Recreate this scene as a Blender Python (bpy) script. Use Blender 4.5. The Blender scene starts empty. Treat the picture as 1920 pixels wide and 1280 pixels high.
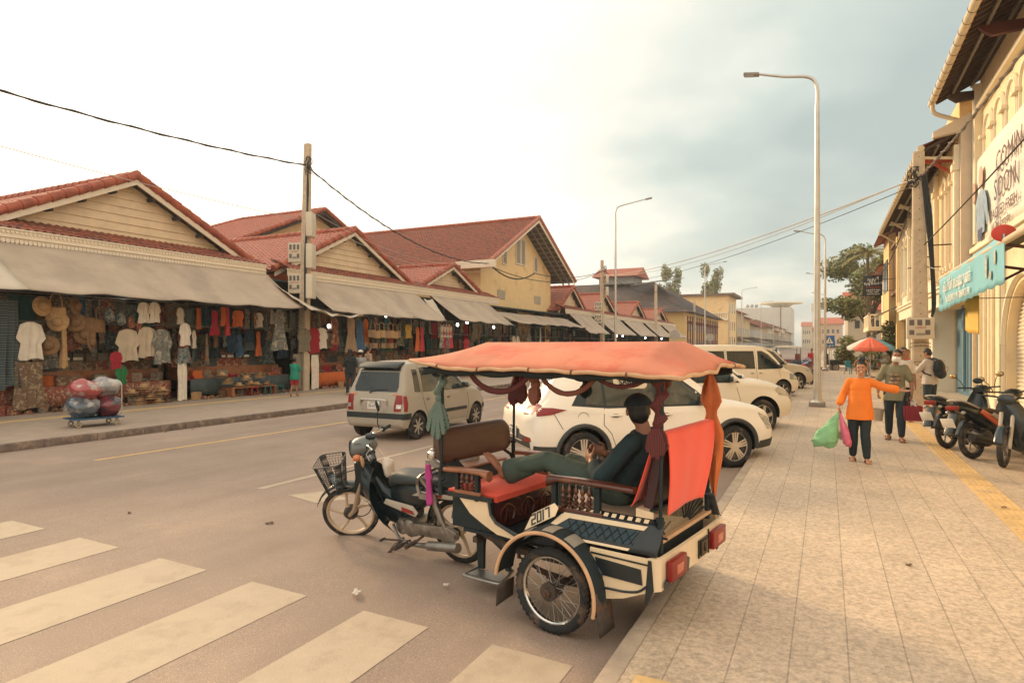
import bpy, bmesh, math, random
from math import sin, cos, pi, radians, sqrt, atan2
from mathutils import Vector, Matrix, Euler, Quaternion, noise as mnoise
from mathutils.geometry import delaunay_2d_cdt
from mathutils.bvhtree import BVHTree
random.seed(7)
SC = bpy.context.scene
COL = SC.collection
YAW = math.atan(590/1200.0)
cam = bpy.data.cameras.new('camera'); camo = bpy.data.objects.new('camera', cam); COL.objects.link(camo)
camo.location = (0, 0, 1.92); camo.rotation_euler = (pi/2, 0, YAW)
cam.sensor_width = 36; cam.lens = 1200/1920*36; cam.shift_y = 8/1920
cam.clip_start = 0.05; cam.clip_end = 4000
SC.camera = camo
SUN_AZ = radians(64); SUN_EL = radians(21)          # azimuth measured from +Y towards -X
sdir = Vector((-sin(SUN_AZ)*cos(SUN_EL), cos(SUN_AZ)*cos(SUN_EL), sin(SUN_EL)))
sl = bpy.data.lights.new('sun', 'SUN'); sl.energy = 3.2; sl.angle = radians(12); sl.color = (1.0, 0.70, 0.40)
so = bpy.data.objects.new('sun', sl); COL.objects.link(so); so.rotation_euler = sdir.to_track_quat('Z', 'Y').to_euler()
W = bpy.data.worlds.new('World'); SC.world = W; W.use_nodes = True
def build_world():
 nt = W.node_tree; n = nt.nodes; l = nt.links; n.clear()
 out = n.new('ShaderNodeOutputWorld')
 sky = n.new('ShaderNodeTexSky'); sky.sky_type = 'NISHITA'; sky.sun_disc = False
 sky.sun_elevation = SUN_EL; sky.sun_rotation = -SUN_AZ; sky.dust_density = 3.0; sky.air_density = 1.2
 b1 = n.new('ShaderNodeBackground'); b1.inputs[1].default_value = 0.10; l.new(sky.outputs[0], b1.inputs[0])
 tc = n.new('ShaderNodeTexCoord')
 nrm = n.new('ShaderNodeVectorMath'); nrm.operation = 'NORMALIZE'; l.new(tc.outputs['Generated'], nrm.inputs[0])
 sep = n.new('ShaderNodeSeparateXYZ'); l.new(nrm.outputs[0], sep.inputs[0])
 def math_(op, a, b=None, clamp=False):
  m = n.new('ShaderNodeMath'); m.operation = op; m.use_clamp = clamp
  for i, v in enumerate((a, b)):
   if v is None: continue
   if isinstance(v, (int, float)): m.inputs[i].default_value = v
   else: l.new(v, m.inputs[i])
  return m.outputs[0]
 zz = math_('ADD', math_('MAXIMUM', sep.outputs[2], 0.0), 0.22)
 comb = n.new('ShaderNodeCombineXYZ')
 l.new(math_('DIVIDE', sep.outputs[0], zz), comb.inputs[0]); l.new(math_('DIVIDE', sep.outputs[1], zz), comb.inputs[1])
 n1 = n.new('ShaderNodeTexNoise'); n1.inputs['Scale'].default_value = 1.15; n1.inputs['Detail'].default_value = 8; n1.inputs['Roughness'].default_value = 0.5
 l.new(comb.outputs[0], n1.inputs['Vector'])
 dt = n.new('ShaderNodeVectorMath'); dt.operation = 'DOT_PRODUCT'; l.new(nrm.outputs[0], dt.inputs[0])
 g = Vector((-sin(radians(58))*cos(radians(30)), cos(radians(58))*cos(radians(30)), sin(radians(30)))); dt.inputs[1].default_value = g
 glow = n.new('ShaderNodeMapRange'); glow.interpolation_type = 'SMOOTHSTEP'
 l.new(dt.outputs['Value'], glow.inputs[0]); glow.inputs[1].default_value = 0.50; glow.inputs[2].default_value = 1.02
 hz = n.new('ShaderNodeMapRange'); hz.interpolation_type = 'SMOOTHSTEP'
 l.new(sep.outputs[2], hz.inputs[0]); hz.inputs[1].default_value = 0.0; hz.inputs[2].default_value = 0.26; hz.inputs[3].default_value = 0.34; hz.inputs[4].default_value = 0.0
 nf = math_('MULTIPLY', math_('SUBTRACT', n1.outputs[0], 0.5), 1.5)
 bk = n.new('ShaderNodeVectorMath'); bk.operation = 'DOT_PRODUCT'; l.new(nrm.outputs[0], bk.inputs[0]); bk.inputs[1].default_value = Vector((.55, -.78, .30)).normalized()
 bg = n.new('ShaderNodeMapRange'); bg.interpolation_type = 'SMOOTHSTEP'; l.new(bk.outputs['Value'], bg.inputs[0]); bg.inputs[1].default_value = -.15; bg.inputs[2].default_value = .55; bg.inputs[4].default_value = 1.1
 f = math_('ADD', math_('ADD', math_('ADD', glow.outputs[0], nf), hz.outputs[0]), bg.outputs[0], True)
 ramp = n.new('ShaderNodeValToRGB'); cr = ramp.color_ramp
 cr.elements[0].position = 0.0; cr.elements[0].color = (0.40, 0.47, 0.45, 1)
 cr.elements[1].position = 1.0; cr.elements[1].color = (1.0, 0.90, 0.77, 1)
 for p, c in ((0.25, (0.50, 0.56, 0.51, 1)), (0.5, (0.70, 0.69, 0.60, 1)), (0.75, (0.88, 0.78, 0.66, 1))):
  e = cr.elements.new(p); e.color = c
 l.new(f, ramp.inputs[0])
 st = n.new('ShaderNodeMapRange'); l.new(f, st.inputs[0]); st.inputs[3].default_value = 1.0; st.inputs[4].default_value = 1.35
 b2 = n.new('ShaderNodeBackground'); l.new(ramp.outputs[0], b2.inputs[0]); l.new(st.outputs[0], b2.inputs[1])
 mx = n.new('ShaderNodeMixShader'); mx.inputs[0].default_value = 0.9
 l.new(b1.outputs[0], mx.inputs[1]); l.new(b2.outputs[0], mx.inputs[2]); l.new(mx.outputs[0], out.inputs[0])
build_world()
SC.view_settings.view_transform = 'Standard'; SC.view_settings.look = 'None'
SC.view_settings.exposure = 0.40; SC.view_settings.gamma = 1.0
SC.render.engine = 'CYCLES'; SC.cycles.max_bounces = 6; SC.cycles.transparent_max_bounces = 12
_M = {}
def srgb(h):
 if isinstance(h, str):
  h = h.lstrip('#'); c = [int(h[i:i + 2], 16) / 255 for i in (0, 2, 4)]
  return tuple(x/12.92 if x < .04045 else ((x+.055)/1.055) ** 2.4 for x in c)
 return tuple(h[:3])
def M(name, col=(.5, .5, .5), rough=.6, metal=0, var=.12, vs=6., bump=0., bs=60., col2=None, thr=None, coat=0, alpha=1, emis=None, es=1, trans=0, ior=1.45, vec='Object', sheen=0, extra=None):
 """procedural principled material; var = slight tone variation, col2/thr = patches of a second colour"""
 if name in _M: return _M[name]
 m = bpy.data.materials.new(name); m.use_nodes = True; _M[name] = m
 nt = m.node_tree; n = nt.nodes; l = nt.links; p = n['Principled BSDF']
 c = srgb(col)
 p.inputs['Roughness'].default_value = rough; p.inputs['Metallic'].default_value = metal
 p.inputs['Coat Weight'].default_value = coat; p.inputs['Alpha'].default_value = alpha
 p.inputs['Transmission Weight'].default_value = trans; p.inputs['IOR'].default_value = ior
 p.inputs['Coat Roughness'].default_value = .06
 if sheen: p.inputs['Sheen Weight'].default_value = sheen
 tc = n.new('ShaderNodeTexCoord'); V = tc.outputs[vec]
 nz = n.new('ShaderNodeTexNoise'); nz.inputs['Scale'].default_value = vs; nz.inputs['Detail'].default_value = 5; nz.inputs['Roughness'].default_value = .6
 l.new(V, nz.inputs['Vector'])
 mr = n.new('ShaderNodeMapRange'); l.new(nz.outputs[0], mr.inputs[0])
 mr.inputs[1].default_value = .3; mr.inputs[2].default_value = .7; mr.inputs[3].default_value = 1 - var; mr.inputs[4].default_value = 1+var
 mul = n.new('ShaderNodeVectorMath'); mul.operation = 'SCALE'; l.new(mr.outputs[0], mul.inputs['Scale'])
 src = None
 if col2 is not None:
  n2 = n.new('ShaderNodeTexNoise'); n2.inputs['Scale'].default_value = vs * .6; n2.inputs['Detail'].default_value = 6; n2.inputs['Roughness'].default_value = .65
  l.new(V, n2.inputs['Vector'])
  r2 = n.new('ShaderNodeMapRange'); l.new(n2.outputs[0], r2.inputs[0]); t = thr or .55
  r2.inputs[1].default_value = t - .04; r2.inputs[2].default_value = t+.06
  mx = n.new('ShaderNodeMix'); mx.data_type = 'RGBA'; l.new(r2.outputs[0], mx.inputs[0])
  mx.inputs[6].default_value = (*c, 1); mx.inputs[7].default_value = (*srgb(col2), 1)
  l.new(mx.outputs[2], mul.inputs[0]); src = mx
 else: mul.inputs[0].default_value = c
 l.new(mul.outputs[0], p.inputs['Base Color'])
 rr = n.new('ShaderNodeMapRange'); l.new(nz.outputs[0], rr.inputs[0]); rr.inputs[3].default_value = max(0, rough - .08); rr.inputs[4].default_value = min(1, rough + .08)
 l.new(rr.outputs[0], p.inputs['Roughness'])
 if bump:
  nb = n.new('ShaderNodeTexNoise'); nb.inputs['Scale'].default_value = bs; nb.inputs['Detail'].default_value = 4; l.new(V, nb.inputs['Vector'])
  b = n.new('ShaderNodeBump'); b.inputs['Strength'].default_value = bump; b.inputs['Distance'].default_value = .02; l.new(nb.outputs[0], b.inputs['Height'])
  l.new(b.outputs[0], p.inputs['Normal'])
 if emis: p.inputs['Emission Color'].default_value = (*srgb(emis), 1); p.inputs['Emission Strength'].default_value = es
 if extra: extra(m, n, l, p, V, mul)
 return m
def pattern(name, cols, kind='voronoi', scale=14., rough=.8, thr=None, sq=(1, 1, 1), vec='Object'):
 """printed cloth: a colour ramp over voronoi/wave/noise/check"""
 if name in _M: return _M[name]
 m = bpy.data.materials.new(name); m.use_nodes = True; _M[name] = m
 n = m.node_tree.nodes; l = m.node_tree.links; p = n['Principled BSDF']; p.inputs['Roughness'].default_value = rough
 tc = n.new('ShaderNodeTexCoord'); mp = n.new('ShaderNodeMapping'); mp.inputs['Scale'].default_value = sq
 l.new(tc.outputs[vec], mp.inputs[0]); V = mp.outputs[0]
 if kind == 'wave':
  t = n.new('ShaderNodeTexWave'); t.wave_type = 'BANDS'; t.bands_direction = 'Z'; t.inputs['Scale'].default_value = scale; t.inputs['Distortion'].default_value = 1.2; o = t.outputs['Fac']
 elif kind == 'stripe':
  t = n.new('ShaderNodeTexWave'); t.bands_direction = 'X'; t.inputs['Scale'].default_value = scale; t.inputs['Distortion'].default_value = .3; o = t.outputs['Fac']
 elif kind == 'noise':
  t = n.new('ShaderNodeTexNoise'); t.inputs['Scale'].default_value = scale; t.inputs['Detail'].default_value = 3; t.inputs['Distortion'].default_value = 1.0
  mr = n.new('ShaderNodeMapRange'); l.new(t.outputs[0], mr.inputs[0]); mr.inputs[1].default_value = .32; mr.inputs[2].default_value = .68; l.new(V, t.inputs['Vector']); o = mr.outputs[0]
 else:
  t = n.new('ShaderNodeTexVoronoi'); t.inputs['Scale'].default_value = scale; o = t.outputs['Distance']
  mr = n.new('ShaderNodeMapRange'); l.new(o, mr.inputs[0]); mr.inputs[2].default_value = .8; o = mr.outputs[0]
 l.new(V, t.inputs['Vector'])
 r = n.new('ShaderNodeValToRGB'); r.color_ramp.interpolation = 'CONSTANT' if kind != 'noise' else 'B_SPLINE'
 e = r.color_ramp.elements; k = len(cols)
 e[0].color = (*srgb(cols[0]), 1); e[1].color = (*srgb(cols[-1]), 1); e[1].position = 1 - 1/k
 for i in range(1, k - 1): q = e.new(i/k); q.color = (*srgb(cols[i]), 1)
 l.new(o, r.inputs[0]); l.new(r.outputs[0], p.inputs['Base Color'])
 return m
def V3(*a): return Vector(a if len(a) == 3 else a[0])
def catmull(pts, k=6, closed=False):
 P = [Vector(p) for p in pts]; n = len(P); out = []
 if n < 3 and not closed: return [P[0].lerp(P[-1], i/k) for i in range(k+1)]
 rng = range(n if closed else n - 1)
 for i in rng:
  if closed: a, b, c, d = P[i - 1], P[i], P[(i+1) % n], P[(i+2) % n]
  else: a, b, c, d = P[max(i - 1, 0)], P[i], P[i+1], P[min(i+2, n - 1)]
  for j in range(k):
   t = j/k
   out.append(.5*((2*b)+(c - a)*t+(2*a - 5*b+4*c - d)*t*t+(3*b - a - 3*c+d)*t ** 3))
 if not closed: out.append(P[-1].copy())
 return out
class MB:
 def __init__(s): s.v = []; s.f = []; s.m = []; s.cm = 0
 def mat(s, i): s.cm = i; return s
 def add(s, vs, fs):
  o = len(s.v); s.v += [tuple(v) for v in vs]; s.f += [tuple(i+o for i in f) for f in fs]; s.m += [s.cm]*len(fs); return s
 def box(s, x0, x1, y0, y1, z0, z1, R=None, T=None, taper=0):
  vs = [Vector((x, y, z)) for z in (z0, z1) for x, y in ((x0, y0), (x1, y0), (x1, y1), (x0, y1))]
  if R is not None:
   c = Vector(((x0+x1)/2, (y0+y1)/2, (z0+z1)/2)); vs = [c+R @ (v - c) for v in vs]
  if T is not None: vs = [T @ v for v in vs]
  return s.add(vs, [(0, 3, 2, 1), (4, 5, 6, 7), (0, 1, 5, 4), (1, 2, 6, 5), (2, 3, 7, 6), (3, 0, 4, 7)])
 def bar(s, a, b, w, h=None, up=(0, 0, 1)):
  a = Vector(a); b = Vector(b); h = h or w; d = (b - a).normalized(); up = Vector(up)
  sd = d.cross(up)
  if sd.length < 1e-4: sd = d.cross(Vector((1, 0, 0)))
  sd.normalize(); u = sd.cross(d)
  vs = [p+sd*w/2*i+u*h/2*j for p in (a, b) for i, j in ((-1, -1), (1, -1), (1, 1), (-1, 1))]
  return s.add(vs, [(0, 1, 2, 3), (7, 6, 5, 4), (0, 4, 5, 1), (1, 5, 6, 2), (2, 6, 7, 3), (3, 7, 4, 0)])
 def rings(s, R, closed=False, cap=True):
  n = len(R[0]); k = len(R); vs = [p for r in R for p in r]; fs = []
  for i in range(k if closed else k - 1):
   a = i*n; b = ((i+1) % k)*n
   for j in range(n): fs.append((a+j, a+(j+1) % n, b+(j+1) % n, b+j))
  if cap and not closed:
   fs.append(tuple(range(n))[::-1]); fs.append(tuple((k - 1)*n+j for j in range(n)))
  return s.add(vs, fs)
 def tube(s, pts, r, n=8, cap=True, smooth=0, closed=False):
  if smooth:
   if not isinstance(r, (int, float)):
    rr = []
    for i in range(len(r) - 1): rr += [r[i]+(r[i+1] - r[i])*j/smooth for j in range(smooth)]
    r = rr+[r[-1]]
   pts = catmull(pts, smooth, closed)
  P = [Vector(p) for p in pts]; k = len(P)
  rs = [r]*k if isinstance(r, (int, float)) else list(r)
  R = []; up = None
  for i in range(k):
   if closed: d = P[(i+1) % k] - P[i - 1]
   else: d = P[min(i+1, k - 1)] - P[max(i - 1, 0)]
   if d.length < 1e-9: d = Vector((0, 0, 1))
   d.normalize()
   if up is None: up = Vector((0, 0, 1)) if abs(d.z) < .9 else Vector((1, 0, 0))
   a = d.cross(up)
   if a.length < 1e-4: a = d.orthogonal()
   a.normalize(); b = a.cross(d).normalized(); up = b
   R.append([P[i]+(a*cos(2*pi*j/n)+b*sin(2*pi*j/n))*rs[i] for j in range(n)])
  return s.rings(R, closed, cap)
 def cyl(s, a, b, r, r2=None, n=16, cap=True): return s.tube([a, b], [r, r if r2 is None else r2], n, cap)
 def lathe(s, prof, c=(0, 0, 0), ax=(0, 0, 1), n=20, cap=True):
  q = Vector((0, 0, 1)).rotation_difference(Vector(ax)); c = Vector(c)
  return s.rings([[c+q @ Vector((r*cos(2*pi*j/n), r*sin(2*pi*j/n), z)) for j in range(n)] for r, z in prof], False, cap)
 def torus(s, c, R, r, ax=(0, 1, 0), n=32, m=8, flat=1., a0=0, a1=2*pi):
  q = Vector((0, 0, 1)).rotation_difference(Vector(ax)); c = Vector(c); full = abs(a1 - a0 - 2*pi) < 1e-6
  k = n if full else n+1; out = []
  for i in range(k):
   a = a0+(a1 - a0)*i/n; e = Vector((cos(a), sin(a), 0))
   out.append([c+q @ (e*(R+r*cos(2*pi*j/m))+Vector((0, 0, r*flat*sin(2*pi*j/m)))) for j in range(m)])
  return s.rings(out, full)
 def sph(s, c, r, n=12, m=8, q=None):
  if isinstance(r, (int, float)): r = (r, r, r)
  c = Vector(c); R = []
  for i in range(m+1):
   t = -pi/2+pi*i/m; rr = max(cos(t), 1e-3)
   ring = [Vector((rr*cos(2*pi*j/n)*r[0], rr*sin(2*pi*j/n)*r[1], sin(t)*r[2])) for j in range(n)]
   R.append([c+(q @ p if q is not None else p) for p in ring])
  return s.rings(R)
 def prism(s, poly, d0, d1, ax='y'):
  """2-D polygon extruded along an axis; poly in (x,z) for y, (x,y) for z, (y,z) for x"""
  def P(p, d): return {'y': (p[0], d, p[1]), 'z': (p[0], p[1], d), 'x': (d, p[0], p[1])}[ax]
  n = len(poly); A = [P(p, d0) for p in poly]; B = [P(p, d1) for p in poly]
  return s.add(A+B, [tuple(range(n)), tuple(range(2*n - 1, n - 1, -1))]+[(i, n+i, n+(i+1) % n, (i+1) % n) for i in range(n)])
 def grid(s, fn, nu, nv, wrap=False):
  vs = [fn(i/nu, j/nv) for i in range(nu+1) for j in range(nv+1)]; k = nv+1
  return s.add(vs, [(i*k+j, i*k+j+1, (i+1)*k+j+1, (i+1)*k+j) for i in range(nu) for j in range(nv)])
 def tri(s, fan): return s.add(fan, [tuple(range(len(fan)))])
 def xf(s, T, start=0):
  for i in range(start, len(s.v)): s.v[i] = tuple(T @ Vector(s.v[i]))
  return s
 def build(s, name, mat, parent=None, ang=40, bevel=0, solid=0, loc=None, fix=True, seg=2):
  me = bpy.data.meshes.new(name); me.from_pydata(s.v, [], s.f)
  for m in (mat if isinstance(mat, (list, tuple)) else [mat]): me.materials.append(m)
  me.polygons.foreach_set('material_index', s.m)
  me.update()
  if fix or bevel:
   bm = bmesh.new(); bm.from_mesh(me)
   if fix: bmesh.ops.recalc_face_normals(bm, faces=bm.faces)
   if bevel:
    bmesh.ops.remove_doubles(bm, verts=bm.verts, dist=1e-5)
    es = [e for e in bm.edges if len(e.link_faces) == 2 and e.calc_face_angle(0) > .6]
    bmesh.ops.bevel(bm, geom=es, offset=bevel, segments=seg, affect='EDGES', profile=.6, clamp_overlap=True)
   bm.to_mesh(me); bm.free()
  if ang:
   me.polygons.foreach_set('use_smooth', [True] * len(me.polygons))
   if ang < 180: me.set_sharp_from_angle(angle=radians(ang))
  o = bpy.data.objects.new(name, me); COL.objects.link(o)
  if parent: o.parent = parent
  if loc: o.location = loc
  if solid:
   q = o.modifiers.new('solid', 'SOLIDIFY'); q.thickness = solid; q.offset = 0
  return o
def thing(name, label, cat, loc=(0, 0, 0), rz=0, group=None, rot=None):
 o = bpy.data.objects.new(name, None); COL.objects.link(o); o.location = loc
 o.rotation_euler = rot or (0, 0, rz); o.empty_display_size = .1
 o['label'] = label; o['category'] = cat
 if group: o['group'] = group
 return o
def tag(o, label, cat, group=None):
 o['label'] = label; o['category'] = cat
 if group: o['group'] = group
 return o
def struct(o, kind='structure'): o['kind'] = kind; return o
CH = {}
def copy_tree(o, parent=None, top=True):
 c = o.copy(); COL.objects.link(c); c.parent = parent
 for ch in list(o.children): copy_tree(ch, c, False)
 return c
def dupe(o, loc, rz=0, label=None, group=None, mat=None, sc=None):
 c = copy_tree(o); c.location = loc; c.rotation_euler = (0, 0, rz)
 if label: c['label'] = label
 if group: c['group'] = group
 if sc: c.scale = sc if isinstance(sc, tuple) else (sc, sc, sc)
 if mat and c.type == 'MESH': c.material_slots[0].link = 'OBJECT'; c.material_slots[0].material = mat
 return c
def evalmesh(o, name):
 dg = bpy.context.evaluated_depsgraph_get(); dg.update()
 me = bpy.data.meshes.new_from_object(o.evaluated_get(dg)); me.name = name; return me
def blob(name, fn, mat, parent=None, voxel=.012, smooth=6, ang=180):
 """one continuous organic surface: overlapping solids drawn by fn(MB) fused by a voxel remesh"""
 b = MB(); fn(b); o = b.build(name + '_t', mat, None, ang=0)
 r = o.modifiers.new('r', 'REMESH'); r.mode = 'VOXEL'; r.voxel_size = voxel
 s = o.modifiers.new('s', 'SMOOTH'); s.iterations = smooth; s.factor = .5
 me = evalmesh(o, name); old = o.data; bpy.data.objects.remove(o); bpy.data.meshes.remove(old)
 me.materials.clear(); me.materials.append(mat)
 me.polygons.foreach_set('use_smooth', [True] * len(me.polygons))
 q = bpy.data.objects.new(name, me); COL.objects.link(q)
 if parent: q.parent = parent
 return q
def textmesh(s, size, name, mat, parent=None, T=None, ext=.002, font=None, align='CENTER', bold=0, sx=1):
 cu = bpy.data.curves.new(name, 'FONT'); cu.body = s; cu.size = size; cu.extrude = ext; cu.align_x = align; cu.align_y = 'CENTER'; cu.offset = bold; cu.resolution_u = 2
 if font: cu.font = font
 o = bpy.data.objects.new(name, cu); COL.objects.link(o)
 me = evalmesh(o, name); bpy.data.objects.remove(o)
 me.materials.clear(); me.materials.append(mat)
 if sx != 1: me.transform(Matrix.Diagonal((sx, 1, 1, 1)))
 if T is not None: me.transform(T)
 q = bpy.data.objects.new(name, me); COL.objects.link(q)
 if parent: q.parent = parent
 return q
def frame(o, ex, ey):
 """matrix taking text (x right, y up) to a plane with axes ex, ey at origin o"""
 ex = Vector(ex).normalized(); ey = Vector(ey).normalized(); ez = ex.cross(ey)
 m = Matrix((ex, ey, ez)).transposed().to_4x4(); m.translation = Vector(o); return m
def pillpoly(w, h, r, n=4):
 return [(sx*(w/2 - r)+r*cos(a), sy*(h/2 - r)+r*sin(a)) for sx, sy, a0 in ((1, 1, 0), (-1, 1, pi/2), (-1, -1, pi), (1, -1, 3*pi/2)) for a in (a0+pi/2*i/n for i in range(n+1))]
def onto(bvh, poly, plane, side, step, name, mat, parent=None, off=.004, thick=.006, smoothk=0, maxd=3.):
 """a panel with outline poly laid onto a body surface; plane 'y': poly in (x,z) seen from side*y, 'x': (y,z), 'z': (x,y)"""
 P = [Vector((p[0], p[1])) for p in poly]
 if smoothk: P = [Vector((q.x, q.y)) for q in catmull([(p.x, p.y, 0) for p in P], smoothk, True)]
 Q = []
 for i in range(len(P)):
  a, b = P[i], P[(i+1) % len(P)]; k = max(1, int((b - a).length/step))
  Q += [a.lerp(b, j/k) for j in range(k)]
 P = Q; n = len(P)
 xs = [p.x for p in P]; ys = [p.y for p in P]; pts = list(P)
 x = min(xs)+step/2
 def inside(q):
  c = False
  for i in range(n):
   a, b = P[i], P[i - 1]
   if (a.y > q.y) != (b.y > q.y) and q.x < (b.x - a.x)*(q.y - a.y)/(b.y - a.y)+a.x: c = not c
  return c
 while x < max(xs):
  y = min(ys)+step/2
  while y < max(ys):
   q = Vector((x, y))
   if inside(q): pts.append(q)
   y += step
  x += step
 vs, es, fs, *_ = delaunay_2d_cdt(pts, [], [list(range(n))], 1, 1e-5)
 ax = {'x': 0, 'y': 1, 'z': 2}[plane]; out = []; ok = []
 for p in vs:
  if ax == 1: o = Vector((p.x, side*maxd, p.y)); d = Vector((0, -side, 0))
  elif ax == 0: o = Vector((side*maxd, p.x, p.y)); d = Vector((-side, 0, 0))
  else: o = Vector((p.x, p.y, side*maxd)); d = Vector((0, 0, -side))
  h, nn, _, _ = bvh.ray_cast(o, d)
  if h is None: out.append(o+d*maxd); ok.append(False)
  else: out.append(h - d*off); ok.append(True)
 fs = [f for f in fs if all(ok[i] for i in f)]
 used = sorted({i for f in fs for i in f}); mp = {i: j for j, i in enumerate(used)}
 if not used: return None
 dd = Vector((0, 0, 0)); dd[ax] = -side*(thick+off)
 b = MB(); m = len(used); top = [out[i] for i in used]; F = [tuple(mp[i] for i in f) for f in fs]
 ec = {}
 for f in F:
  for i in range(len(f)):
   e = (f[i], f[(i+1) % len(f)]); k = tuple(sorted(e)); ec.setdefault(k, []).append(e)
 sides = [(e[0][1], e[0][0], e[0][0]+m, e[0][1]+m) for e in ec.values() if len(e) == 1]
 b.add(top+[t+dd for t in top], F+sides)
 return b.build(name, mat, parent, ang=50)
def bvh_of(o):
 dg = bpy.context.evaluated_depsgraph_get(); dg.update(); me = o.evaluated_get(dg).to_mesh()
 return BVHTree.FromPolygons([v.co.copy() for v in me.vertices], [tuple(p.vertices) for p in me.polygons])
def lerp(a, b, t): return a+(b - a)*t
def table(T, x):
 """piecewise-linear table [(x, v...)]"""
 if x <= T[0][0]: return T[0][1:]
 for a, b in zip(T, T[1:]):
  if x <= b[0]:
   t = (x - a[0])/(b[0] - a[0]); return tuple(lerp(p, q, t) for p, q in zip(a[1:], b[1:]))
 return T[-1][1:]
def smtable(T, x):
 """smooth (Catmull-Rom) table"""
 if x <= T[0][0]: return T[0][1:]
 if x >= T[-1][0]: return T[-1][1:]
 for i in range(len(T) - 1):
  a, b = T[i], T[i+1]
  if x <= b[0]:
   h = b[0] - a[0]; t = (x - a[0])/h; p = T[max(i - 1, 0)]; q = T[min(i+2, len(T) - 1)]; out = []
   for k in range(1, len(a)):
    def slope(l, r): return (r[k] - l[k])/(r[0] - l[0]) if r[0] != l[0] else 0
    s0, s1, s2 = slope(p, a) if i else slope(a, b), slope(a, b), slope(b, q) if q is not b else slope(a, b)
    def mono(u, v): return 0 if u*v <= 0 else 2*u*v/(u+v)
    m0 = mono(s0, s1); m1 = mono(s1, s2)
    out.append((2*t ** 3 - 3*t*t+1)*a[k]+(t ** 3 - 2*t*t+t)*h*m0+(-2*t ** 3+3*t*t)*b[k]+(t ** 3 - t*t)*h*m1)
   return tuple(out)
# ================================================================ ground, road, pavements
def asphalt_extra(m, n, l, p, V, mul):
 v = n.new('ShaderNodeTexNoise'); v.inputs['Scale'].default_value = 130; v.inputs['Detail'].default_value = 2; l.new(V, v.inputs['Vector'])
 r = n.new('ShaderNodeMapRange'); l.new(v.outputs[0], r.inputs[0]); r.inputs[1].default_value = .35; r.inputs[2].default_value = .75; r.inputs[3].default_value = .78; r.inputs[4].default_value = 1.30
 mp = n.new('ShaderNodeMapping'); mp.inputs['Scale'].default_value = (1.1, .09, 1); l.new(V, mp.inputs[0])
 s = n.new('ShaderNodeTexNoise'); s.inputs['Scale'].default_value = 1.3; s.inputs['Detail'].default_value = 6; l.new(mp.outputs[0], s.inputs['Vector'])
 r2 = n.new('ShaderNodeMapRange'); l.new(s.outputs[0], r2.inputs[0]); r2.inputs[1].default_value = .3; r2.inputs[2].default_value = .7; r2.inputs[3].default_value = .88; r2.inputs[4].default_value = 1.10
 vo = n.new('ShaderNodeTexVoronoi'); vo.inputs['Scale'].default_value = 42; l.new(V, vo.inputs['Vector'])
 vr = n.new('ShaderNodeMapRange'); l.new(vo.outputs['Distance'], vr.inputs[0]); vr.inputs[1].default_value = .10; vr.inputs[2].default_value = .22; vr.inputs[3].default_value = 1.5; vr.inputs[4].default_value = 1.0
 n3 = n.new('ShaderNodeTexNoise'); n3.inputs['Scale'].default_value = .35; n3.inputs['Detail'].default_value = 5; n3.inputs['Roughness'].default_value = .7; l.new(V, n3.inputs['Vector'])
 r3 = n.new('ShaderNodeMapRange'); l.new(n3.outputs[0], r3.inputs[0]); r3.inputs[1].default_value = .35; r3.inputs[2].default_value = .65; r3.inputs[3].default_value = .88; r3.inputs[4].default_value = 1.08
 q = n.new('ShaderNodeMath'); q.operation = 'MULTIPLY'; l.new(r.outputs[0], q.inputs[0]); l.new(r2.outputs[0], q.inputs[1])
 for o_ in (vr, r3):
  qq = n.new('ShaderNodeMath'); qq.operation = 'MULTIPLY'; l.new(q.outputs[0], qq.inputs[0]); l.new(o_.outputs[0], qq.inputs[1]); q = qq
 sc = n.new('ShaderNodeVectorMath'); sc.operation = 'SCALE'; l.new(mul.outputs[0], sc.inputs[0]); l.new(q.outputs[0], sc.inputs['Scale']); l.new(sc.outputs[0], p.inputs['Base Color'])
 b = n.new('ShaderNodeBump'); b.inputs['Strength'].default_value = .5; b.inputs['Distance'].default_value = .006; l.new(v.outputs[0], b.inputs['Height']); l.new(b.outputs[0], p.inputs['Normal'])
road_m = M('asphalt', (.33, .245, .188), .8, var=.07, vs=1.2, col2=(.37, .27, .20), thr=.6, extra=asphalt_extra)
paint_m = M('worn_paint', (.47, .375, .27), .75, var=.08, vs=5, col2=(.42, .33, .235), thr=.56, bump=.2)
yellow_m = M('yellow_paint', (.62, .40, .16), .7, var=.12, vs=9, col2=(.45, .30, .16), thr=.6)
dirt_m = M('dirt', (.36, .24, .15), .95, var=.2, vs=2, bump=.4)
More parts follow.
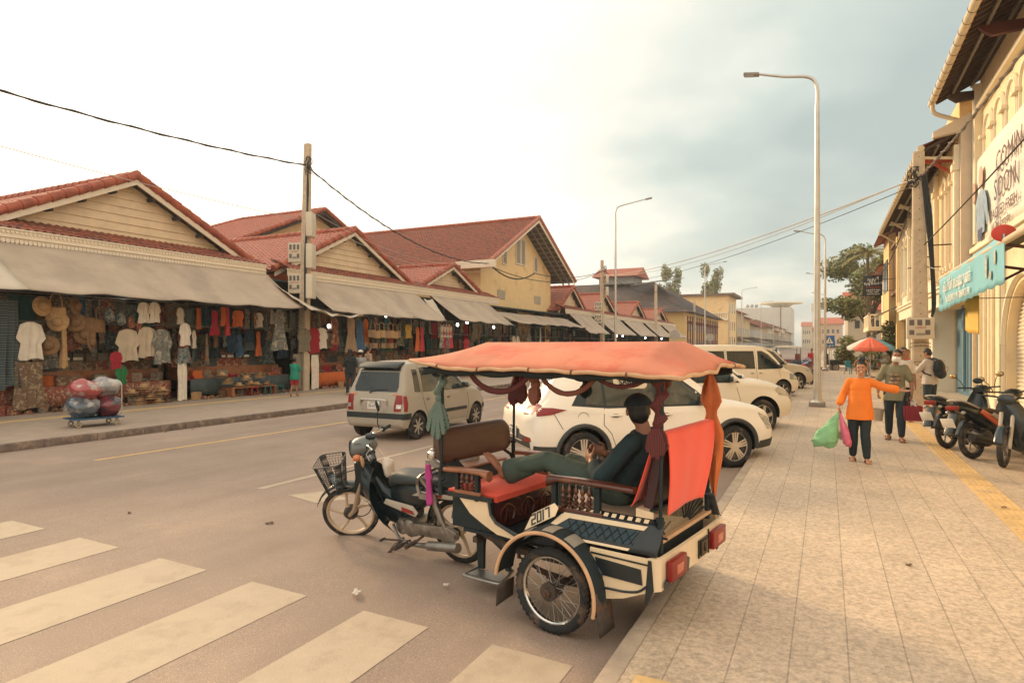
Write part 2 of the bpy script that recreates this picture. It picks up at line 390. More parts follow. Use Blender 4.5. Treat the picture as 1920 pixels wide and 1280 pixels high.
def slab_extra(m, n, l, p, V, mul):
 v = n.new('ShaderNodeTexNoise'); v.inputs['Scale'].default_value = 26; v.inputs['Detail'].default_value = 8; v.inputs['Roughness'].default_value = .78; l.new(V, v.inputs['Vector'])
 r = n.new('ShaderNodeMapRange'); l.new(v.outputs[0], r.inputs[0]); r.inputs[1].default_value = .36; r.inputs[2].default_value = .60; r.inputs[3].default_value = .60; r.inputs[4].default_value = 1.12
 v2 = n.new('ShaderNodeTexNoise'); v2.inputs['Scale'].default_value = .7; v2.inputs['Detail'].default_value = 4; l.new(V, v2.inputs['Vector'])
 r2 = n.new('ShaderNodeMapRange'); l.new(v2.outputs[0], r2.inputs[0]); r2.inputs[1].default_value = .3; r2.inputs[2].default_value = .7; r2.inputs[3].default_value = .9; r2.inputs[4].default_value = 1.1
 q = n.new('ShaderNodeMath'); q.operation = 'MULTIPLY'; l.new(r.outputs[0], q.inputs[0]); l.new(r2.outputs[0], q.inputs[1])
 sep = n.new('ShaderNodeSeparateXYZ'); l.new(V, sep.inputs[0])
 def mt(op, a, b=None):
  x = n.new('ShaderNodeMath'); x.operation = op
  for i, w in enumerate((a, b)):
   if w is None: continue
   if isinstance(w, (int, float)): x.inputs[i].default_value = w
   else: l.new(w, x.inputs[i])
  return x.outputs[0]
 xs = mt('DIVIDE', mt('ADD', sep.outputs[0], 6.22), .3015); fx = mt('FRACT', xs); col = mt('FLOOR', xs)
 jx = mt('LESS_THAN', mt('ABSOLUTE', mt('SUBTRACT', fx, .5)), .485)
 wn = n.new('ShaderNodeTexWhiteNoise'); wn.noise_dimensions = '1D'; l.new(col, wn.inputs['W'])
 ys = mt('ADD', mt('DIVIDE', sep.outputs[1], .6), wn.outputs[0]); fy = mt('FRACT', ys)
 jy = mt('LESS_THAN', mt('ABSOLUTE', mt('SUBTRACT', fy, .5)), .4945)
 cid = n.new('ShaderNodeCombineXYZ'); l.new(col, cid.inputs[0]); l.new(mt('FLOOR', ys), cid.inputs[1])
 w2 = n.new('ShaderNodeTexWhiteNoise'); l.new(cid.outputs[0], w2.inputs['Vector'])
 tone = mt('ADD', mt('MULTIPLY', w2.outputs[0], .10), .95)
 j = mt('ADD', mt('MULTIPLY', mt('MULTIPLY', jx, mt('ADD', mt('MULTIPLY', jy, .35), .65)), .34), .66)
 t = mt('MULTIPLY', mt('MULTIPLY', q.outputs[0], j), tone)
 sc = n.new('ShaderNodeVectorMath'); sc.operation = 'SCALE'; l.new(mul.outputs[0], sc.inputs[0]); l.new(t, sc.inputs['Scale']); l.new(sc.outputs[0], p.inputs['Base Color'])
 b = n.new('ShaderNodeBump'); b.inputs['Strength'].default_value = .35; b.inputs['Distance'].default_value = .006; l.new(mt('MULTIPLY', jx, jy), b.inputs['Height']); l.new(b.outputs[0], p.inputs['Normal'])
slab_m = M('granite_slabs', (.56, .44, .315), .62, var=.08, vs=1.0, extra=slab_extra)
kerb_m = M('kerb_stone', (.40, .32, .24), .8, var=.2, vs=5, bump=.3, bs=30)
kerbd_m = M('old_kerb', (.17, .125, .10), .9, var=.3, vs=7, bump=.4, bs=30, col2=(.28, .21, .15), thr=.56)
tact_m = M('tactile_paving', (.62, .42, .19), .7, var=.12, vs=5, col2=(.50, .36, .2), thr=.6)
b = MB(); b.box(-1250, 1250, -60, 1250, -2.0, -.012); struct(b.build('ground', dirt_m, fix=False, ang=0))
def wavyroad(u, v):
 y = -6+v ** 2.2*900; x = lerp(-13.42, -1.08, u)
 return (x, y, .03*max(0, sin(pi*u)) ** .7 - .01)
b = MB(); b.grid(wavyroad, 24, 160); struct(b.build('road', road_m, ang=180))
b = MB(); b.box(-60, -19.0, 134, 147, -.012, .02); b.box(-1.1, 60, 52, 60, -.012, .02)
struct(b.build('side_street', road_m, ang=0))
def roadz(x):
 u = min(max((x+13.42)/12.34, 0), .9999)*24; i = int(u); z = [.03*max(0, sin(pi*k/24)) ** .7 - .01 for k in (i, i+1)]; return z[0]+(z[1] - z[0])*(u - i)
b = MB(); b.box(-1.0, 5.6, -6, 52, -.012, .13); b.box(-1.0, 5.6, 60, 900, -.012, .13); struct(b.build('pavement', slab_m, ang=0))
b = MB()
for i in range(110):
 y = -6+i*1.0
 if 52 <= y < 60: continue
 b.box(-1.12+.003*sin(i*7.), -1.003, y+.004, y+.996, -.012, .127+.002*sin(i*5.))
b.box(-1.12, -1.003, 104, 900, -.012, .127)
struct(b.build('kerb', slab_m if 0 else kerb_m, bevel=.012))
slab2_m = M('market_pavement', (.37, .285, .215), .75, var=.12, vs=3, bump=.2, extra=None)
b = MB(); b.box(-24.5, -13.52, -6, 134, -.012, .13); b.box(-24.5, -13.52, 147, 900, -.012, .13); struct(b.build('pavement_market', slab2_m, ang=0))
b = MB()
for i in range(134):
 y = -4+i*1.0; b.box(-13.50, -13.36+.006*sin(i*3.3), y+.004, y+.996, -.012, .136+.004*sin(i*4.1))
struct(b.build('kerb_market', kerbd_m, bevel=.012))
b = MB(); b.box(-17.45, -17.13, -6, 120, .131, .137); struct(b.build('tactile_strip_market', tact_m, ang=0))
b = MB(); b.box(1.61, 1.92, 2.0, 50.5, .131, .136)
for k in range(5):
 for i in range(60):
  b.box(1.64+k*.06, 1.67+k*.06, 4.6+i*.45, 4.6+i*.45+.4, .1365, .142)
struct(b.build('tactile_strip', tact_m, ang=0))
b = MB(); b.box(-.93, -.12, 3.06, 3.42, .131, .136)
for i in range(13):
 for j in range(4): b.sph((-.90+i*.0625, 3.14+j*.07, .136), (.022, .022, .007), 8, 4)
struct(b.build('tactile_tiles', tact_m, ang=40))
def mark(name, polys, m, z=.034):
 b = MB()
 for P in polys:
  P = [Vector(p) for p in P]; n = 10
  if len(P) == 4:
   b.grid(lambda u, v: (lambda q: (q.x+.003*mnoise.noise((q.x*8, q.y*8, 1)), q.y+.006*mnoise.noise((q.x*9, q.y*9, 3)), roadz(q.x)+.003))(P[0].lerp(P[1], u).lerp(P[3].lerp(P[2], u), v)), 8, 30)
 return struct(b.build(name, m, ang=180))
for i, (a, c) in enumerate(((-1.37, -1.93), (-2.43, -3.0), (-3.56, -4.17), (-4.72, -5.36), (-5.98, -6.64), (-7.28, -7.96), (-8.6, -9.2), (-9.9, -10.5))):
 y1 = 3.62 + .035 * (-a - 1.4) ; mark('crosswalk_stripe', [[(a, -.3), (c, -.3), (c, y1 + .02), (a, y1)]], paint_m)
mark('lane_line_yellow', [[(-11.0, 6.5), (-10.88, 6.5), (-10.72, 13), (-10.84, 13)], [(-10.84, 13.0), (-10.72, 13.0), (-10.7, 60), (-10.84, 60)]], yellow_m)
mark('lane_line_white', [[(-6.82, 6.15), (-6.7, 6.15), (-6.66, 10.6), (-6.76, 10.6)]], paint_m)
mark('parking_line', [[(-6.7, 11.0), (-4.6, 10.7), (-4.6, 10.6), (-6.7, 10.9)]], paint_m)
mark('arrow_marking', [[(-6.15, 6.05), (-5.55, 5.9), (-5.3, 6.25), (-5.9, 6.42)]], paint_m)
lm = M('paper_litter', (.62, .55, .45), .9)
def scrap(x, y, s, z=.03):
 b = MB(); a = random.random()*6
 b.grid(lambda u, v: (x+(u - .5)*s*cos(a) - (v - .5)*s*.6*sin(a), y+(u - .5)*s*sin(a)+(v - .5)*s*.6*cos(a), z+.012+.3*s*mnoise.noise((u*2.5, v*2.5, x))), 5, 4)
 return b.build('litter', lm, ang=180, solid=.002)
tag(scrap(-3.22, 3.86, .09), 'crumpled whitish paper scrap on the asphalt between crosswalk and carriage wheel', 'litter')
tag(scrap(-2.69, 4.30, .05), 'tiny pale scrap on the asphalt just left of the carriage wheel', 'litter')
dl = M('dry_leaf', (.16, .09, .05), .9)
for i, (x, y, z) in enumerate(((-5.35, 5.0, .02), (-13.1, 9.3, .01), (-13.0, 9.9, .01), (-13.15, 6.7, .01), (1.9, 8.2, .14), (1.75, 8.7, .14), (.6, 6.1, .13), (-7.1, 4.6, .02))):
 o = scrap(x, y, .05 if i else .08, z); o.name = 'dry_leaf'; o.data.materials[0] = dl
 tag(o, ['flattened brown leaf lying mid road in front of the moped', 'brown leaves by the far kerb below the bag trolley', 'small brown leaf on the market side kerb edge past the trolley', 'brown leaf at the far kerb near the left frame edge', 'curled brown scrap on the yellow tactile strip nearest the camera', 'curled brown scrap on the yellow tactile strip a step further on', 'small dark leaf on the granite pavement in the foreground', 'dark speck of leaf on the road above the crosswalk'][i], 'leaf')
# ================================================================ tiled roofs
def tile_extra(m, n, l, p, V, mul): pass
tile_m = M('red_roof_tile', (.33, .088, .048), .65, var=.30, vs=3.5, bump=.2, bs=20, col2=(.24, .06, .04), thr=.60)
tile2_m = M('old_red_roof_tile', (.27, .085, .05), .75, var=.35, vs=5, bump=.2, bs=20, col2=(.16, .07, .05), thr=.54)
tilepale_m = M('pale_roof_tile', (.40, .15, .10), .6, var=.22, vs=4, bump=.2, bs=20)
cream_m = M('cream_paint', (.70, .56, .38), .6, var=.06, vs=3)
board_m = M('cream_boards', (.68, .52, .33), .65, var=.10, vs=2.2, bump=.1, bs=15)
white_m = M('white_trim', (.72, .62, .47), .6, var=.05)
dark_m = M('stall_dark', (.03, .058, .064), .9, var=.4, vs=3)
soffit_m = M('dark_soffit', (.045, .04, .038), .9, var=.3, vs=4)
awn_m = M('awning_canvas', (.42, .33, .245), .85, var=.12, vs=.9, col2=(.36, .285, .215), thr=.55, bump=.15, bs=2.5)
yel_m = M('yellow_wall', (.78, .56, .28), .8, var=.06, vs=1.2, col2=(.60, .42, .2), thr=.6)
def tiles(name, e0, e1, r1, r0, mat, parent, w=.24, row=.34, amp=.028, det=4, thick=.05):
 """roof slope with real tile waves: e0,e1 eave ends, r0,r1 ridge ends"""
 e0, e1, r0, r1 = map(Vector, (e0, e1, r0, r1)); nrm = (e1 - e0).cross(r0 - e0).normalized()
 if nrm.z < 0: nrm = -nrm
 L = max((e1 - e0).length, (r1 - r0).length); S = ((r0 - e0).length+(r1 - e1).length)/2
 nu = max(1, int(L/w))*det; nv = max(1, int(S/row)); b = MB(); vs = []; fs = []
 k = nu+1
 for j in range(nv):
  for e in (0, 1):
   t = (j+e)/nv; up = .035*(1 - e)+.004
   for i in range(k):
    u = i/nu; q = e0.lerp(e1, u).lerp(r0.lerp(r1, u), t); a = (i % det)/det*2*pi
    vs.append(q+nrm*(amp*cos(a)+up))
 for j in range(nv*2 - 1):
  for i in range(nu): a = j*k+i; fs.append((a, a+1, a+k+1, a+k))
 b.add(vs, fs)
 b.add([e0 - nrm*thick, e1 - nrm*thick, r1 - nrm*thick, r0 - nrm*thick], [(0, 1, 2, 3)])
 return b.build(name, mat, parent, ang=50, fix=False)
def caps(name, a, b_, mat, parent, r=.14, L=.42, n=8):
 a = Vector(a); b_ = Vector(b_); k = max(1, int((b_ - a).length/L)); d = (b_ - a)/k; b = MB()
 for i in range(k): b.cyl(a+d*i, a+d*(i+1.06), r*1.08, r*.88, n)
 return b.build(name, mat, parent, ang=50)
def gable(Y, hw, zp, ze, label, depth=10, xf=-20.45, boards=True, det=4):
 """one gabled market roof whose ridge runs back from the street"""
 t = thing('market_roof', label, 'roof', (xf, Y, 0), group='gabled tile roofs of the market')
 for s in (-1, 1):
  ext = 1.03
  tiles('roof_slope', (0, s * hw * ext, ze - .07), (-depth, s * hw * ext, ze - .07), (-depth, 0, zp), (0, 0, zp), tilepale_m if s < 0 else tile_m, t, det=det)  # near slope gets the paler tile: sky reflection put into its colour
  q = MB(); q.prism([(0, zp - .02), (0, zp - .27), (s * hw, ze - .30), (s * hw, ze - .05)], -.03, .03, 'x'); q.build('barge_board', white_m, t, ang=0)
  caps('verge_tiles', (.03, s * hw * 1.02, ze), (.03, 0, zp + .04), tile_m, t)
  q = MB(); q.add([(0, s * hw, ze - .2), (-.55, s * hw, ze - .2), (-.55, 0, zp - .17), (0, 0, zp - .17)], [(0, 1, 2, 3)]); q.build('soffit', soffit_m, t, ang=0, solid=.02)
  q = MB()
  for i in range(5):
   f = (i+.7)/5.5; q.box(-.5, -.04, s*hw*f - .04, s*hw*f+.04, lerp(zp, ze, f) - .36, lerp(zp, ze, f) - .24)
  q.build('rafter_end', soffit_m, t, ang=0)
 caps('ridge_tiles', (.05, 0, zp + .05), (-depth, 0, zp + .05), tile_m, t, .15)
 q = MB(); n = 9; zb = ze - .1
 for i in range(n):   # overlapping weatherboards
  z0 = zb+(zp - .2 - zb)*i/n; z1 = zb+(zp - .2 - zb)*(i+1)/n; w0 = hw*(zp - .2 - z0)/(zp - .2 - ze+.1)*.97; w1 = hw*(zp - .2 - z1)/(zp - .2 - ze+.1)*.97
  q.add([(-.40, -w0, z0), (-.40, w0, z0), (-.432, max(w1, .02), z1), (-.432, -max(w1, .02), z1)], [(0, 1, 2, 3)])
  if i % 2 == 0: q.box(-.425, -.415, w1*.4*(1 if i % 4 else -1) - .004, w1*.4*(1 if i % 4 else -1)+.004, z0, z1)
 q.build('weatherboards', board_m, t, ang=0)
 return t
G1 = gable(13.5, 5.2, 7.5, 4.98, 'nearest red tiled gable with cream weatherboards at the left', 14)
gable(24.4, 5.0, 7.5, 5.1, 'second red tiled gable, just right of the near utility pole', 11)
gable(33.5, 4.2, 6.85, 5.0, 'small red gable in front of the tall yellow building', 4)
for i, (y, zp) in enumerate(((54.1, 7.2), (63.5, 7.25), (76.1, 7.15), (88.2, 6.95))):
 gable(y, (3.5, 4.6, 4.2, 4.6)[i], zp, 5.0, ['first small gable beyond the yellow building, darker tiles', 'small gable directly behind the second utility pole', 'third small gable beyond the yellow building', 'last small red gable before the dark roofed hall'][i], 7, det=3)
mk = thing('market_building', 'low market building with cream scalloped fascia and open shop bays', 'market', (-20, 0, 0))
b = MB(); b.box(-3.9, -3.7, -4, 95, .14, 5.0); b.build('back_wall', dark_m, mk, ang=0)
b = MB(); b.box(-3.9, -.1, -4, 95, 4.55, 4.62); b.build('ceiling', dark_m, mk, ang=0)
def scallop(parent, y0, y1, x, z0, z1):
 b = MB(); h = z1 - z0
 b.box(x - .02, x+.02, y0, y1, z0+h*.35, z1); n = int((y1 - y0)/.11)
 for i in range(n):
  y = y0+(i+.5)*(y1 - y0)/n
  b.prism([(y - .048, z0 + h * .36), (y - .048, z0 + h * .12), (y, z0), (y + .048, z0 + h * .12), (y + .048, z0 + h * .36)], x + .012, x + .045, 'x')
  b.prism([(y - .05, z1 - .002), (y - .05, z1 - .06), (y, z1 - .11), (y + .05, z1 - .06), (y + .05, z1 - .002)], x + .022, x + .05, 'x')
 b.box(x+.02, x+.07, y0, y1, z0+h*.44, z0+h*.53); b.box(x - .03, x+.08, y0, y1, z1, z1+.04)
 return b.build('fascia', white_m, parent, ang=0)
def pent(y0, y1, zz=5.06, det=4):
 scallop(mk, y0, y1, .15, zz - .38, zz)
 tiles('pent_roof', (.22, y0, zz + .02), (.22, y1, zz + .02), (-.86, y1, zz + .48), (-.86, y0, zz + .48), tile2_m, mk, det=det, w=.22, row=.3)
pent(-4, 18.35); pent(19.5, 38.3); pent(50.6, 94.5, 5.02, 3)
for y in range(-3, 95, 5):
 b = MB(); b.box(-.35, -.22, y, y + .12, .14, 4.6); b.build('post', M('stall_post', (.05, .045, .04), .8), mk, ang=0)
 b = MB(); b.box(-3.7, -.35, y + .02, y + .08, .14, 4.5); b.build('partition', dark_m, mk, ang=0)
def awning(y0, y1, label, x0=-19.78, z0=4.70, x1=-17.85, z1=3.33, m=awn_m, dz=0, skew=0, zr=0):
 t = thing('awning', label, 'awning', (x1, y0, 0), group='canvas awnings along the market front')
 b = MB(); L = y1 - y0; sup = max(1, round(L/2.6))
 def f(u, v):
  y = u*L+skew*v; sag = -.06*sin(pi*v) - .05*v*sin(pi*((u*sup) % 1)) ** 2+.03*mnoise.noise((u*L*.5, v*2, y0))+.012*sin((u*L*1.2 - v*2.2)*3)*sin(pi*v)
  w = .015*sin(u*L*5+v*3)*v
  return (lerp(x0 - x1, 0, v), y, lerp(z0+dz, z1+dz+zr*u, v)+sag+w)
 b.grid(f, int(L * 5), 12); b.build('canvas', m, t, ang=180, solid=.012)
 b = MB(); b.tube([Vector(f(i / 30, 1)) + Vector((0, 0, -.012)) for i in range(31)], .022, 6); b.build('edge_bar', soffit_m, t)
 b = MB()
 for i in range(sup+1): y = L*i/sup; b.cyl((x0 - x1+.02, y+(.04 if i == 0 else -.04), z0 - 1.0), (-.02, y+(.04 if i == 0 else -.04)+skew, z1 - .03), .015, n=6)
 b.build('brace', soffit_m, t)
 return t
awnl_m = M('light_awning_canvas', (.52, .44, .34), .85, var=.08, vs=2)
awning(-2, 8.9, 'pale awning at the far left edge, hanging a little lower', m=awnl_m, z1=3.30, x1=-17.6)
awning(8.6, 18.4, 'large grey beige awning over the nearest stalls')
awning(20.0, 28.6, 'grey beige awning just right of the near utility pole', zr=-.12)
awning(30.0, 36.6, 'grey beige awning under the small third gable', zr=-.1)
awning(37.4, 50.3, 'long flat awning below the yellow building', z0=4.2, z1=3.42)
for i, (a, c) in enumerate(((51.2, 56.8), (58.6, 66.0), (67.4, 75.0), (76.4, 84.0), (85.5, 93.0))):
 awning(a, c, ['steep awning right after the yellow building', 'awning beside the second utility pole', 'awning under the third small gable', 'awning between the last two small gables', 'furthest market awning, smallest in view'][i], z1=3.0)
b = MB()
def tarp(u, v):
 x = lerp(-19.6, -17.3 - .3*u, v); y = lerp(18.2, 21.6, u); z = lerp(4.5 - 1.0*u, 3.25 - .12*u, v) - .25*sin(pi*u)*(1 - v*.4)+.07*mnoise.noise((u*7, v*6, 3))+(.10*abs(sin(u*9)) if v > .9 else 0)
 return (x, y, z)
b.grid(tarp, 30, 16); tag(b.build('tarpaulin', awnl_m, ang=180, solid=.01), 'crumpled pale tarpaulin sagging between two awnings beside the pole', 'tarpaulin')
b = MB(); b.grid(lambda u, v: (lerp(-19.5, -18.6, v), lerp(28.8, 29.7, u), lerp(4.5, 3.3, v) - .1*sin(pi*u)+.05*mnoise.noise((u*6, v*6, 9))), 10, 12)
tag(b.build('tarpaulin', awnl_m, ang=180, solid=.01), 'small pale plastic sheet hanging in the gap before the third awning', 'tarpaulin')
# ================================================================ yellow gabled building
yb = thing('gabled_building', 'tall yellow building with louvred gable windows and red tiled roof', 'building', (-21.5, 45.2, 0))
ze, zp = 7.55, 11.75
b = MB(); b.prism([(-6.4, .14), (6.1, .14), (6.1, ze + .5), (0, zp - .25), (-6.4, ze + .4)], -16, 0, 'x'); b.build('wall', yel_m, yb, ang=0)
for s in (-1, 1):
 tiles('roof_slope', (1.6, s * 7.8, ze), (-17, s * 7.8, ze), (-17, 0, zp), (1.6, 0, zp), tile2_m if s < 0 else tile_m, yb, det=4)
 caps('verge_tiles', (1.62, s * 7.9, ze + .03), (1.62, 0, zp + .05), tilepale_m, yb, .15)
 q = MB(); q.prism([(0, zp - .04), (0, zp - .34), (s * 7.85, ze - .28), (s * 7.85, ze)], 1.56, 1.62, 'x'); q.build('barge_board', white_m, yb, ang=0)
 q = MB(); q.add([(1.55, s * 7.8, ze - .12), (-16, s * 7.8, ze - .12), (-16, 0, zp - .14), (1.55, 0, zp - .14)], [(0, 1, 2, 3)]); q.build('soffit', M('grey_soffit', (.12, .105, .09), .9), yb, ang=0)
 q = MB()
 for i in range(14): f = (i+.5)/14; q.box(0.0, 1.5, s*7.8*f - .03, s*7.8*f+.03, lerp(zp, ze, f) - .24, lerp(zp, ze, f) - .15)
 for xx in (.55, 1.1): q.prism([(0, zp - .24), (0, zp - .36), (s * 7.8, ze - .34), (s * 7.8, ze - .2)], xx - .04, xx + .04, 'x')
 q.build('purlins', M('purlin_wood', (.28, .23, .18), .8), yb, ang=0)
caps('ridge_tiles', (1.7, 0, zp + .05), (-17, 0, zp + .05), tile_m, yb, .16)
def louvre(y, z0, z1, w, leaves=1):
 f = MB(); s = MB(); lw = w/leaves
 for k in range(leaves):
  a = y - w/2+k*lw
  f.box(.003, .08, a, a+.08, z0, z1); f.box(.003, .08, a+lw - .08, a+lw, z0, z1); f.box(.003, .08, a+.08, a+lw - .08, z0, z0+.08); f.box(.003, .08, a+.08, a+lw - .08, z1 - .08, z1)
  n = int((z1 - z0 - .16)/.15)
  for i in range(n): z = z0 + .08 + (i + .5) * (z1 - z0 - .16) / n; s.box(.01, .075, a + .08, a + lw - .08, z - .035, z + .03, R=Matrix.Rotation(.5, 3, 'Y'))
 w_ = f.build('window', white_m, yb, ang=0); s.build('louvre_slats', white_m, w_, ang=0)
 q = MB(); q.box(.004, .012, y - w / 2 + .05, y + w / 2 - .05, z0 + .05, z1 - .05); q.build('pane', dark_m, w_, ang=0)
louvre(.0, 8.2, 10.3, 1.75, 2); louvre(-2.75, 7.9, 9.2, .75); louvre(2.9, 7.9, 9.2, .75)
for y in (-3.3, 3.3):
 q = MB(); q.box(.004, .03, y - .6, y + .6, 5.35, 6.0); g = q.build('vent_grille', M('grille_grey', (.25, .21, .16), .8), yb, ang=0)
 q = MB()
 for i in range(7): q.box(.03, .05, y - .58+i*.19, y - .54+i*.19, 5.37, 5.98)
 for i in range(4): q.box(.05, .06, y - .58, y+.58, 5.42+i*.16, 5.45+i*.16)
 q.build('grille_bars', white_m, g, ang=0)
q = MB(); q.box(.0, 1.3, -6.5, 6.6, 3.95, 4.05); q.box(.0, 1.45, -6.5, 6.7, 4.05, 4.2); q.box(.0, 1.2, -6.4, 6.5, 3.7, 3.95); q.build('canopy_ledge', white_m, yb, ang=0)
q = MB(); q.box(-16, -.0, -7.95, -7.75, 7.35, 7.6); q.box(-.6, 1.9, -8.1, -7.7, 7.1, 7.6); q.build('gutter_box', white_m, yb, ang=0)
hl = thing('hall_building', 'rear hall with pink red hipped tile roof behind the market gables', 'building', (-30.6, 33.4, 0))
b = MB(); b.prism([(-6.2, 3), (6.2, 3), (6.2, 8.3), (0, 11.0), (-6.2, 8.3)], -9, -1.0, 'x'); b.build('wall', yel_m, hl, ang=0)
for s in (-1, 1):
 tiles('roof_slope', (0, s * 7.4, 7.85), (-11.5, s * 7.4, 7.85), (-8, 0, 11.15), (0, 0, 11.15), tilepale_m, hl, det=4)
 q = MB(); q.prism([(0, 11.1), (0, 10.85), (s * 7.4, 7.6), (s * 7.4, 7.85)], -.05, .02, 'x'); q.build('barge_board', soffit_m, hl, ang=0)
 caps('verge_tiles', (.03, s * 7.5, 7.9), (.03, 0, 11.2), tile_m, hl, .15); caps('hip_tiles', (-11.5, s * 7.4, 7.9), (-8, 0, 11.2), tile_m, hl, .13)
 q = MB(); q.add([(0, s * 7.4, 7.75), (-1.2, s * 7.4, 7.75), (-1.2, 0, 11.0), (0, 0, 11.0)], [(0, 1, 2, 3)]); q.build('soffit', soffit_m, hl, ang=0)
caps('ridge_tiles', (.05, 0, 11.2), (-8, 0, 11.2), tile_m, hl)
tiles('hip_slope', (-11.5, -7.4, 7.85), (-11.5, 7.4, 7.85), (-8, .01, 11.15), (-8, -.01, 11.15), tilepale_m, hl)
# ================================================================ passenger carriage pulled by the moped
black_m = M('black_paint', (.010, .017, .020), .35, var=.3, vs=6, coat=.2)
blackm_m = M('black_matt', (.010, .018, .020), .7, var=.3, vs=8)
rub_m = M('tyre_rubber', (.020, .021, .021), .85, var=.3, vs=12, bump=.3, bs=40, col2=(.10, .07, .05), thr=.56)
chrome_m = M('chrome', (.62, .6, .56), .22, metal=1, var=.05)
steel_m = M('dull_steel', (.33, .31, .28), .42, metal=.9, var=.2, vs=9)
rust_m = M('rusty_iron', (.06, .045, .035), .8, var=.4, vs=15, col2=(.14, .06, .03), thr=.58)
rcream_m = M('cream_enamel', (.72, .56, .36), .4, var=.07, vs=6, col2=(.52, .38, .24), thr=.68, coat=.2)
tan_m = M('tan_trim', (.55, .33, .18), .55, var=.15, vs=9)
wood_m = M('varnished_wood', (.085, .022, .012), .3, var=.35, vs=5, coat=.5, col2=(.15, .05, .022), thr=.55)
woodl_m = M('worn_wood', (.26, .10, .045), .4, var=.3, vs=6, coat=.3)
red_m = M('red_cloth', (.80, .085, .04), .85, var=.07, vs=3, sheen=.2)
def tarp_extra(m, n, l, p, V, mul):
 m.node_tree.nodes['Principled BSDF'].inputs['Subsurface Weight'].default_value = 0
roof_m = M('canopy_cloth', (.57, .20, .115), .75, var=.14, vs=2.5, col2=(.56, .13, .07), thr=.53, bump=.25, bs=5)
brown_m = M('brown_vinyl', (.085, .042, .030), .42, var=.12, vs=4, bump=.15, bs=18)
lampr_m = M('red_lens', (.22, .012, .008), .4, var=.1, coat=.1)
lampo_m = M('amber_lens', (.55, .16, .04), .2, var=.1, coat=.8)
RM = thing('passenger_carriage', 'black and cream two wheeled passenger carriage with faded red canopy, hitched to the moped', 'carriage', (-1.534, 4.67, 0), atan2(.164, -.9865))
def wheel(parent, c, R, tr, side, rimm=chrome_m, spokes=36, hub=.05):
 """wire wheel: tyre with rim, spokes and hub as its pieces"""
 c = Vector(c); b = MB(); b.torus(c, R - tr, tr, (0, 1, 0), 48, 10, 1.05)
 for i in range(90):
  a = 2*pi*i/90; p = c+Vector((cos(a), 0, sin(a)))*(R - .004); t = Vector((-sin(a), 0, cos(a)))
  b.bar(p+Vector((0, -tr*.55, 0))+t*.006*(1 if i % 2 else -1), p+Vector((0, tr*.55, 0)) - t*.006*(1 if i % 2 else -1), .009, .010, up=(cos(a), 0, sin(a)))
 w = b.build('wheel', rub_m, parent)
 b = MB(); ri = R - tr*1.9
 b.torus(c, ri, .012, (0, 1, 0), 48, 8, 1.6); b.torus(c + Vector((0, .018, 0)), ri + .006, .006, (0, 1, 0), 48, 6); b.torus(c - Vector((0, .018, 0)), ri + .006, .006, (0, 1, 0), 48, 6); b.build('rim', rimm, w)
 b = MB()
 for i in range(spokes):
  a = 2*pi*(i+.5)/spokes; e = c+Vector((cos(a), 0, sin(a)))*ri; s = 1 if i % 2 else -1; tw = .55*(1 if (i // 2) % 2 else -1)
  h = c+Vector((cos(a+tw), .028*s, sin(a+tw)))*1.0
  h = c+Vector((cos(a+tw)*hub, .03*s, sin(a+tw)*hub)); b.cyl(h, e, .0018, n=4, cap=False)
 b.build('spokes', steel_m, w, ang=0)
 b = MB(); b.lathe([(.008, -.075), (.02, -.075), (.022, -.05), (hub+.01, -.045), (hub+.01, -.03), (hub*.6, -.025), (hub*.6, .03), (hub+.012, .035), (hub+.012, .055), (.03, .06), (.028, .085), (.014, .088), (.012, .11), (.002, .11)], c, (0, side, 0), 20)
 b.build('hub', rust_m, w)
 return w
wheel(RM, (0, .71, .287), .287, .036, 1); wheel(RM, (0, -.71, .287), .287, .036, -1)
for s in (1, -1):
 def fen(u, v):
  a = lerp(radians(192), radians(6), u); R = .385+.012*cos((v - .5)*pi) ; fl = .05*max(0, (u - .55)/.45)*0
  return (-.0 - cos(a)*-R*1.0+.02, s*lerp(.60, .80, v), .285+sin(a)*R+.01)
 b = MB(); b.grid(fen, 40, 6); f = b.build('fender', blackm_m, RM, solid=.006)
 b = MB(); b.tube([Vector(fen(i / 40, 1)) + Vector((0, s * .004, 0)) for i in range(41)], .013, 8); b.build('fender_edge', tan_m, f)
 q = MB(); q.grid(lambda u, v: (.395 + .01 * v, s * lerp(.60, .80, u), lerp(.26, .13, v) - .02 * u * v), 2, 4); q.build('mud_flap', rust_m, f, solid=.006)
 q = MB(); q.grid(lambda u, v: (-.365 - .04 * v, s * lerp(.60, .80, u), lerp(.36, .10, v)), 2, 4); q.build('mud_flap', rust_m, f, solid=.006)
 for i in range(3):   # pale panels painted on the fender
  q = MB(); a0 = .36 + i * .14; q.grid(lambda u, v: Vector(fen(a0 + u * .07, .12 + v * .75)) * 1.0 + Vector((0, 0, .007)), 5, 3); q.build('fender_patch', M('grey_enamel', (.30, .26, .20), .4), f)
b = MB()
for s in (1, -1):
 b.bar((-.68, s*.42, .40), (.55, s*.42, .40), .05, .06); b.bar((.55, s*.42, .40), (1.22, s*.30, .52), .05, .06)
 b.bar((-.5, s*.60, .44), (.48, s*.60, .46), .035, .04)
 for x in (-.45, .42): b.bar((x, s*.42, .41), (x, s*.62, .45), .035)
for x in (-.62, -.1, .5, .9): b.bar((x, -.42, .39), (x, .42, .39), .045)
b.build('chassis', rust_m, RM, ang=0)
b = MB(); b.cyl((0, -.68, .287), (0, .68, .287), .022, n=10); b.build('axle', rust_m, RM)
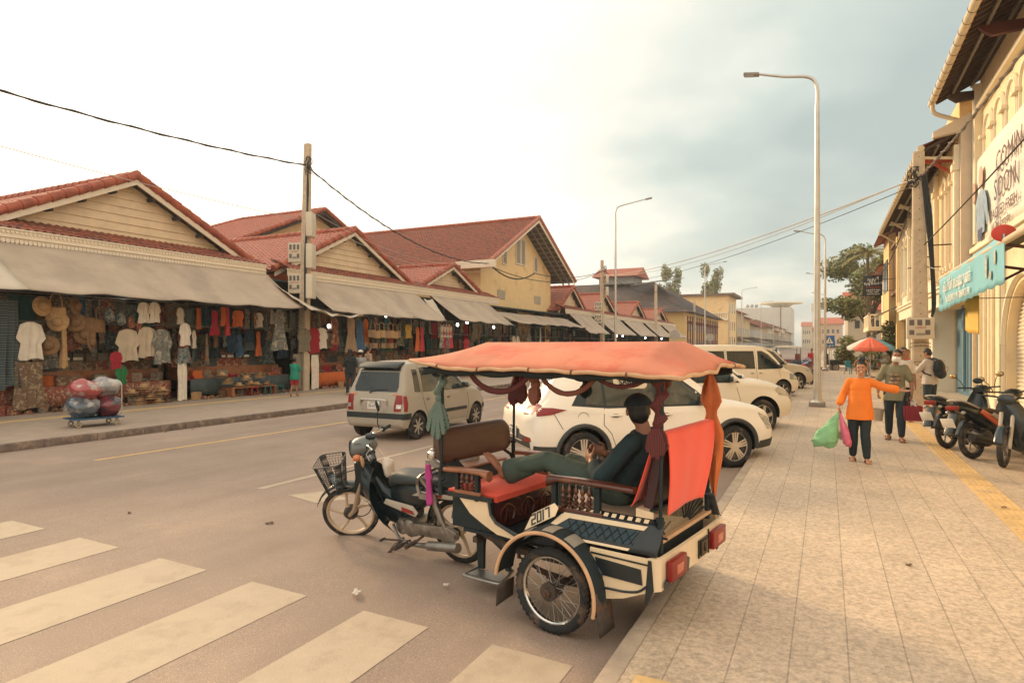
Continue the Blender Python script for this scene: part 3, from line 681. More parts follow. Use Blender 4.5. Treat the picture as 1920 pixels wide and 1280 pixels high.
for s in (1, -1):
 b = MB()
 for k in range(4):
  L = .42 - .08*k; b.tube([(x*L, s*.5, .30+.07*(x*L/.42) ** 2 - .014*k) for x in (-1, -.5, 0, .5, 1)], .009, 4)
 b.bar((-.42, s*.5, .36), (-.42, s*.5, .43), .02); b.bar((.42, s*.5, .36), (.42, s*.5, .43), .02)
 b.build('leaf_spring', rust_m, RM, ang=0)
b = MB()
b.box(-.62, .12, -.46, .46, .44, .47); b.box(.10, .98, -.47, .47, .46, .485)             # floor
b.box(-.62, -.59, -.47, .47, .47, .86)                                                  # rear wall
b.build('floor', blackm_m, RM, ang=0, bevel=.004)
dk = MB(); dk.prism([(-.58, .48), (-.58, .70), (.06, .70), (.10, .66), (.14, .48)], -.46, .46); dk.build('seat_box', M('seat_box_vinyl', (.028, .018, .018), .5), RM, ang=0)
hatch_m = M('teal_grille', (.014, .038, .050), .5, var=.2)
for s in (1, -1):
 P = [(-.70, .80), (-.10, .805), (.02, .80), (.16, .765), (.26, .70), (.34, .60), (.40, .52)]
 def sk(u, v, P=P, s=s):
  k = u*(len(P) - 1); i = min(int(k), len(P) - 2); t = k - i; x = lerp(P[i][0], P[i+1][0], t); zt = lerp(P[i][1], P[i+1][1], t)
  zb = .61 if x < .1 else lerp(.61, .47, min(1, (x - .1)/.3)); return (x - .0*v, s*lerp(.475, .62, v), lerp(zt, min(zb, zt), v))
 b = MB(); b.grid(sk, 30, 4); sko = b.build('side_skirt', black_m, RM, ang=60, solid=.012)
 def skp(x, v, e=.009):   # point on the skirt plane
  zt = table([p for p in P], x)[0]; zb = .61 if x < .1 else lerp(.61, .47, min(1, (x - .1)/.3)); return Vector((x, s*(lerp(.475, .62, v)+e*.6), lerp(zt, min(zb, zt), v)+e))
 b = MB()
 for i in range(11): x = -.60+i*.058; b.tri([skp(x, .06), skp(x+.032, .06), skp(x+.036, .17), skp(x+.004, .17)])
 b.tri([skp(-.60, .25), skp(.02, .25), skp(.05, .38), skp(-.58, .38)]); b.tri([skp(-.06, .3), skp(.04, .3), skp(.10, .62), skp(.05, .66)])
 b.tri([skp(-.52, .93), skp(-.14, .93), skp(-.15, 1.0), skp(-.51, 1.0)])
 b.build('painted_stripes', rcream_m, sko, ang=0, solid=.003)
 b = MB(); b.tri([skp(-.55, .44), skp(-.02, .44), skp(.02, .7), skp(-.08, .84), skp(-.50, .84)]); g = b.build('grille_panel', hatch_m, sko, ang=0, solid=.003)
 b = MB()
 for i in range(8):
  x = -.53+i*.062; b.bar(skp(x, .45, .013), skp(x+.07, .83, .013), .006, .003); b.bar(skp(x+.07, .45, .013), skp(x, .83, .013), .006, .003)
 b.build('grille_lattice', blackm_m, g, ang=0)
 c0 = Vector((.19, s*.525, .705)); ex = Vector((-.62, s*.02, .34)).normalized() if s > 0 else Vector((.62, 0, -.34)).normalized(); ey = Vector((.25, s*-.50, .72)); ey = (ey - ex*ey.dot(ex)).normalized()
 T = frame(c0+ex.cross(ey)*.022, ex, ey)
 b = MB(); b.prism([(-.17, -.05), (.13, -.05), (.165, .0), (.13, .05), (-.09, .05)], -.003, .0, 'z'); b.xf(T); yp = b.build('year_plate', rcream_m, sko, ang=0)
 def bars(ch, x):   # squared digits
  w, h, t = .045, .072, .012
  seg = {'2': [(0, h / 2, w, t), (w / 2 - t / 2, h / 4, t, h / 2), (0, 0, w, t), (-w / 2 + t / 2, -h / 4, t, h / 2), (0, -h / 2, w, t)],
   '0': [(0, h / 2, w, t), (0, -h / 2, w, t), (w / 2 - t / 2, 0, t, h), (-w / 2 + t / 2, 0, t, h)],
   '1': [(0, 0, t, h + t)], '7': [(0, h / 2, w, t), (w / 2 - t / 2, -t / 2, t, h)]}[ch]
  for cx, cy, ww, hh in seg: q.box(x+cx - ww/2, x+cx+ww/2, cy - hh/2, cy+hh/2, .001, .004)
 q = MB()
 for ch, x in zip('2017', (-.075, -.02, .02, .06)): bars(ch, x)
 q.xf(T); q.build('year_digits', black_m, yp, ang=0)
 b = MB(); b.prism([(1.02, .76), (.70, .725), (.675, .65), (.63, .59), (.42, .515), (.40, .485), (.62, .50), (.76, .56), (.88, .62)], s * .49, s * .505); b.build('side_panel', rcream_m, RM, ang=0)
 b = MB(); b.tube([(.70, s*.505, .75), (.675, s*.505, .64), (.63, s*.505, .59), (.40, s*.505, .51)], .014, 6);
 b.box(.66, 1.10, s * .49, s * .515, .73, .765); b.build('panel_frame', black_m, RM, ang=0)
b = MB(); b.box(.70, 1.10, -.46, .46, .485, .74); b.build('front_seat_box', blackm_m, RM, ang=0, bevel=.006)
lac_m = M('dark_red_lacquer', (.055, .014, .014), .22, var=.3, vs=5, coat=.6)
b = MB(); b.box(.685, .70, -.44, .44, .50, .735); lp = b.build('lacquer_panel', lac_m, RM, ang=0)
b = MB()
for k in range(3):
 y = -.28+k*.28; b.tube([(.682, y - .07, .55), (.682, y - .09, .62), (.682, y, .68), (.682, y+.09, .62), (.682, y+.07, .55)], .007, 5, smooth=4); b.tube([(.682, y - .03, .54), (.682, y, .64), (.682, y+.03, .54)], .006, 5, smooth=4)
b.build('carving', wood_m, lp)
b = MB(); b.grid(lambda u, v: (lerp(.66, 1.16, u), lerp(-.45, .45, v), .765+.045*(1 - abs(2*u - 1) ** 4)*(1 - abs(2*v - 1) ** 6)+.004*mnoise.noise((u*5, v*6, 0))), 16, 24); b.box(.665, 1.155, -.445, .445, .72, .768)
b.build('front_cushion', red_m, RM, ang=60)
b = MB(); b.grid(lambda u, v: (lerp(-.50, .10, u), lerp(-.44, .44, v), .735+.05*(1 - abs(2*u - 1) ** 4)*(1 - abs(2*v - 1) ** 6)), 16, 20); b.box(-.5, .10, -.44, .44, .69, .737)
b.build('rear_cushion', M('pale_seat_cloth', (.34, .26, .19), .85, var=.1, vs=8), RM, ang=60)
b = MB(); n0 = 24; R = []
for i in range(n0+1):
 y = lerp(-.49, .49, i/n0); e = 1 - abs(2*i/n0 - 1) ** 14*.30; R.append([Vector((1.245+.042*cos(a)*e+.02*sin(a), y, 1.10+.145*e*(abs(sin(a)) ** .55)*(1 if sin(a) > 0 else -1))) for a in (2*pi*j/20 for j in range(20))])
b.rings(R); b.build('front_backrest', brown_m, RM, ang=70)
for s in (1, -1): b = MB(); b.tube([(1.25, s * .40, .98), (1.19, s * .46, .92), (1.17, s * .50, .84)], .016, 6); b.build('backrest_strut', blackm_m, RM)
b = MB(); b.prism([(-.50, .72), (-.56, .72), (-.69, 1.30), (-.655, 1.345), (-.60, 1.33)], -.44, .42); b.build('rear_backrest', M('dark_plum_vinyl', (.05, .022, .025), .5), RM, ang=0, bevel=.015)
for nm, x, y, z0, xt, z1 in (('p', -.675, .5, .60, -.69, 1.73), ('p', -.64, -.5, .60, -.66, 1.73), ('p', 1.19, .5, .72, 1.165, 1.76), ('p', 1.185, -.5, .82, 1.17, 1.76)):
 b = MB(); b.cyl((x, y, z0), (xt, y, z1), .0125, n=10); b.cyl((x, y, z0), (x, y, z0+.22), .019, n=10); b.cyl((x, y, z0+.2), (x, y, z0+.225), .026, n=10)
 b.cyl((x - .0, y, z0 + .1), (x - .05, y, z0 + .1), .008, n=6); b.build('post', blackm_m, RM)
def spindle(b, x, y, z0, z1):
 h = z1 - z0; pr = [(.009, 0), (.016, .04), (.017, .12), (.009, .17), (.018, .24), (.018, .30), (.009, .35), (.014, .40), (.019, .48), (.012, .56), (.010, .60), (.018, .68), (.017, .80), (.010, .92), (.009, 1)]
 b.lathe([(r, z*h) for r, z in pr], (x, y, z0), n=10)
for s in (1, -1):
 y = s*.49
 def rail(x0, x1, z, nm, roll):
  b = MB(); R = []
  for i in range(15):
   t = i/14; x = lerp(x0, x1, t); w = .042+.012*sin(pi*t); zc = z+.012*sin(2.6*t); hh = .021 if not (t > .85 and roll) else .021+.02*(t - .85)/.15
   R.append([Vector((x, y+w*cos(a), zc - (.018*(t - .85)/.15 if t > .85 and roll else 0)+hh*(abs(sin(a)) ** .6)*(1 if sin(a) > 0 else -1))) for a in (2*pi*j/14 for j in range(14))])
  b.rings(R); return b.build('armrest', wood_m if nm else woodl_m, RM, ang=70)
 a1 = rail(-.50, .17, .975, 1, True); a2 = rail(1.14, .70, .935, 0, True)
 for k in range(5): b = MB(); spindle(b, -.16 + k * .052, y, .79, .955); b.build('spindle', wood_m, a1)
 for k in range(3): b = MB(); spindle(b, .87 + k * .052, y, .785, .92); b.build('spindle', wood_m, a2)
 b = MB(); b.box(-.27, .14, y - .02, y + .02, .735, .79); b.build('lower_rail', wood_m, a1, bevel=.006)
 b = MB(); b.box(.78, 1.04, y - .02, y + .02, .745, .79); b.build('lower_rail', woodl_m, a2, bevel=.006)
 for xa, xb, zt_, pa in ((-.245, -.205, .96, a1), (.10, .135, .96, a1), (.80, .835, .93, a2), (1.0, 1.035, .93, a2)): b = MB(); b.box(xa, xb, y - .018, y + .018, .72, zt_); b.build('arm_post', blackm_m, pa, ang=0)
b = MB(); b.prism([(-.62, .66), (-.62, .845), (-.50, .86), (-.50, .66)], -.50, .48); sb = b.build('rear_box', rcream_m, RM, ang=0)
b = MB()
for i in range(9):
 a = radians(205 - i*16); o = Vector((-.623, -.08, .655)); e = o+Vector((0, cos(a)*.40, -sin(a)*.0+abs(sin(a))*.19+.01)); 
 if e.z > .84: e = o+(e - o)*((.84 - o.z)/(e.z - o.z))
 b.bar(o+(e - o)*.22, e, .004, .012, up=(1, 0, 0))
b.tube([(-.624, .46, .80), (-.624, .36, .72), (-.624, .30, .67)], .006, 4); b.tube([(-.624, .46, .70), (-.624, .30, .70), (-.624, .2, .73)], .005, 4)
b.build('sunburst_lines', black_m, sb, ang=0)
b = MB(); b.box(-.66, -.60, -.54, .54, .635, .662); b.build('rear_ledge', tan_m, RM, ang=0, bevel=.006)
b = MB(); b.box(-.60, -.40, -.64, .64, .40, .415); b.box(-.42, -.40, -.62, .62, .41, .60); b.build('boot_tray', blackm_m, RM, ang=0)
def bf(y): return -.73+.025*abs(y/.66) ** 2
R = []
pth = [(-.26, .665), (-.50, .668), (-.665, .665), (-.725, .60), (-.735, .3), (-.735, -.3), (-.725, -.60), (-.665, -.665), (-.50, -.668), (-.26, -.665)]
b = MB(); inner = []
for i, (x, y) in enumerate(pth):
 t = abs(i - 4.5); zb = .42 if t < 1.2 else (.40 if t < 3 else .30+.02*(t > 4)); 
 if t > 3: zb = {3.5: .33, 4.5: .27}.get(t, .33)
 d = Vector((x, y)).normalized()*.025; R.append([Vector((x, y, zb)), Vector((x, y, .60)), Vector((x - d.x, y - d.y, .605)), Vector((x - d.x, y - d.y, zb))])
b.rings(R); bump = b.build('rear_bumper', rcream_m, RM, ang=30)
b = MB()
for s in (1, -1):
 y = s*.671
 b.prism([(-.30, .555), (-.62, .535), (-.63, .44), (-.34, .45)], y - .003*s, y+.004*s)
 b.prism([(-.27, .585), (-.665, .575), (-.665, .566), (-.27, .574)], y - .003*s, y+.004*s)
 b.tube([(-.285, y, .52), (-.345, y, .46), (-.335, y, .38), (-.295, y, .31)], .009, 5, smooth=5)
 b.tube([(-.30, y, .30), (-.36, y, .365), (-.50, y, .375), (-.60, y, .395), (-.66, y, .44)], .008, 5, smooth=5)
 b.prism([(-.668, .60), (-.69, .60), (-.705, .42), (-.66, .32), (-.645, .33)], y - .004*s, y+.002*s)
bl = b.build('bumper_pattern', black_m, bump, ang=0)
b = MB()
def rear(poly): b.prism(poly, -.745, -.7385, 'x')
rear([(.18, .42), (.26, .415), (.30, .49), (.24, .535), (.16, .50)]); rear([(-.02, .44), (-.20, .44), (-.20, .565), (-.02, .565)]); rear([(.60, .42), (.5, .42), (.46, .45), (.52, .47), (.58, .455)]); rear([(-.22, .43), (-.235, .43), (-.235, .6), (-.22, .6)])
b.build('bumper_marks', black_m, bump, ang=0)
for y0, y1 in ((.285, .545), (-.25, -.53)):
 b = MB(); b.box(-.775, -.735, min(y0, y1), max(y0, y1), .445, .575); tl = b.build('tail_light', lampr_m, RM, bevel=.012)
 b = MB(); yc = (y0 + y1) / 2; b.box(-.778, -.770, yc - .06, yc + .05, .475, .535); b.build('reflector', M('pink_lens', (.5, .14, .08), .25), tl, bevel=.003)
b = MB(); b.box(-.757, -.7457, -.17, -.05, .455, .55); b.sph((-.762, -.11, .505), (.01, .022, .032), 10, 6); b.build('emblem_plate', M('old_bronze', (.09, .065, .04), .5, metal=.6), RM, bevel=.003)
b = MB()
b.prism([(1.34, .99), (1.26, .78), (1.07, .56), (.975, .40), (.955, .13), (.90, .13), (.895, .40), (.84, .45), (.835, .54), (.90, .60), (.97, .66), (1.02, .76), (1.12, .92), (1.22, 1.0)], .285, .315)
b.box(.60, .93, .28, .32, .44, .49); b.box(.64, .68, .285, .315, .16, .46); b.bar((.88, .30, .42), (.68, .30, .30), .02, .03)
b.build('hitch_frame', blackm_m, RM, ang=0)
b = MB(); b.tube([(.93, .29, .17), (.955, .29, .135), (.955, .46, .125), (.93, .49, .12), (.62, .49, .125), (.60, .46, .13), (.62, .30, .17)], .013, 8, smooth=4); b.build('foot_plate', steel_m, RM)
b = MB(); b.box(.63, .94, .33, .47, .126, .132); b.build('foot_plate', steel_m, RM, ang=0)
b = MB(); b.bar((1.1, -.30, .60), (1.1, .30, .60), .05); b.bar((1.15, .0, .60), (1.62, .06, .86), .05, .05); b.box(1.52, 1.70, -.02, .14, .84, .90); b.bar((1.30, .28, .88), (1.62, .10, .90), .03); b.bar((1.30, -.28, .88), (1.62, .0, .90), .03)
b.build('drawbar', steel_m, RM, ang=0, bevel=.006)
b = MB(); b.lathe([(.05, 0), (.055, .02), (.05, .06), (.03, .075), (.032, .09), (.012, .1), (.012, .13)], (1.66, .08, .90), n=16); b.build('coupling_cap', chrome_m, RM)
b = MB(); b.prism([(1.50, .70), (1.30, .90), (1.12, .88), (1.0, .72), (1.05, .60), (1.20, .70), (1.36, .72)], -.20, .27); b.build('hitch_cover', blackm_m, RM, ang=0, bevel=.01)
b = MB(); b.prism([(1.16, .90), (1.32, .905), (1.32, .89), (1.16, .885)], -.36, .36); b.build('front_shelf', woodl_m, RM, ang=0)
X0, X1 = -.87, 1.42
def roofpt(u, v):
 """u along (rear->front), v across (left->right)"""
 x = lerp(X0, X1, u); y = lerp(.66, -.66, v); a = abs(2*v - 1)
 er = min(1, max(0, (x - X0)/.26)); ef = min(1, max(0, (X1 - x)/.42)); er = er ** .8; ef = ef ** .8
 edge = 1.755+.045*max(0, (x - .9)/.5)+.005*sin(x*5.2) - .03*max(0, 1 - (x - X0)/.5)+(.04 if v > .5 else 0)*max(0, 1 - (x - X0)/.5)
 top = 1.945; h = min(1, 1.12*(1 - a) ** .72*(1+.25*a))
 endz = edge+(.02 if v < .5 else .02)*h
 z = lerp(endz, edge+(top - edge)*h, min(er, ef))
 inset = .07*max(0, (x - .95)/.47) ** 2*a
 return Vector((x, y*(1 - inset) if a > 0 else y, z))
b = MB(); b.grid(roofpt, 60, 40); cn = b.build('canopy', roof_m, RM, ang=180, solid=.008)
E_ = [roofpt(u/40, 0) for u in range(41)]+[roofpt(1, v/20) for v in range(1, 21)]+[roofpt(1 - u/40, 1) for u in range(1, 41)]+[roofpt(0, 1 - v/20) for v in range(1, 20)]
b = MB(); b.tube([p + Vector((0, 0, -.008 + .004 * sin(i * 1.3))) for i, p in enumerate(E_)], [.0135 + .003 * mnoise.noise((i * .7, 0, 0)) for i in range(len(E_))], 8, closed=True); b.build('canopy_rim', tan_m, cn)
b = MB()
for i in (6, 13, 19, 27, 34, 45, 52, 70, 88, 104): p = E_[i]; q = E_[(i+1) % len(E_)]; b.cyl(p+Vector((0, 0, -.008)), p+(q - p).normalized()*.012+Vector((0, 0, -.008)), .018, n=8)
b.build('rim_clip', M('brown_tie', (.16, .07, .04), .8), cn)
b = MB()
for s in (1, -1): b.bar((-.70, s*.5, 1.725), (1.19, s*.5, 1.745), .025)
for x in (-.69, -.05, .55, 1.18): b.bar((x, -.5, 1.735), (x, .5, 1.735), .022); b.tube([(x, .5, 1.74), (x, .3, 1.79), (x, 0, 1.84), (x, -.3, 1.79), (x, -.5, 1.74)], .009, 6, smooth=3)
b.build('canopy_frame', blackm_m, RM, ang=0)
b = MB()
for s in (1, -1): b.grid(lambda u, v: (lerp(-.80, 1.30, u), s*(.60+.01*sin(u*40)), 1.75 - v*(.045+.02*abs(sin(u*17)))), 60, 2)
b.grid(lambda u, v: (1.28, lerp(-.55, .55, u), 1.76 - v*(.05+.02*abs(sin(u*9)))), 20, 2)
b.build('canopy_valance', blackm_m, cn, ang=180, solid=.004)
b = MB(); b.sph((1.22, .46, 1.69), (.09, .07, .03), 14, 8); b.build('canopy_lamp', blackm_m, RM)
def drape(u, v):
 y = lerp(.47, -.49, u); k = v
 top = 1.352 - .0*u
 if k < .42: t = k/.42; x = lerp(-.46+.03*sin(u*9), -.625, t ** .8); z = lerp(.86+.05*u, top, t) 
 elif k < .5: t = (k - .42)/.08; x = -.625 - .075*t; z = top+.012*sin(pi*t)
 else: t = (k - .5)/.5; x = -.70 - .02*sin(pi*t) - .01*t; z = lerp(top, .87+.02*u - .06*u*u, t); y += .30*t*u*u; z -= .03*t*(1 - u)
 f = .008*sin(u*5+v*2)*min(1, abs(v - .46)*3)+.002*sin(u*17+v*4)
 return (x - f, y+.012*sin(v*9) , z)
b = MB(); b.grid(drape, 50, 44)
tag(b.build('seat_cloth', red_m, ang=180, solid=.006), 'bright red cloth draped over the carriage rear backrest', 'cloth')
bpy.data.objects['seat_cloth'].location = RM.location; bpy.data.objects['seat_cloth'].rotation_euler = RM.rotation_euler
def inRM(o): o.location = RM.location; o.rotation_euler = RM.rotation_euler; return o
sc_teal = pattern('teal_striped_scarf', ['#2a5a55', '#3d7a6c', '#8a6e5c', '#2f6660', '#b08a70', '#356a62'], 'stripe', 9, sq=(3, 3, .3))
sc_mar = pattern('maroon_scarf', ['#431a1c', '#5e2423', '#331416', '#6b3029'], 'stripe', 9, sq=(3, 3, .4))
sc_brn = pattern('brown_scarf', ['#6b3a2a', '#4a2420', '#7d4a34'], 'stripe', 9, sq=(3, 3, .4))
def swag(a, c, drop, r, m, label, n=16):
 a = Vector(a); c = Vector(c); b = MB(); P = []
 for i in range(n+1): t = i/n; P.append(a.lerp(c, t)+Vector((0, .0, -drop*(1 - (2*t - 1) ** 2) ** .8)))
 R = []
 for i, p in enumerate(P):
  d = (P[min(i+1, n)] - P[max(i - 1, 0)]).normalized(); s = Vector((0, 1, 0)); u_ = s.cross(d).normalized(); tw = i*.25
  R.append([p+(s*cos(t+tw)*.3+u_*sin(t+tw))*r*(1+.25*sin(3*t+i*.4)) for t in (2*pi*j/10 for j in range(10))])
 b.rings(R); return inRM(tag(b.build('scarf_swag', m, ang=180), label, 'scarf', 'scarves tied under the carriage canopy'))
def tassel(top, ztop, zk, zb, w, m, label, twist=3.0, lean=(0, 0)):
 """twisted scarf, knotted, with a fanned fringe"""
 x, y = top; b = MB(); n = 22; R = []
 for i in range(n+1):
  t = i/n; z = lerp(ztop, zk, t); r = .026+.012*abs(sin(t*pi*twist)); o = Vector((.018*sin(t*pi*twist)+lean[0]*t, .014*cos(t*pi*twist)+lean[1]*t, 0))
  R.append([Vector((x, y, z))+o+Vector((cos(a+t*4)*r*1.2, sin(a+t*4)*r*.8, 0)) for a in (2*pi*j/10 for j in range(10))])
 b.rings(R); k = Vector((x+lean[0], y+lean[1], zk)); b.sph(k, (.038, .03, .034), 10, 8)
 for j in range(11):
  a = -1+2*j/10; L = (zk - zb)*(1 - .25*abs(a)+.1*sin(j*2.1)); e = k+Vector((a*w, .03*sin(j*2.), -L)); mdl = k.lerp(e, .5)+Vector((a*.012, .01, .01))
  b.rings([[q+Vector((s1*wd, s2*.010, 0)) for s1, s2 in ((-1, -1), (1, -1), (1, 1), (-1, 1))] for q, wd in ((k, .008), (mdl, .020), (e, .022), (e+Vector((0, 0, -.03)), .009))])
 return inRM(tag(b.build('scarf', m, ang=50), label, 'scarf', 'scarves tied under the carriage canopy'))
tassel((1.17, .5), 1.74, 1.50, 1.21, .09, sc_teal, 'teal and beige striped scarf knotted round the front near post', 3, (.035, 0))
tassel((1.17, -.5), 1.74, 1.56, 1.40, .03, sc_mar, 'dark maroon scarf hanging straight on the far front post', 2)
tassel((1.10, -.50), 1.74, 1.60, 1.42, .03, sc_mar, 'second dark maroon scarf just behind the far front post', 2, (-.02, 0))
tassel((.42, -.52), 1.72, 1.60, 1.50, .03, M('black_scarf', (.01, .02, .025), .9), 'short black scarf end hanging from the far canopy edge', 1)
tassel((.26, .52), 1.72, 1.64, 1.53, .02, sc_brn, 'brown scarf end hanging from the middle of the near canopy edge', 1)
tassel((-.30, -.50), 1.74, 1.68, 1.60, .03, sc_brn, 'faint brown scarf end under the far canopy edge above the driver', 1)
tassel((-.68, .5), 1.72, 1.42, 1.24, .05, sc_mar, 'maroon striped scarf knotted round the rear near post beside the driver', 4, (.02, .0))
swag((.88, .53, 1.75), (.30, .53, 1.74), .17, .022, sc_mar, 'maroon swag looping down just behind the front near post')
swag((.22, .53, 1.74), (-.24, .53, 1.74), .155, .018, sc_brn, 'reddish brown swag looping in the middle of the near edge')
swag((-.22, .53, 1.73), (-.60, .53, 1.72), .075, .014, sc_mar, 'thin maroon swag just above the driver')
swag((.66, -.52, 1.74), (.20, -.52, 1.74), .12, .018, M('black_scarf', (.01, .02, .025), .9), 'black swag on the far canopy edge')
orange_m = M('orange_umbrella_cloth', (.50, .13, .035), .8, var=.15, vs=6)
b = MB(); R = []
for i in range(29):
 t = i/28; z = lerp(1.70, .76, t); r = table([(0, .02), (.10, .05), (.22, .075), (.30, .035), (.34, .045), (.48, .085), (.7, .055), (.9, .02), (1, .008)], t)[0]
 R.append([Vector((-.66 - .03*t, -.505 - .01*t, z))+Vector((cos(a)*r*(1+.28*cos(a*4+t*5)), sin(a)*r*(1+.28*cos(a*4+t*5)), 0)) for a in (2*pi*j/20 for j in range(20))])
b.rings(R); um = inRM(tag(b.build('closed_umbrella', orange_m, ang=60), 'folded orange brown umbrella strapped upright to the rear far post', 'umbrella'))
b = MB(); b.cyl((-.66, -.505, 1.72), (-.69, -.515, .74), .006, n=6); b.build('shaft', rust_m, um)
b = MB(); b.sph((1.43, -.10, .905), (.14, .12, .12), 20, 12); hm = b.build('helmet', M('silver_grey_helmet', (.33, .31, .27), .25, coat=.7, var=.1, col2=(.30, .07, .03), thr=.62), None)
inRM(tag(hm, 'silver crash helmet with dark visor on the shelf in front of the carriage seat', 'helmet'))
b = MB(); b.grid(lambda u, v: (1.43 + .144 * cos(lerp(-.9, .9, u)) * cos(lerp(.0, .75, v)), -.10 + .124 * sin(lerp(-.9, .9, u)) , .915 + .12 * sin(lerp(.0, .75, v))), 12, 6); b.build('visor', M('dark_visor', (.02, .03, .035), .1, coat=1), hm, solid=.003)
pink_m = M('magenta_cloth', (.42, .05, .21), .9, var=.12, vs=8)
b = MB(); R = []
for i in range(19):
 t = i/18; z = lerp(.90, .56, t); w = table([(0, .022), (.2, .035), (.33, .05), (.36, .026), (.7, .036), (.94, .042), (1, .036)], t)[0]
 R.append([Vector((1.515 - .02*t, .30, z))+Vector((cos(a)*w, sin(a)*.018*(1+.5*cos(5*a)), .012*sin(a*3)*(t > .9))) for a in (2*pi*j/16 for j in range(16))])
b.rings(R); inRM(tag(b.build('rag', pink_m, ang=180), 'magenta cloth hanging down in front of the moped rear side', 'cloth'))
# ================================================================ moped
def alloy(parent, c, R, tr, T=None, nsp=5, col=None, nm='wheel'):
 """cast wheel"""
 col = col or tanrim_m; c = Vector(c); b = MB(); b.torus(c, R - tr, tr, (0, 1, 0), 44, 10, .95); w = b.build(nm, rub_m, parent)
 b = MB(); ri = R - tr*2.0; b.torus(c, ri, .017, (0, 1, 0), 44, 8, 1.3); b.lathe([(.05, -.03), (.05, .03), (.02, .04), (.0, .04)], c, (0, 1, 0), 18)
 for i in range(nsp):
  a = 2*pi*i/nsp+.3; P = [c+Vector((cos(a+k*.16)*r, 0, sin(a+k*.16)*r)) for k, r in ((0, .04), (.3, ri*.45), (1, ri*.8), (1.3, ri))]
  b.tube(P, [.022, .015, .013, .02], 6, smooth=3)
 b.build('rim', col, w); q = MB(); q.lathe([(.045, -.05), (.045, .05)], c, (0, 1, 0), 18); q.build('brake_drum', rust_m, w)
 return w
tanrim_m = M('tan_cast_rim', (.50, .37, .24), .45, var=.08)
plast_m = M('black_plastic', (.010, .018, .021), .3, var=.25, vs=5, coat=.25)
seatb_m = M('seat_vinyl', (.035, .045, .045), .5, var=.15, vs=5)
silver_m = M('silver_plastic', (.42, .37, .30), .4, var=.1, vs=5, coat=.2)
alu_m = M('worn_aluminium', (.30, .27, .23), .4, metal=.75, var=.35, vs=12, col2=(.10, .085, .07), thr=.6)
LEAN = radians(8); HEAD = RM.rotation_euler.z
MP = thing('moped', 'dark underbone moped with front basket, leaning on its stand and pulling the carriage', 'moped', (-1.534 + 1.385 * -.9865, 4.67 + 1.385 * .164, 0), rot=(-LEAN, 0, HEAD))
alloy(MP, (0, 0, .295), .295, .030)
def loftx(name, st, mat, parent, n=16, e=.8, ang=60, cap=True):
 """st: (x, z centre, half width, half height)"""
 b = MB(); R = []
 for x, z, w, h in st: R.append([Vector((x, w*(abs(cos(a)) ** e)*(1 if cos(a) > 0 else -1), z+h*(abs(sin(a)) ** e)*(1 if sin(a) > 0 else -1))) for a in (2*pi*j/n for j in range(n))])
 b.rings(R, False, cap); return b.build(name, mat, parent, ang=ang)
st = [(.76, .63, .05, .045), (.73, .68, .10, .07), (.64, .715, .13, .07), (.45, .735, .14, .06), (.25, .74, .125, .045), (.05, .755, .12, .045), (-.12, .77, .10, .04), (-.20, .775, .06, .025)]
loftx('seat', [tuple(x) for x in st], seatb_m, MP)
loftx('body', [(.76, .52, .06, .12), (.64, .54, .10, .16), (.45, .57, .12, .16), (.25, .63, .115, .10), (.0, .665, .11, .075), (-.18, .70, .08, .05), (-.28, .73, .03, .02)], plast_m, MP)
loftx('centre_tunnel', [(.98, .58, .05, .10), (.88, .47, .06, .10), (.76, .42, .065, .10), (.60, .42, .065, .12), (.45, .44, .05, .10)], plast_m, MP)
b = MB(); R = []
for t in range(11):
 u = t/10; x = lerp(1.10, .80, u)+.03*sin(pi*u); z = lerp(.83, .27, u); w = table([(0, .06), (.15, .16), (.4, .235), (.75, .24), (1, .15)], u)[0]
 R.append([Vector((x+dx, y, z+dx*.4)) for y, dx in ((-w, -.15), (-w*.8, .0), (-w*.35, .05), (0, .062), (w*.35, .05), (w*.8, .0), (w, -.15), (w*.8, -.025), (w*.3, .02), (0, .03), (-w*.3, .02), (-w*.8, -.025))])
b.rings(R); b.build('leg_shield', plast_m, MP, ang=60)
for s in (1, -1):
 textmesh('HONDA', .050, 'maker_lettering', M('pale_lettering', (.55, .48, .36), .5), MP, frame((.935, s * .222, .515), (-.95, .32, 0) if s > 0 else (.95, .32, 0), (.25, .0, 1)), sx=1.3)
 b = MB(); b.prism([(.80, .47), (.40, .40), (.36, .44), (.42, .50), (.76, .52)], s * .115, s * .128); sc_ = b.build('side_cover', silver_m, MP, bevel=.008)
 b = MB(); b.prism([(.56, .43), (.40, .42), (.42, .455), (.56, .475)], s * .128, s * .131); b.build('badge', M('badge_red', (.25, .03, .02), .4), sc_, ang=0)
 b = MB(); b.prism([(.42, .60), (-.10, .625), (-.12, .665), (.30, .655)], s * .112, s * .125); sd = b.build('side_stripe', silver_m, MP, bevel=.005)
 b = MB(); b.prism([(.25, .62), (.05, .627), (.05, .65), (.22, .645)], s * .125, s * .128); b.build('stripe_red', M('badge_red', (.25, .03, .02), .4), sd, ang=0)
 b = MB(); b.cyl((.05, s * .10, .29), (.16, s * .12, .62), .022, n=10); b.cyl((.09, s * .108, .40), (.16, s * .12, .62), .032, n=10); b.build('shock_absorber', steel_m, MP)
 b = MB(); b.bar((.40, s * .06, .30), (0, s * .075, .295), .03, .045); b.build('swing_arm', steel_m, MP, ang=0)
b = MB(); b.lathe([(.0, -.09), (.085, -.09), (.095, -.05), (.095, .05), (.08, .11), (.05, .125), (.0, .125)], (.50, 0, .27), (0, 1, 0), 20); b.lathe([(.0, -.10), (.07, -.10), (.07, .10), (.05, .11), (0, .11)], (.62, 0, .26), (0, 1, 0), 18)
b.box(.46, .66, -.09, .09, .20, .34)
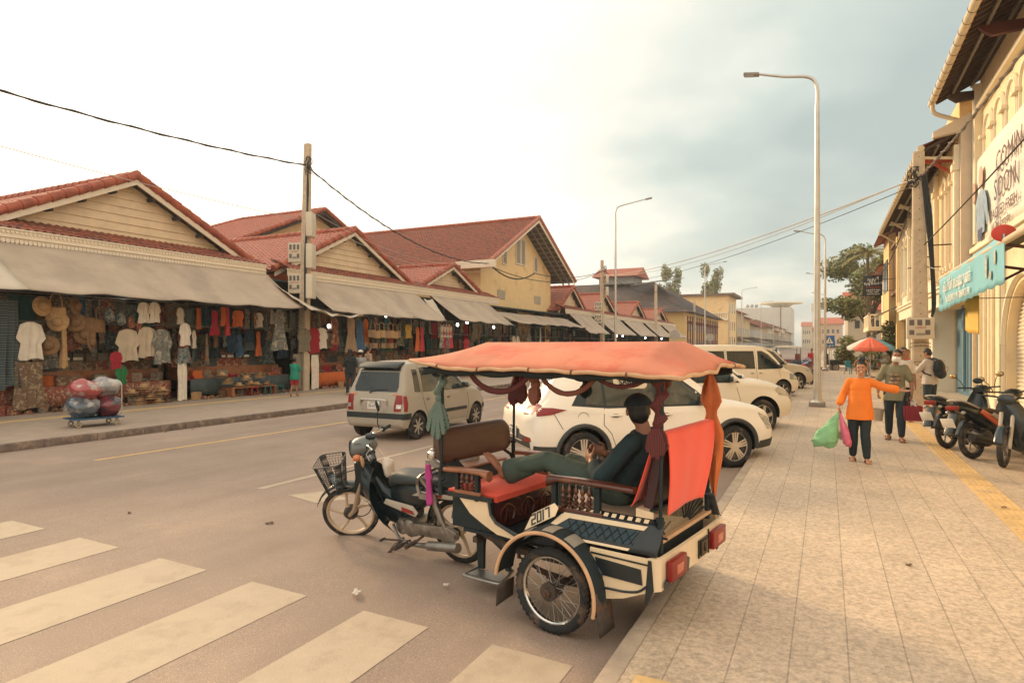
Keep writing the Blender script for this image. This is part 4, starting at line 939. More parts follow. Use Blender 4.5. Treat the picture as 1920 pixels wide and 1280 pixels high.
for i in range(7): b.lathe([(.058, 0), (.058, .010)], (.69+i*.019, 0, .30), (1, 0, .12), 14)
b.lathe([(.055, 0), (.06, .03), (.055, .09), (.03, .10)], (.825, 0, .315), (1, 0, .12), 14); b.build('engine', alu_m, MP)
b = MB(); b.cyl((.86, .075, .30), (.86, .02, .30), .05, n=18); b.build('engine_cover', alu_m, MP, bevel=.006)
b = MB(); b.prism([(.46, .33), (.20, .35), (.02, .365), (-.075, .33), (-.08, .27), (-.02, .225), (.15, .235), (.46, .22)], .085, .12); b.build('chain_case', alu_m, MP, bevel=.012)
b = MB(); b.tube([(.80, .03, .23), (.66, .10, .15), (.45, .135, .14), (.20, .14, .17)], [.015, .015, .02, .03], 10, smooth=5); b.cyl((.25, .14, .165), (-.10, .14, .21), .042, n=14); b.build('exhaust', steel_m, MP)
b = MB(); b.tube([(.52, .10, .15), (.52, .26, .15)], .011, 6); b.cyl((.52, .20, .15), (.52, .30, .15), .020, n=10); b.tube([(.52, .12, .15), (.72, .14, .135), (.78, .19, .15)], .009, 6); b.cyl((.78, .17, .15), (.78, .23, .15), .013, n=8); b.build('foot_peg', rust_m, MP)
b = MB(); b.tube([(.30, .14, .25), (.36, .20, .20)], .012, 6); b.cyl((.36, .18, .20), (.38, .30, .19), .02, n=10); b.build('passenger_peg', rust_m, MP)
b = MB(); b.tube([(.60, .10, .16), (.68, .17, .07), (.73, .22, .02)], .013, 6); b.cyl((.70, .21, .018), (.76, .24, .018), .018, n=8); b.tube([(.62, .13, .13), (.70, .12, .10), (.69, .2, .07)], .004, 5); b.build('side_stand', rust_m, MP)
b = MB(); b.prism([(.86, .33), (.72, .26), (.62, .36), (.78, .45), (.95, .45), (.96, .36)], -.08, .08); b.build('under_cowl', plast_m, MP, bevel=.02)
b = MB(); b.tube([(.10, .0, .31+.0)]*2, .01); R = []
b = MB(); b.grid(lambda u, v: (-.0 + .335 * cos(lerp(radians(160), radians(5), u)), lerp(-.05, .05, v), .295 + .335 * sin(lerp(radians(160), radians(5), u))), 24, 3); b.build('rear_fender', plast_m, MP, solid=.005)
b = MB(); b.tube([(.30, .135, .60), (.32, .140, .72), (.28, .12, .80), (.27, -.12, .80), (.31, -.14, .72), (.30, -.135, .60)], .016, 4, smooth=3); b.bar((.30, .14, .62), (.10, .135, .61), .02, .05); b.bar((.28, .135, .78), (.12, .135, .63), .012, .03); b.build('hitch_clamp', steel_m, MP, ang=0)
def steer(p):   # rotate points about the steering axis
 return p
SA = Vector((1.10, 0, .80)); axis = Vector((-.34, 0, 1)).normalized(); SR = Matrix.Translation(SA) @ Matrix.Rotation(radians(36), 4, axis) @ Matrix.Translation(-SA)
def smesh(b, name, mat, parent, **k): b.xf(SR); return b.build(name, mat, parent, **k)
FA = Vector((1.385, 0, .275)); R_ = .285; tr = .027
b = MB(); b.torus(FA, R_ - tr, tr, (0, 1, 0), 44, 10, .95); fw = smesh(b, 'wheel', rub_m, MP)
b = MB(); ri = R_ - tr*2; b.torus(FA, ri, .017, (0, 1, 0), 44, 8, 1.3); b.lathe([(.05, -.03), (.05, .03), (.02, .04), (.0, .04)], FA, (0, 1, 0), 18)
for i in range(5):
 a = 2*pi*i/5+.1; b.tube([FA+Vector((cos(a+k*.2)*r, 0, sin(a+k*.2)*r)) for k, r in ((0, .04), (.3, ri*.45), (1, ri*.8), (1.3, ri))], [.022, .015, .013, .02], 6, smooth=3)
smesh(b, 'rim', tanrim_m, fw)
b = MB(); b.lathe([(.07, -.045), (.07, .02), (.05, .045), (0, .045)], FA, (0, 1, 0), 18); smesh(b, 'brake_drum', rust_m, fw)
b = MB()
for s in (1, -1): b.tube([(1.385, s*.065, .275), (1.32, s*.068, .33), (1.27, s*.065, .45), (1.20, s*.055, .62)], [.016, .026, .022, .022], 8)
smesh(b, 'fork', M('fork_tan', (.34, .25, .17), .5), MP)
b = MB(); b.grid(lambda u, v: (FA.x + .325 * cos(lerp(radians(25), radians(125), u)), lerp(-.055, .055, v), FA.z + .325 * sin(lerp(radians(25), radians(125), u)) + .015 * cos((v - .5) * 3)), 20, 4); smesh(b, 'front_fender', plast_m, MP, solid=.006)
b = MB(); b.prism([(1.30, .52), (1.17, .48), (1.05, .72), (1.05, .84), (1.22, .84), (1.24, .68)], -.075, .075); smesh(b, 'fork_cover', plast_m, MP, bevel=.025)
b = MB(); R = []
for x, z, w, h in ((1.24, .955, .035, .035), (1.225, .955, .085, .075), (1.16, .96, .115, .10), (1.08, .97, .12, .10), (1.0, .985, .09, .07), (.97, .99, .03, .03)): R.append([Vector((x, w*cos(a), z+h*sin(a))) for a in (2*pi*j/18 for j in range(18))])
b.rings(R); hc = smesh(b, 'headlamp_cowl', M('cowl_grey', (.11, .12, .11), .3, coat=.4), MP, ang=60)
b = MB(); b.lathe([(.075, 0), (.078, .012), (.06, .028), (.0, .036)], (1.215, 0, .955), (1, 0, -.05), 22); smesh(b, 'headlight', M('lamp_glass', (.55, .50, .44), .12, var=.15, vs=25, coat=1), MP)
b = MB(); b.lathe([(.086, -.004), (.090, .01), (.076, .014)], (1.215, 0, .955), (1, 0, -.05), 22, False); smesh(b, 'headlight_ring', blackm_m, MP)
for s in (1, -1):
 b = MB(); b.sph((1.15, s * .135, .92), (.045, .035, .035), 12, 8); smesh(b, 'indicator', lampo_m, MP)
 b = MB(); b.tube([(1.03, s * .03, 1.0), (1.02, s * .14, 1.03), (.97, s * .22, 1.02), (.93, s * .33, 1.0)], .0115, 8, smooth=4); smesh(b, 'handlebar', chrome_m, MP)
 b = MB(); b.cyl((.955, s * .26, 1.01), (.915, s * .37, .99), .0185, n=12); b.cyl((.958, s * .25, 1.012), (.954, s * .262, 1.01), .026, n=12); smesh(b, 'grip', blackm_m, MP)
 b = MB(); b.tube([(.985, s * .22, 1.03), (1.01, s * .28, 1.01), (.965, s * .37, .985)], .006, 5); smesh(b, 'brake_lever', steel_m, MP)
b = MB(); b.tube([(.98, -.20, 1.03), (.985, -.21, 1.10), (.965, -.235, 1.22)], .005, 6); mr_ = smesh(b, 'mirror', blackm_m, MP)
b = MB(); b.sph((.96, -.245, 1.27), (.014, .046, .06), 14, 10, Euler((0, 0, .5)).to_quaternion()); smesh(b, 'mirror_shell', blackm_m, mr_)
b = MB(); b.sph((.951, -.243, 1.27), (.010, .041, .054), 14, 10, Euler((0, 0, .5)).to_quaternion()); smesh(b, 'mirror_glass', M('mirror_glass', (.8, .83, .80), .04, metal=1, var=0), mr_)
b = MB(); b.tube([(.98, .20, 1.03), (1.03, .23, 1.02), (1.06, .245, .97)], .005, 6); mr_ = smesh(b, 'mirror', blackm_m, MP)
b = MB(); b.sph((1.07, .25, .93), (.014, .04, .06), 14, 10); smesh(b, 'mirror_shell', M('orange_mirror_back', (.50, .30, .16), .3, coat=.5), mr_)
b = MB(); b.lathe([(.0, 0), (.05, .0), (.052, .02), (.0, .03)], (1.02, 0, 1.055), (-.3, 0, 1), 16); smesh(b, 'speedometer', blackm_m, MP)
b = MB(); b.tube([(1.0, .15, 1.03), (1.12, .13, 1.0), (1.16, .08, .85), (1.2, .07, .6)], .004, 5, smooth=5); b.tube([(.98, .1, 1.0), (.95, .12, .8), (.90, .10, .6), (.80, .11, .45)], .004, 5, smooth=5); b.tube([(1.38, .07, .28), (1.2, .10, .27), (1.05, .10, .33), (1.0, .06, .45)], .005, 5, smooth=5); b.build('cable', blackm_m, MP)
bk = MB(); zt, zb = .87, .545
def bp(u, z):   # rim outline: rounded rectangle, narrower at the bottom
 t = (z - zb)/(zt - zb); hw = lerp(.11, .15, t); xa = lerp(1.38, 1.33, t); xb = lerp(1.54, 1.60, t); P = pillpoly(xb - xa, hw*2, .05, 3); k = u*len(P); i = int(k) % len(P); q = Vector(P[i]).lerp(Vector(P[(i+1) % len(P)]), k - int(k)); return Vector(((xa+xb)/2+q.x, q.y, z))
for i in range(80): bk.tube([bp(i/80, zb), bp((i+.9)/80, (zb+zt)/2), bp((i+1.8)/80, zt)], .0017, 3, cap=False); bk.tube([bp((i+1.8)/80, zb), bp((i+.9)/80, (zb+zt)/2), bp(i/80, zt)], .0017, 3, cap=False)
for j in range(13): bk.tube([bp(i/40, zb+(zt - zb)*j/12) for i in range(40)], .0016 if j % 6 else .003, 4, closed=True)
for i in range(12): a = bp(i/48+.02, zb); c = bp(.5 - i/48 - .02, zb) if i else bp(.5, zb); bk.tube([a, c], .0014, 3, cap=False)
bk.tube([bp(i/40, zt) for i in range(40)], .006, 6, closed=True); bk.tube([(1.40, .06, .55), (1.22, .06, .60)], .007, 5); bk.tube([(1.40, -.06, .55), (1.22, -.06, .60)], .007, 5); bk.tube([(1.36, .05, .74), (1.2, .05, .76)], .006, 5)
smesh(bk, 'basket', M('basket_wire', (.06, .065, .065), .5, metal=.3), MP, ang=0)
b = MB(); b.lathe([(.0, 0), (.030, .0), (.032, .02), (.028, .05), (.032, .08), (.032, .15), (.014, .19), (.013, .205), (0, .207)], (1.40, .10, .59), (.45, -.75, .30), 16); b.xf(SR)
bt = b.build('water_bottle', M('clear_plastic', (.50, .62, .64), .12, var=.05, trans=.75, coat=.5), None); bt.matrix_world = MP.matrix_basis.copy(); tag(bt, 'clear plastic water bottle lying in the moped basket', 'bottle')
b = MB(); b.lathe([(.015, 0), (.015, .02), (0, .021)], Vector((1.40, .10, .59)) + Vector((.45, -.75, .30)).normalized() * .2, (.45, -.75, .30), 12); b.xf(SR); b.build('cap', M('blue_cap', (.05, .22, .30), .4), bt)
b = MB(); b.sph((.90, -.08, .74), (.045, .06, .10), 16, 12); b.tube([(.92, -.08, .83), (.98, -.06, .92)], .006, 6)
def crinkle(o, amt, sc): 
 for v in o.data.vertices:
  d = mnoise.noise_vector(v.co*sc); v.co += d*amt
 return o
bg = crinkle(b.build('plastic_bag', M('white_bag', (.68, .60, .50), .4), None), .02, 14); bg.matrix_world = MP.matrix_basis.copy(); tag(bg, 'small white plastic bag hanging behind the moped leg shield', 'bag')
# ================================================================ people
skin_m = M('skin', (.30, .135, .075), .5, var=.08, vs=8)
skin2_m = M('skin_light', (.42, .205, .115), .5, var=.06, vs=8)
hair_m = M('black_hair', (.010, .012, .012), .5, var=.3, vs=30)
lip_m = M('lips', (.32, .10, .07), .5); teeth_m = M('teeth', (.75, .68, .58), .4); eye_m = M('dark_eye', (.012, .01, .01), .3)
def limb(b, P, R, n=12):
 P = [Vector(p) for p in P]
 for i in range(len(P) - 1): b.cyl(P[i], P[i+1], R[i], R[i+1], n)
 for p, r in zip(P, R): b.sph(p, r, n, 8)
def qframe(f, u):
 """rotation taking x->f, z->about u"""
 f = Vector(f).normalized(); u = Vector(u); l = u.cross(f).normalized(); u = f.cross(l)
 return Matrix((f, l, u)).transposed().to_quaternion()
def head(b, c, q, s=1.):
 c = Vector(c)
 def P(x, y, z): return c+q @ Vector((x*s, y*s, z*s))
 b.sph(P(-.008, 0, .022), (.098*s, .077*s, .092*s), 18, 12, q); b.sph(P(.012, 0, -.04), (.074*s, .060*s, .072*s), 16, 10, q)
 b.sph(P(.055, 0, -.088), (.028*s, .030*s, .022*s), 10, 8, q)
 b.sph(P(.088, 0, -.022), (.022*s, .013*s, .016*s), 8, 6, q); b.cyl(P(.085, 0, .018), P(.10, 0, -.02), .008*s, .012*s, 8)
 b.sph(P(.076, 0, .035), (.018*s, .05*s, .012*s), 10, 6, q)
 for t in (1, -1): b.sph(P(-.008, t*.080, -.008), (.020*s, .010*s, .032*s), 10, 8, q); b.sph(P(.058, t*.038, -.03), (.026*s, .024*s, .026*s), 8, 6, q)
 b.sph(P(.086, 0, -.056), (.014*s, .024*s, .008*s), 8, 6, q)
def hand(b, w, d, nrm, curl=.35, s=1., thumb=1, spread=.12):
 """d: along the fingers, nrm: out of the palm; thumb=+1/-1 side"""
 w = Vector(w); d = Vector(d).normalized(); nrm = Vector(nrm); nrm = (nrm - d*nrm.dot(d)).normalized(); sd = nrm.cross(d)*thumb
 q = Matrix((d, sd, nrm if thumb > 0 else -nrm)).transposed()
 q = q.to_quaternion() if q.determinant() > 0 else Matrix((d, -sd, nrm)).transposed().to_quaternion()
 b.sph(w+d*.045*s, (.055*s, .040*s, .016*s), 14, 8, q); b.sph(w+d*.062*s, (.036*s, .041*s, .014*s), 12, 8, q)
 for k, (o, L) in enumerate(((.030, .072), (.010, .080), (-.010, .074), (-.029, .058))):
  p = w+d*.085*s+sd*o*s; dir_ = (d+sd*o*spread*30*.3).normalized(); P = [w+d*.05*s+sd*o*.8*s, p]; a = curl*.5
  for f in (.45, .30, .25):
   dd = dir_*cos(a)+nrm*sin(a); p = p+dd*L*f*s; P.append(p); a += curl*(1+.12*k)
  b_r = [.0095*s, .0092*s, .0085*s, .0078*s, .0065*s]; limb(b, P, b_r, 8)
 t0 = w+d*.022*s+sd*.028*s; t1 = t0+(d*.55+sd*.75+nrm*.35).normalized()*.042*s; t2 = t1+(d*.85+sd*.3+nrm*.5).normalized()*.032*s; t3 = t2+(d*.9+nrm*.4).normalized()*.022*s
 limb(b, [t0, t1, t2, t3], [.014*s, .011*s, .009*s, .007*s], 8)
def foot(b, a, toe, s=1., barefoot=True, up=(0, 0, 1)):
 a = Vector(a); toe = Vector(toe); d = (toe - a); L = d.length; up = Vector(up)
 q = qframe(d, up); d.normalize(); l = (q @ Vector((0, 1, 0))); u = q @ Vector((0, 0, 1)); heel = a - d*.035*s
 b.sph(a - d*.02*s - u*.03*s, (.042*s, .032*s, .034*s), 12, 8, q); b.sph(a+d*L*.45 - u*.028*s, (.085*s, .036*s, .026*s), 14, 8, q); b.sph(a+d*L*.72 - u*.04*s, (.055*s, .044*s, .018*s), 14, 8, q)
 if barefoot:
  for k in range(5): p = a+d*(L*(.93 - .035*k*k*.35))+l*(.034 - k*.0165)*s - u*.043*s; b.sph(p, (.018*s, (.0115 if k == 0 else .008)*s, (.011 if k == 0 else .0085)*s), 8, 6, q)
def paint(o, spots):
 me = o.data
 for c, r, m in spots:
  i = me.materials.find(m.name)
  if i < 0: me.materials.append(m); i = len(me.materials) - 1
  c = Vector(c[0]) if isinstance(c, tuple) and len(c) == 2 else Vector(c); q = r[3] if len(r) == 4 else Quaternion(); qi = q.inverted()
  for p in me.polygons:
   d = qi @ (p.center - c)
   if (d.x/r[0]) ** 2+(d.y/r[1]) ** 2+(d.z/r[2]) ** 2 < 1: p.material_index = i
def face(o, c, q, s=1., smile=False):
 c = Vector(c); P = lambda x, y, z: c+q @ Vector((x*s, y*s, z*s)); k = []
 for t in (1, -1): k.append((P(.085, t*.033, .006), (.03*s, .012*s, .0045*s, q), eye_m)); k.append((P(.085, t*.034, .028), (.03*s, .019*s, .004*s, q), hair_m))
 k.append((P(.09, 0, -.056), (.03*s, .030*s, (.010 if smile else .007)*s, q), lip_m))
 if smile: k.append((P(.09, 0, -.055), (.03*s, .023*s, .006*s, q), teeth_m))
 paint(o, k)
def wrinkle(o, amt=.006, sc=9.):
 import numpy as np
 me = o.data; n = len(me.vertices); co = np.empty(n * 3, 'f'); no = np.empty(n * 3, 'f')
 me.vertices.foreach_get('co', co); me.vertex_normals.foreach_get('vector', no); c = co.reshape(-1, 3); nn = no.reshape(-1, 3)
 d = np.array([mnoise.noise((v[0] * sc, v[1] * sc, v[2] * sc * .45)) + .5 * mnoise.noise((v[0] * sc * 2.3, v[1] * sc * 2.3, v[2] * sc + 5)) for v in c.tolist()], 'f')
 c += nn * d[:, None] * amt; me.vertices.foreach_set('co', c.ravel()); me.update()
 return o
BASE = dict(hipL=(0, .09, .90), hipR=(0, -.09, .90), knL=(.03, .095, .50), knR=(.0, -.095, .50), anL=(-.02, .10, .085), anR=(-.02, -.10, .085), toeL=(.17, .12, .06), toeR=(.17, -.12, .06),
   waist=(0, 0, 1.05), chest=(.0, 0, 1.27), neck=(-.01, 0, 1.44), head=(.02, 0, 1.60), hd=(1, 0, 0), hu=(0, 0, 1),
   shL=(0, .160, 1.375), shR=(0, -.160, 1.375), elL=(-.03, .225, 1.12), elR=(-.03, -.225, 1.12), wrL=(.06, .23, .88), wrR=(.06, -.23, .88), hdL=(.15, 0, -1), hdR=(.15, 0, -1), nL=(0, -1, 0), nR=(0, 1, 0))
def person(label, loc, rz, h=1.7, J=None, shirt=None, sleeve=.45, hem=.0, legs=None, legfrac=1., skin=None, hair=True, vox=.009, fat=1., curl=(.35, .35), shoe=None, smile=False, loose=0., belly=0., name='person', cat='person', facing=True, frame_o=None, group=None, det=1):
 t = thing(name, label, cat, loc, rz, group); k = h / 1.7; D = dict(BASE); D.update(J or {}); P = {a: (Vector(v) * k if a not in ('fs', 'hd', 'hu', 'hdL', 'hdR', 'nL', 'nR') else Vector(v)) for a, v in D.items() if a != 'fs'}
 sk = skin or skin_m; q = qframe(P['hd'], P['hu']); f = fat * k
 pel = (P['hipL'] + P['hipR']) / 2
 def torso(b, g=0.):
  up = (P['chest'] - pel).normalized(); lr = (P['shL'] - P['shR']).normalized(); fw = lr.cross(up); qq = Matrix((fw, lr, up)).transposed().to_quaternion()
  b.sph(pel + Vector((0, 0, .02 * k)), (.115 * f + g, .165 * f + g, .12 * k + g), 18, 10, qq); b.sph(P['waist'], (.10 * f + g + belly, .142 * f + g + belly, .15 * k + g), 18, 10, qq); b.sph(P['chest'], (.115 * f + g, .158 * f + g, .15 * k + g), 18, 12, qq)
  b.sph(P['waist'].lerp(P['chest'], .5), (.105 * f + g + belly * .6, .150 * f + g + belly * .5, .15 * k + g), 18, 10, qq)
  limb(b, [P['shL'] - up * .02 * k, P['neck'] - up * .085 * k, P['shR'] - up * .02 * k], [.050 * f + g * .7, .074 * f + g * .7, .050 * f + g * .7], 14)
 def body(b):
  torso(b); limb(b, [P['neck'] - Vector((0, 0, .03)) * k, P['neck'].lerp(P['head'], .35), P['head'] - (q @ Vector((.01, 0, .04))) * k], [.062 * k, .052 * k, .05 * k], 14); head(b, P['head'], q, k)
  for s in 'LR':
   limb(b, [P['sh' + s], P['sh' + s].lerp(P['el' + s], .5), P['el' + s]], [.050 * f, .044 * f, .038 * k], 12); e, w = P['el' + s], P['wr' + s]
   limb(b, [e, e.lerp(w, .3), w], [.038 * k, .039 * k, .026 * k], 12); hand(b, w, P['hd' + s], P['n' + s], curl[0 if s == 'L' else 1], k, 1 if s == 'L' else -1)
   hp, kn, an = P['hip' + s], P['kn' + s], P['an' + s]
   limb(b, [hp, hp.lerp(kn, .4), kn], [.095*f, .080*f, .055*k], 14); limb(b, [kn, kn.lerp(an, .3), an], [.054*k, .054*k, .034*k], 12)
   foot(b, an, P['toe' + s], k * D.get('fs', 1), shoe is None or shoe == 'flip', P.get('fu' + s, (0, 0, 1)))
 bo = blob('body', body, sk, t, vox, 3)
 if facing: face(bo, P['head'], q, k, smile)
 if shirt:
  g = .012+loose
  def sh(b):
   torso(b, g); up = (P['chest'] - pel).normalized()
   if hem: b.rings([[c + Vector((cos(a) * rx, sin(a) * ry, 0)) for a in (2 * pi * j / 20 for j in range(20))] for c, rx, ry in ((P['chest'], .10 * f + g, .145 * f + g), (P['waist'], .112 * f + g + belly, .152 * f + g + belly * .6), (pel + Vector((0, 0, .02)), .128 * f + g + belly, .175 * f + g + belly * .5), (pel + Vector((0, 0, -hem * k)), .14 * f + g + belly, .188 * f + g + belly * .5))])
   for s in 'LR':
    a, e, w = P['sh' + s], P['el' + s], P['wr' + s]; L = min(1, sleeve * 2); pts = [a, a.lerp(e, L)]; rs = [.050 * f + g * .75, lerp(.052, .043, L) * f + g * (1.1 if L < 1 else .85)]
    if sleeve > .5: pts.append(e.lerp(w, (sleeve - .5)*2)); rs.append(.040*k+g)
    limb(b, pts, rs, 12)
  so = blob('shirt', sh, shirt, t, vox, 4); wrinkle(so, .006 + loose * .25)
 if legs:
  def lg(b):
   b.sph(pel+Vector((0, 0, .0)), (.125*f+.006, .175*f+.006, .11*k), 16, 10)
   for s in 'LR':
    hp, kn, an = P['hip' + s], P['kn' + s], P['an' + s]; g = .012 + loose * .4; a = min(1, legfrac * 2); e = kn if a >= 1 else hp.lerp(kn, a)
    limb(b, [hp, hp.lerp(kn, min(.4, a*.6)), e], [.098*f+g, .083*f+g, (.058*k if a >= 1 else .07*f)+g], 14)
    if legfrac > .5: limb(b, [kn, kn.lerp(an, .5*(legfrac - .5)*2), kn.lerp(an, (legfrac - .5)*2)], [.058*k+g, .055*k+g, .04*k+g], 12)
  lo = blob('trousers' if legfrac > .7 else 'shorts', lg, legs, t, vox, 3); wrinkle(lo, .005)
 if hair:
  def hr(b):
   b.sph(P['head'] + q @ Vector((-.018, 0, .034)) * k, (.100 * k, .086 * k, .092 * k), 18, 12, q); b.sph(P['head'] + q @ Vector((-.045, 0, -.01)) * k, (.065 * k, .078 * k, .085 * k), 14, 10, q)
   if hair == 'bun': b.sph(P['head'] + q @ Vector((-.03, .01, .14)) * k, (.055 * k, .06 * k, .055 * k), 12, 8, q); b.sph(P['head'] + q @ Vector((-.01, .05, .15)) * k, (.03 * k, .02 * k, .05 * k), 10, 6, q)
   if hair == 'long': b.sph(P['head'] + q @ Vector((-.07, 0, -.10)) * k, (.045 * k, .075 * k, .13 * k), 12, 8, q)
  ho = blob('hair', hr, hair_m, t, vox, 2)
  bm = bmesh.new(); bm.from_mesh(ho.data); qi = q.inverted()
  dl_ = [v for v in bm.verts if (qi @ (v.co - P['head'])).x > .035 * k and (qi @ (v.co - P['head'])).z < .052 * k]; bmesh.ops.delete(bm, geom=dl_, context='VERTS'); bm.to_mesh(ho.data); bm.free()
  wrinkle(ho, .004, 30)
 if shoe:
  for s in 'LR':
   a, to = P['an' + s], P['toe' + s]; qq = qframe(to - a, (0, 0, 1)); L = (to - a).length; fl = shoe == 'flip'; b = MB(); dd = (to - a).normalized(); u = qq @ Vector((0, 0, 1))
   if fl:
    c = a+dd*L*.42 - u*.070*k; b.add([c+qq @ Vector((x, y, z)) for z in (-.008, .006) for x, y in [(p[0]*.14*k, p[1]*(.05 if p[0] > 0 else .036)*k) for p in ((cos(t_), sin(t_)) for t_ in (2*pi*j/16 for j in range(16)))]], [tuple(range(16)), tuple(range(31, 15, -1))]+[(i, (i+1) % 16, 16+(i+1) % 16, 16+i) for i in range(16)])
    b.tube([a+dd*L*.75 - u*.03*k+qq @ Vector((0, .0, 0)), a+dd*L*.5 - u*.02*k+qq @ Vector((0, .045, 0))*k, a+dd*L*.35 - u*.06*k+qq @ Vector((0, .05, 0))*k], .006, 5); b.tube([a+dd*L*.75 - u*.03*k, a+dd*L*.5 - u*.02*k+qq @ Vector((0, -.045, 0))*k, a+dd*L*.35 - u*.06*k+qq @ Vector((0, -.05, 0))*k], .006, 5)
    b.build('sandal', M('brown_leather', (.10, .04, .02), .6), t)
   else:
    b.sph(a + dd * L * .42 - u * .045 * k, (.15 * k, .052 * k, .042 * k), 16, 10, qq); b.build('shoe', M('dark_shoe', (.02, .03, .03), .5), t)
 return t, P, q, k
dshirt = M('dark_teal_shirt', (.012, .030, .036), .85, var=.15, vs=8); dpants = M('grey_green_trousers', (.058, .088, .070), .85, var=.15, vs=8, bump=.15, bs=14)
JD = dict(fs=1.12, hipL=(-.20, .14, .86), hipR=(-.20, -.04, .86), knL=(.42, .10, 1.02), knR=(.34, -.12, .98), anL=(.84, .12, .905), anR=(.42, -.12, .56), toeL=(.985, .12, 1.06), toeR=(.62, -.12, .53), fuL=(-1, 0, .5),
  waist=(-.27, .06, .98), chest=(-.37, .07, 1.14), neck=(-.385, .085, 1.30), head=(-.335, .085, 1.455), hd=(.52, -.86, -.08), hu=(.10, -.06, 1),
  shL=(-.37, .265, 1.245), shR=(-.36, -.115, 1.25), elL=(-.19, .37, 1.01), elR=(-.10, -.24, 1.04), wrL=(-.02, .20, 1.07), wrR=(-.02, -.02, 1.10), hdL=(.75, -.55, .45), hdR=(.75, .55, .40), nL=(-.3, -.8, .0), nR=(-.3, .8, 0))
driver, PD, qd, kd = person('person in dark cap and shirt lying back in the carriage with bare foot up', RM.location, HEAD, 1.7, JD, dshirt, .78, 0, dpants, .93, vox=.008, hair=True, curl=(.55, .55), fat=1.08, loose=.012, belly=.03)
b = MB(); c = PD['head']
def cap(u, v):
 a = 2*pi*u; e = lerp(.0, pi/2, v); return c+qd @ Vector((-.012+.112*cos(a)*cos(e), .098*sin(a)*cos(e), .035+.085*sin(e)))
b.grid(cap, 28, 10); b.grid(lambda u, v: c+qd @ Vector((-.012+.11*cos(lerp(-.9, .9, u))+.075*v, .094*sin(lerp(-.9, .9, u)), .036 - .015*v)), 10, 4)
b.build('cap', M('dark_cap', (.010, .020, .024), .85, var=.2, vs=12), driver, ang=180, solid=.006)
b = MB(); R = []
for i in range(8):
 t = i / 7; p = PD['knL'].lerp(PD['anL'], lerp(.35, .90, t)); d = (PD['anL'] - PD['knL']).normalized(); s_ = Vector((0, 1, 0)); u_ = d.cross(s_).normalized(); r = lerp(.066, .088, t)
 R.append([p - Vector((0, 0, .022*t))+s_*cos(a)*r*.8+u_*sin(a)*r*(1.15+.08*sin(3*a)) for a in (2*pi*j/20 for j in range(20))])
b.rings(R, cap=False); b.build('trouser_cuff', dpants, driver, ang=180, solid=.004)
org = M('orange_blouse', (.80, .20, .022), .8, var=.08, vs=5); leg_m = M('black_leggings', (.012, .022, .026), .75, var=.2)
JW = dict(hipL=(0, .085, .86), hipR=(0, -.085, .86), knL=(.07, .08, .49), knR=(.0, -.10, .49), anL=(.10, .10, .09), anR=(-.08, -.10, .10), toeL=(.27, .14, .05), toeR=(.10, -.12, .05),
  waist=(0, 0, 1.02), chest=(0, 0, 1.24), neck=(0, .01, 1.41), head=(.03, .02, 1.565), hd=(1, -.08, -.05), hu=(0, -.05, 1), shL=(0, .15, 1.34), shR=(0, -.15, 1.335),
  elL=(.06, .36, 1.25), wrL=(.10, .56, 1.22), elR=(-.05, -.24, 1.12), wrR=(.03, -.31, .93), hdL=(.05, 1, -.1), nL=(.3, 0, 1), hdR=(.05, -.05, -1), nR=(0, 1, 0))
woman, PW, qw, kw = person('smiling person in orange blouse and black leggings, arm stretched out, carrying plastic bags', (.46, 11.26, .13), -pi / 2 - .03, 1.57, JW, org, .86, .15, leg_m, .97, skin2_m, 'bun', .007, curl=(.12, 1.15), shoe='flip', smile=True, loose=.012, belly=.02, fat=.93)
b = MB(); c = PW['head']; b.tube([c + qw @ Vector(p) for p in ((.03, -.088, .04), (.01, -.075, .10), (-.01, .0, .135), (.01, .075, .10), (.03, .088, .04))], .007, 6, smooth=5); b.build('headband', M('headband_orange', (.45, .14, .05), .6), woman)
def glove_bag(label, pts, m, cat='bag', grp=None):
 """thin crinkled carrier bag: rings from handle to bottom; pts = (x, y, z, rx, ry)"""
 b = MB(); P = catmull([p[:3] for p in pts], 5); k = len(P) - 1; R = []
 for i, p in enumerate(P):
  t = i/k*(len(pts) - 1); j = min(int(t), len(pts) - 2); f = t - j; rx = lerp(pts[j][3], pts[j+1][3], f); ry = lerp(pts[j][4], pts[j+1][4], f)
  R.append([p+Vector((cos(a)*rx, sin(a)*ry, 0))*(1+.12*mnoise.noise((cos(a)*3, sin(a)*3, i*.5)))+Vector((0, 0, .02*sin(a*3+i))) for a in (2*pi*q_/26 for q_ in range(26))])
 b.rings(R); o = b.build('carrier_bag', m, ang=180); return tag(o, label, cat, grp)
g1 = M('green_film', (.22, .50, .24), .3, var=.2, vs=6, alpha=.8, bump=.5, bs=16); g2 = M('pink_film', (.70, .16, .26), .3, var=.15, vs=6, alpha=.92, bump=.5, bs=16); g3 = M('clear_film', (.5, .5, .42), .25, alpha=.35, bump=.5, bs=16)
hx, hy, hz = .17, 11.22, .88
glove_bag('translucent green carrier bag swinging from the hand of the person in orange', [(hx, hy, hz, .012, .012), (hx - .07, hy - .05, hz - .13, .06, .04), (hx - .16, hy - .08, hz - .30, .15, .09), (hx - .20, hy - .10, hz - .44, .19, .11), (hx - .21, hy - .10, hz - .53, .13, .07)], g1)
glove_bag('pink carrier bag hanging against the black leggings', [(hx + .01, hy, hz, .012, .012), (hx + .05, hy - .03, hz - .14, .035, .035), (hx + .09, hy - .04, hz - .32, .065, .06), (hx + .12, hy - .04, hz - .46, .06, .05), (hx + .13, hy - .03, hz - .51, .03, .03)], g2)
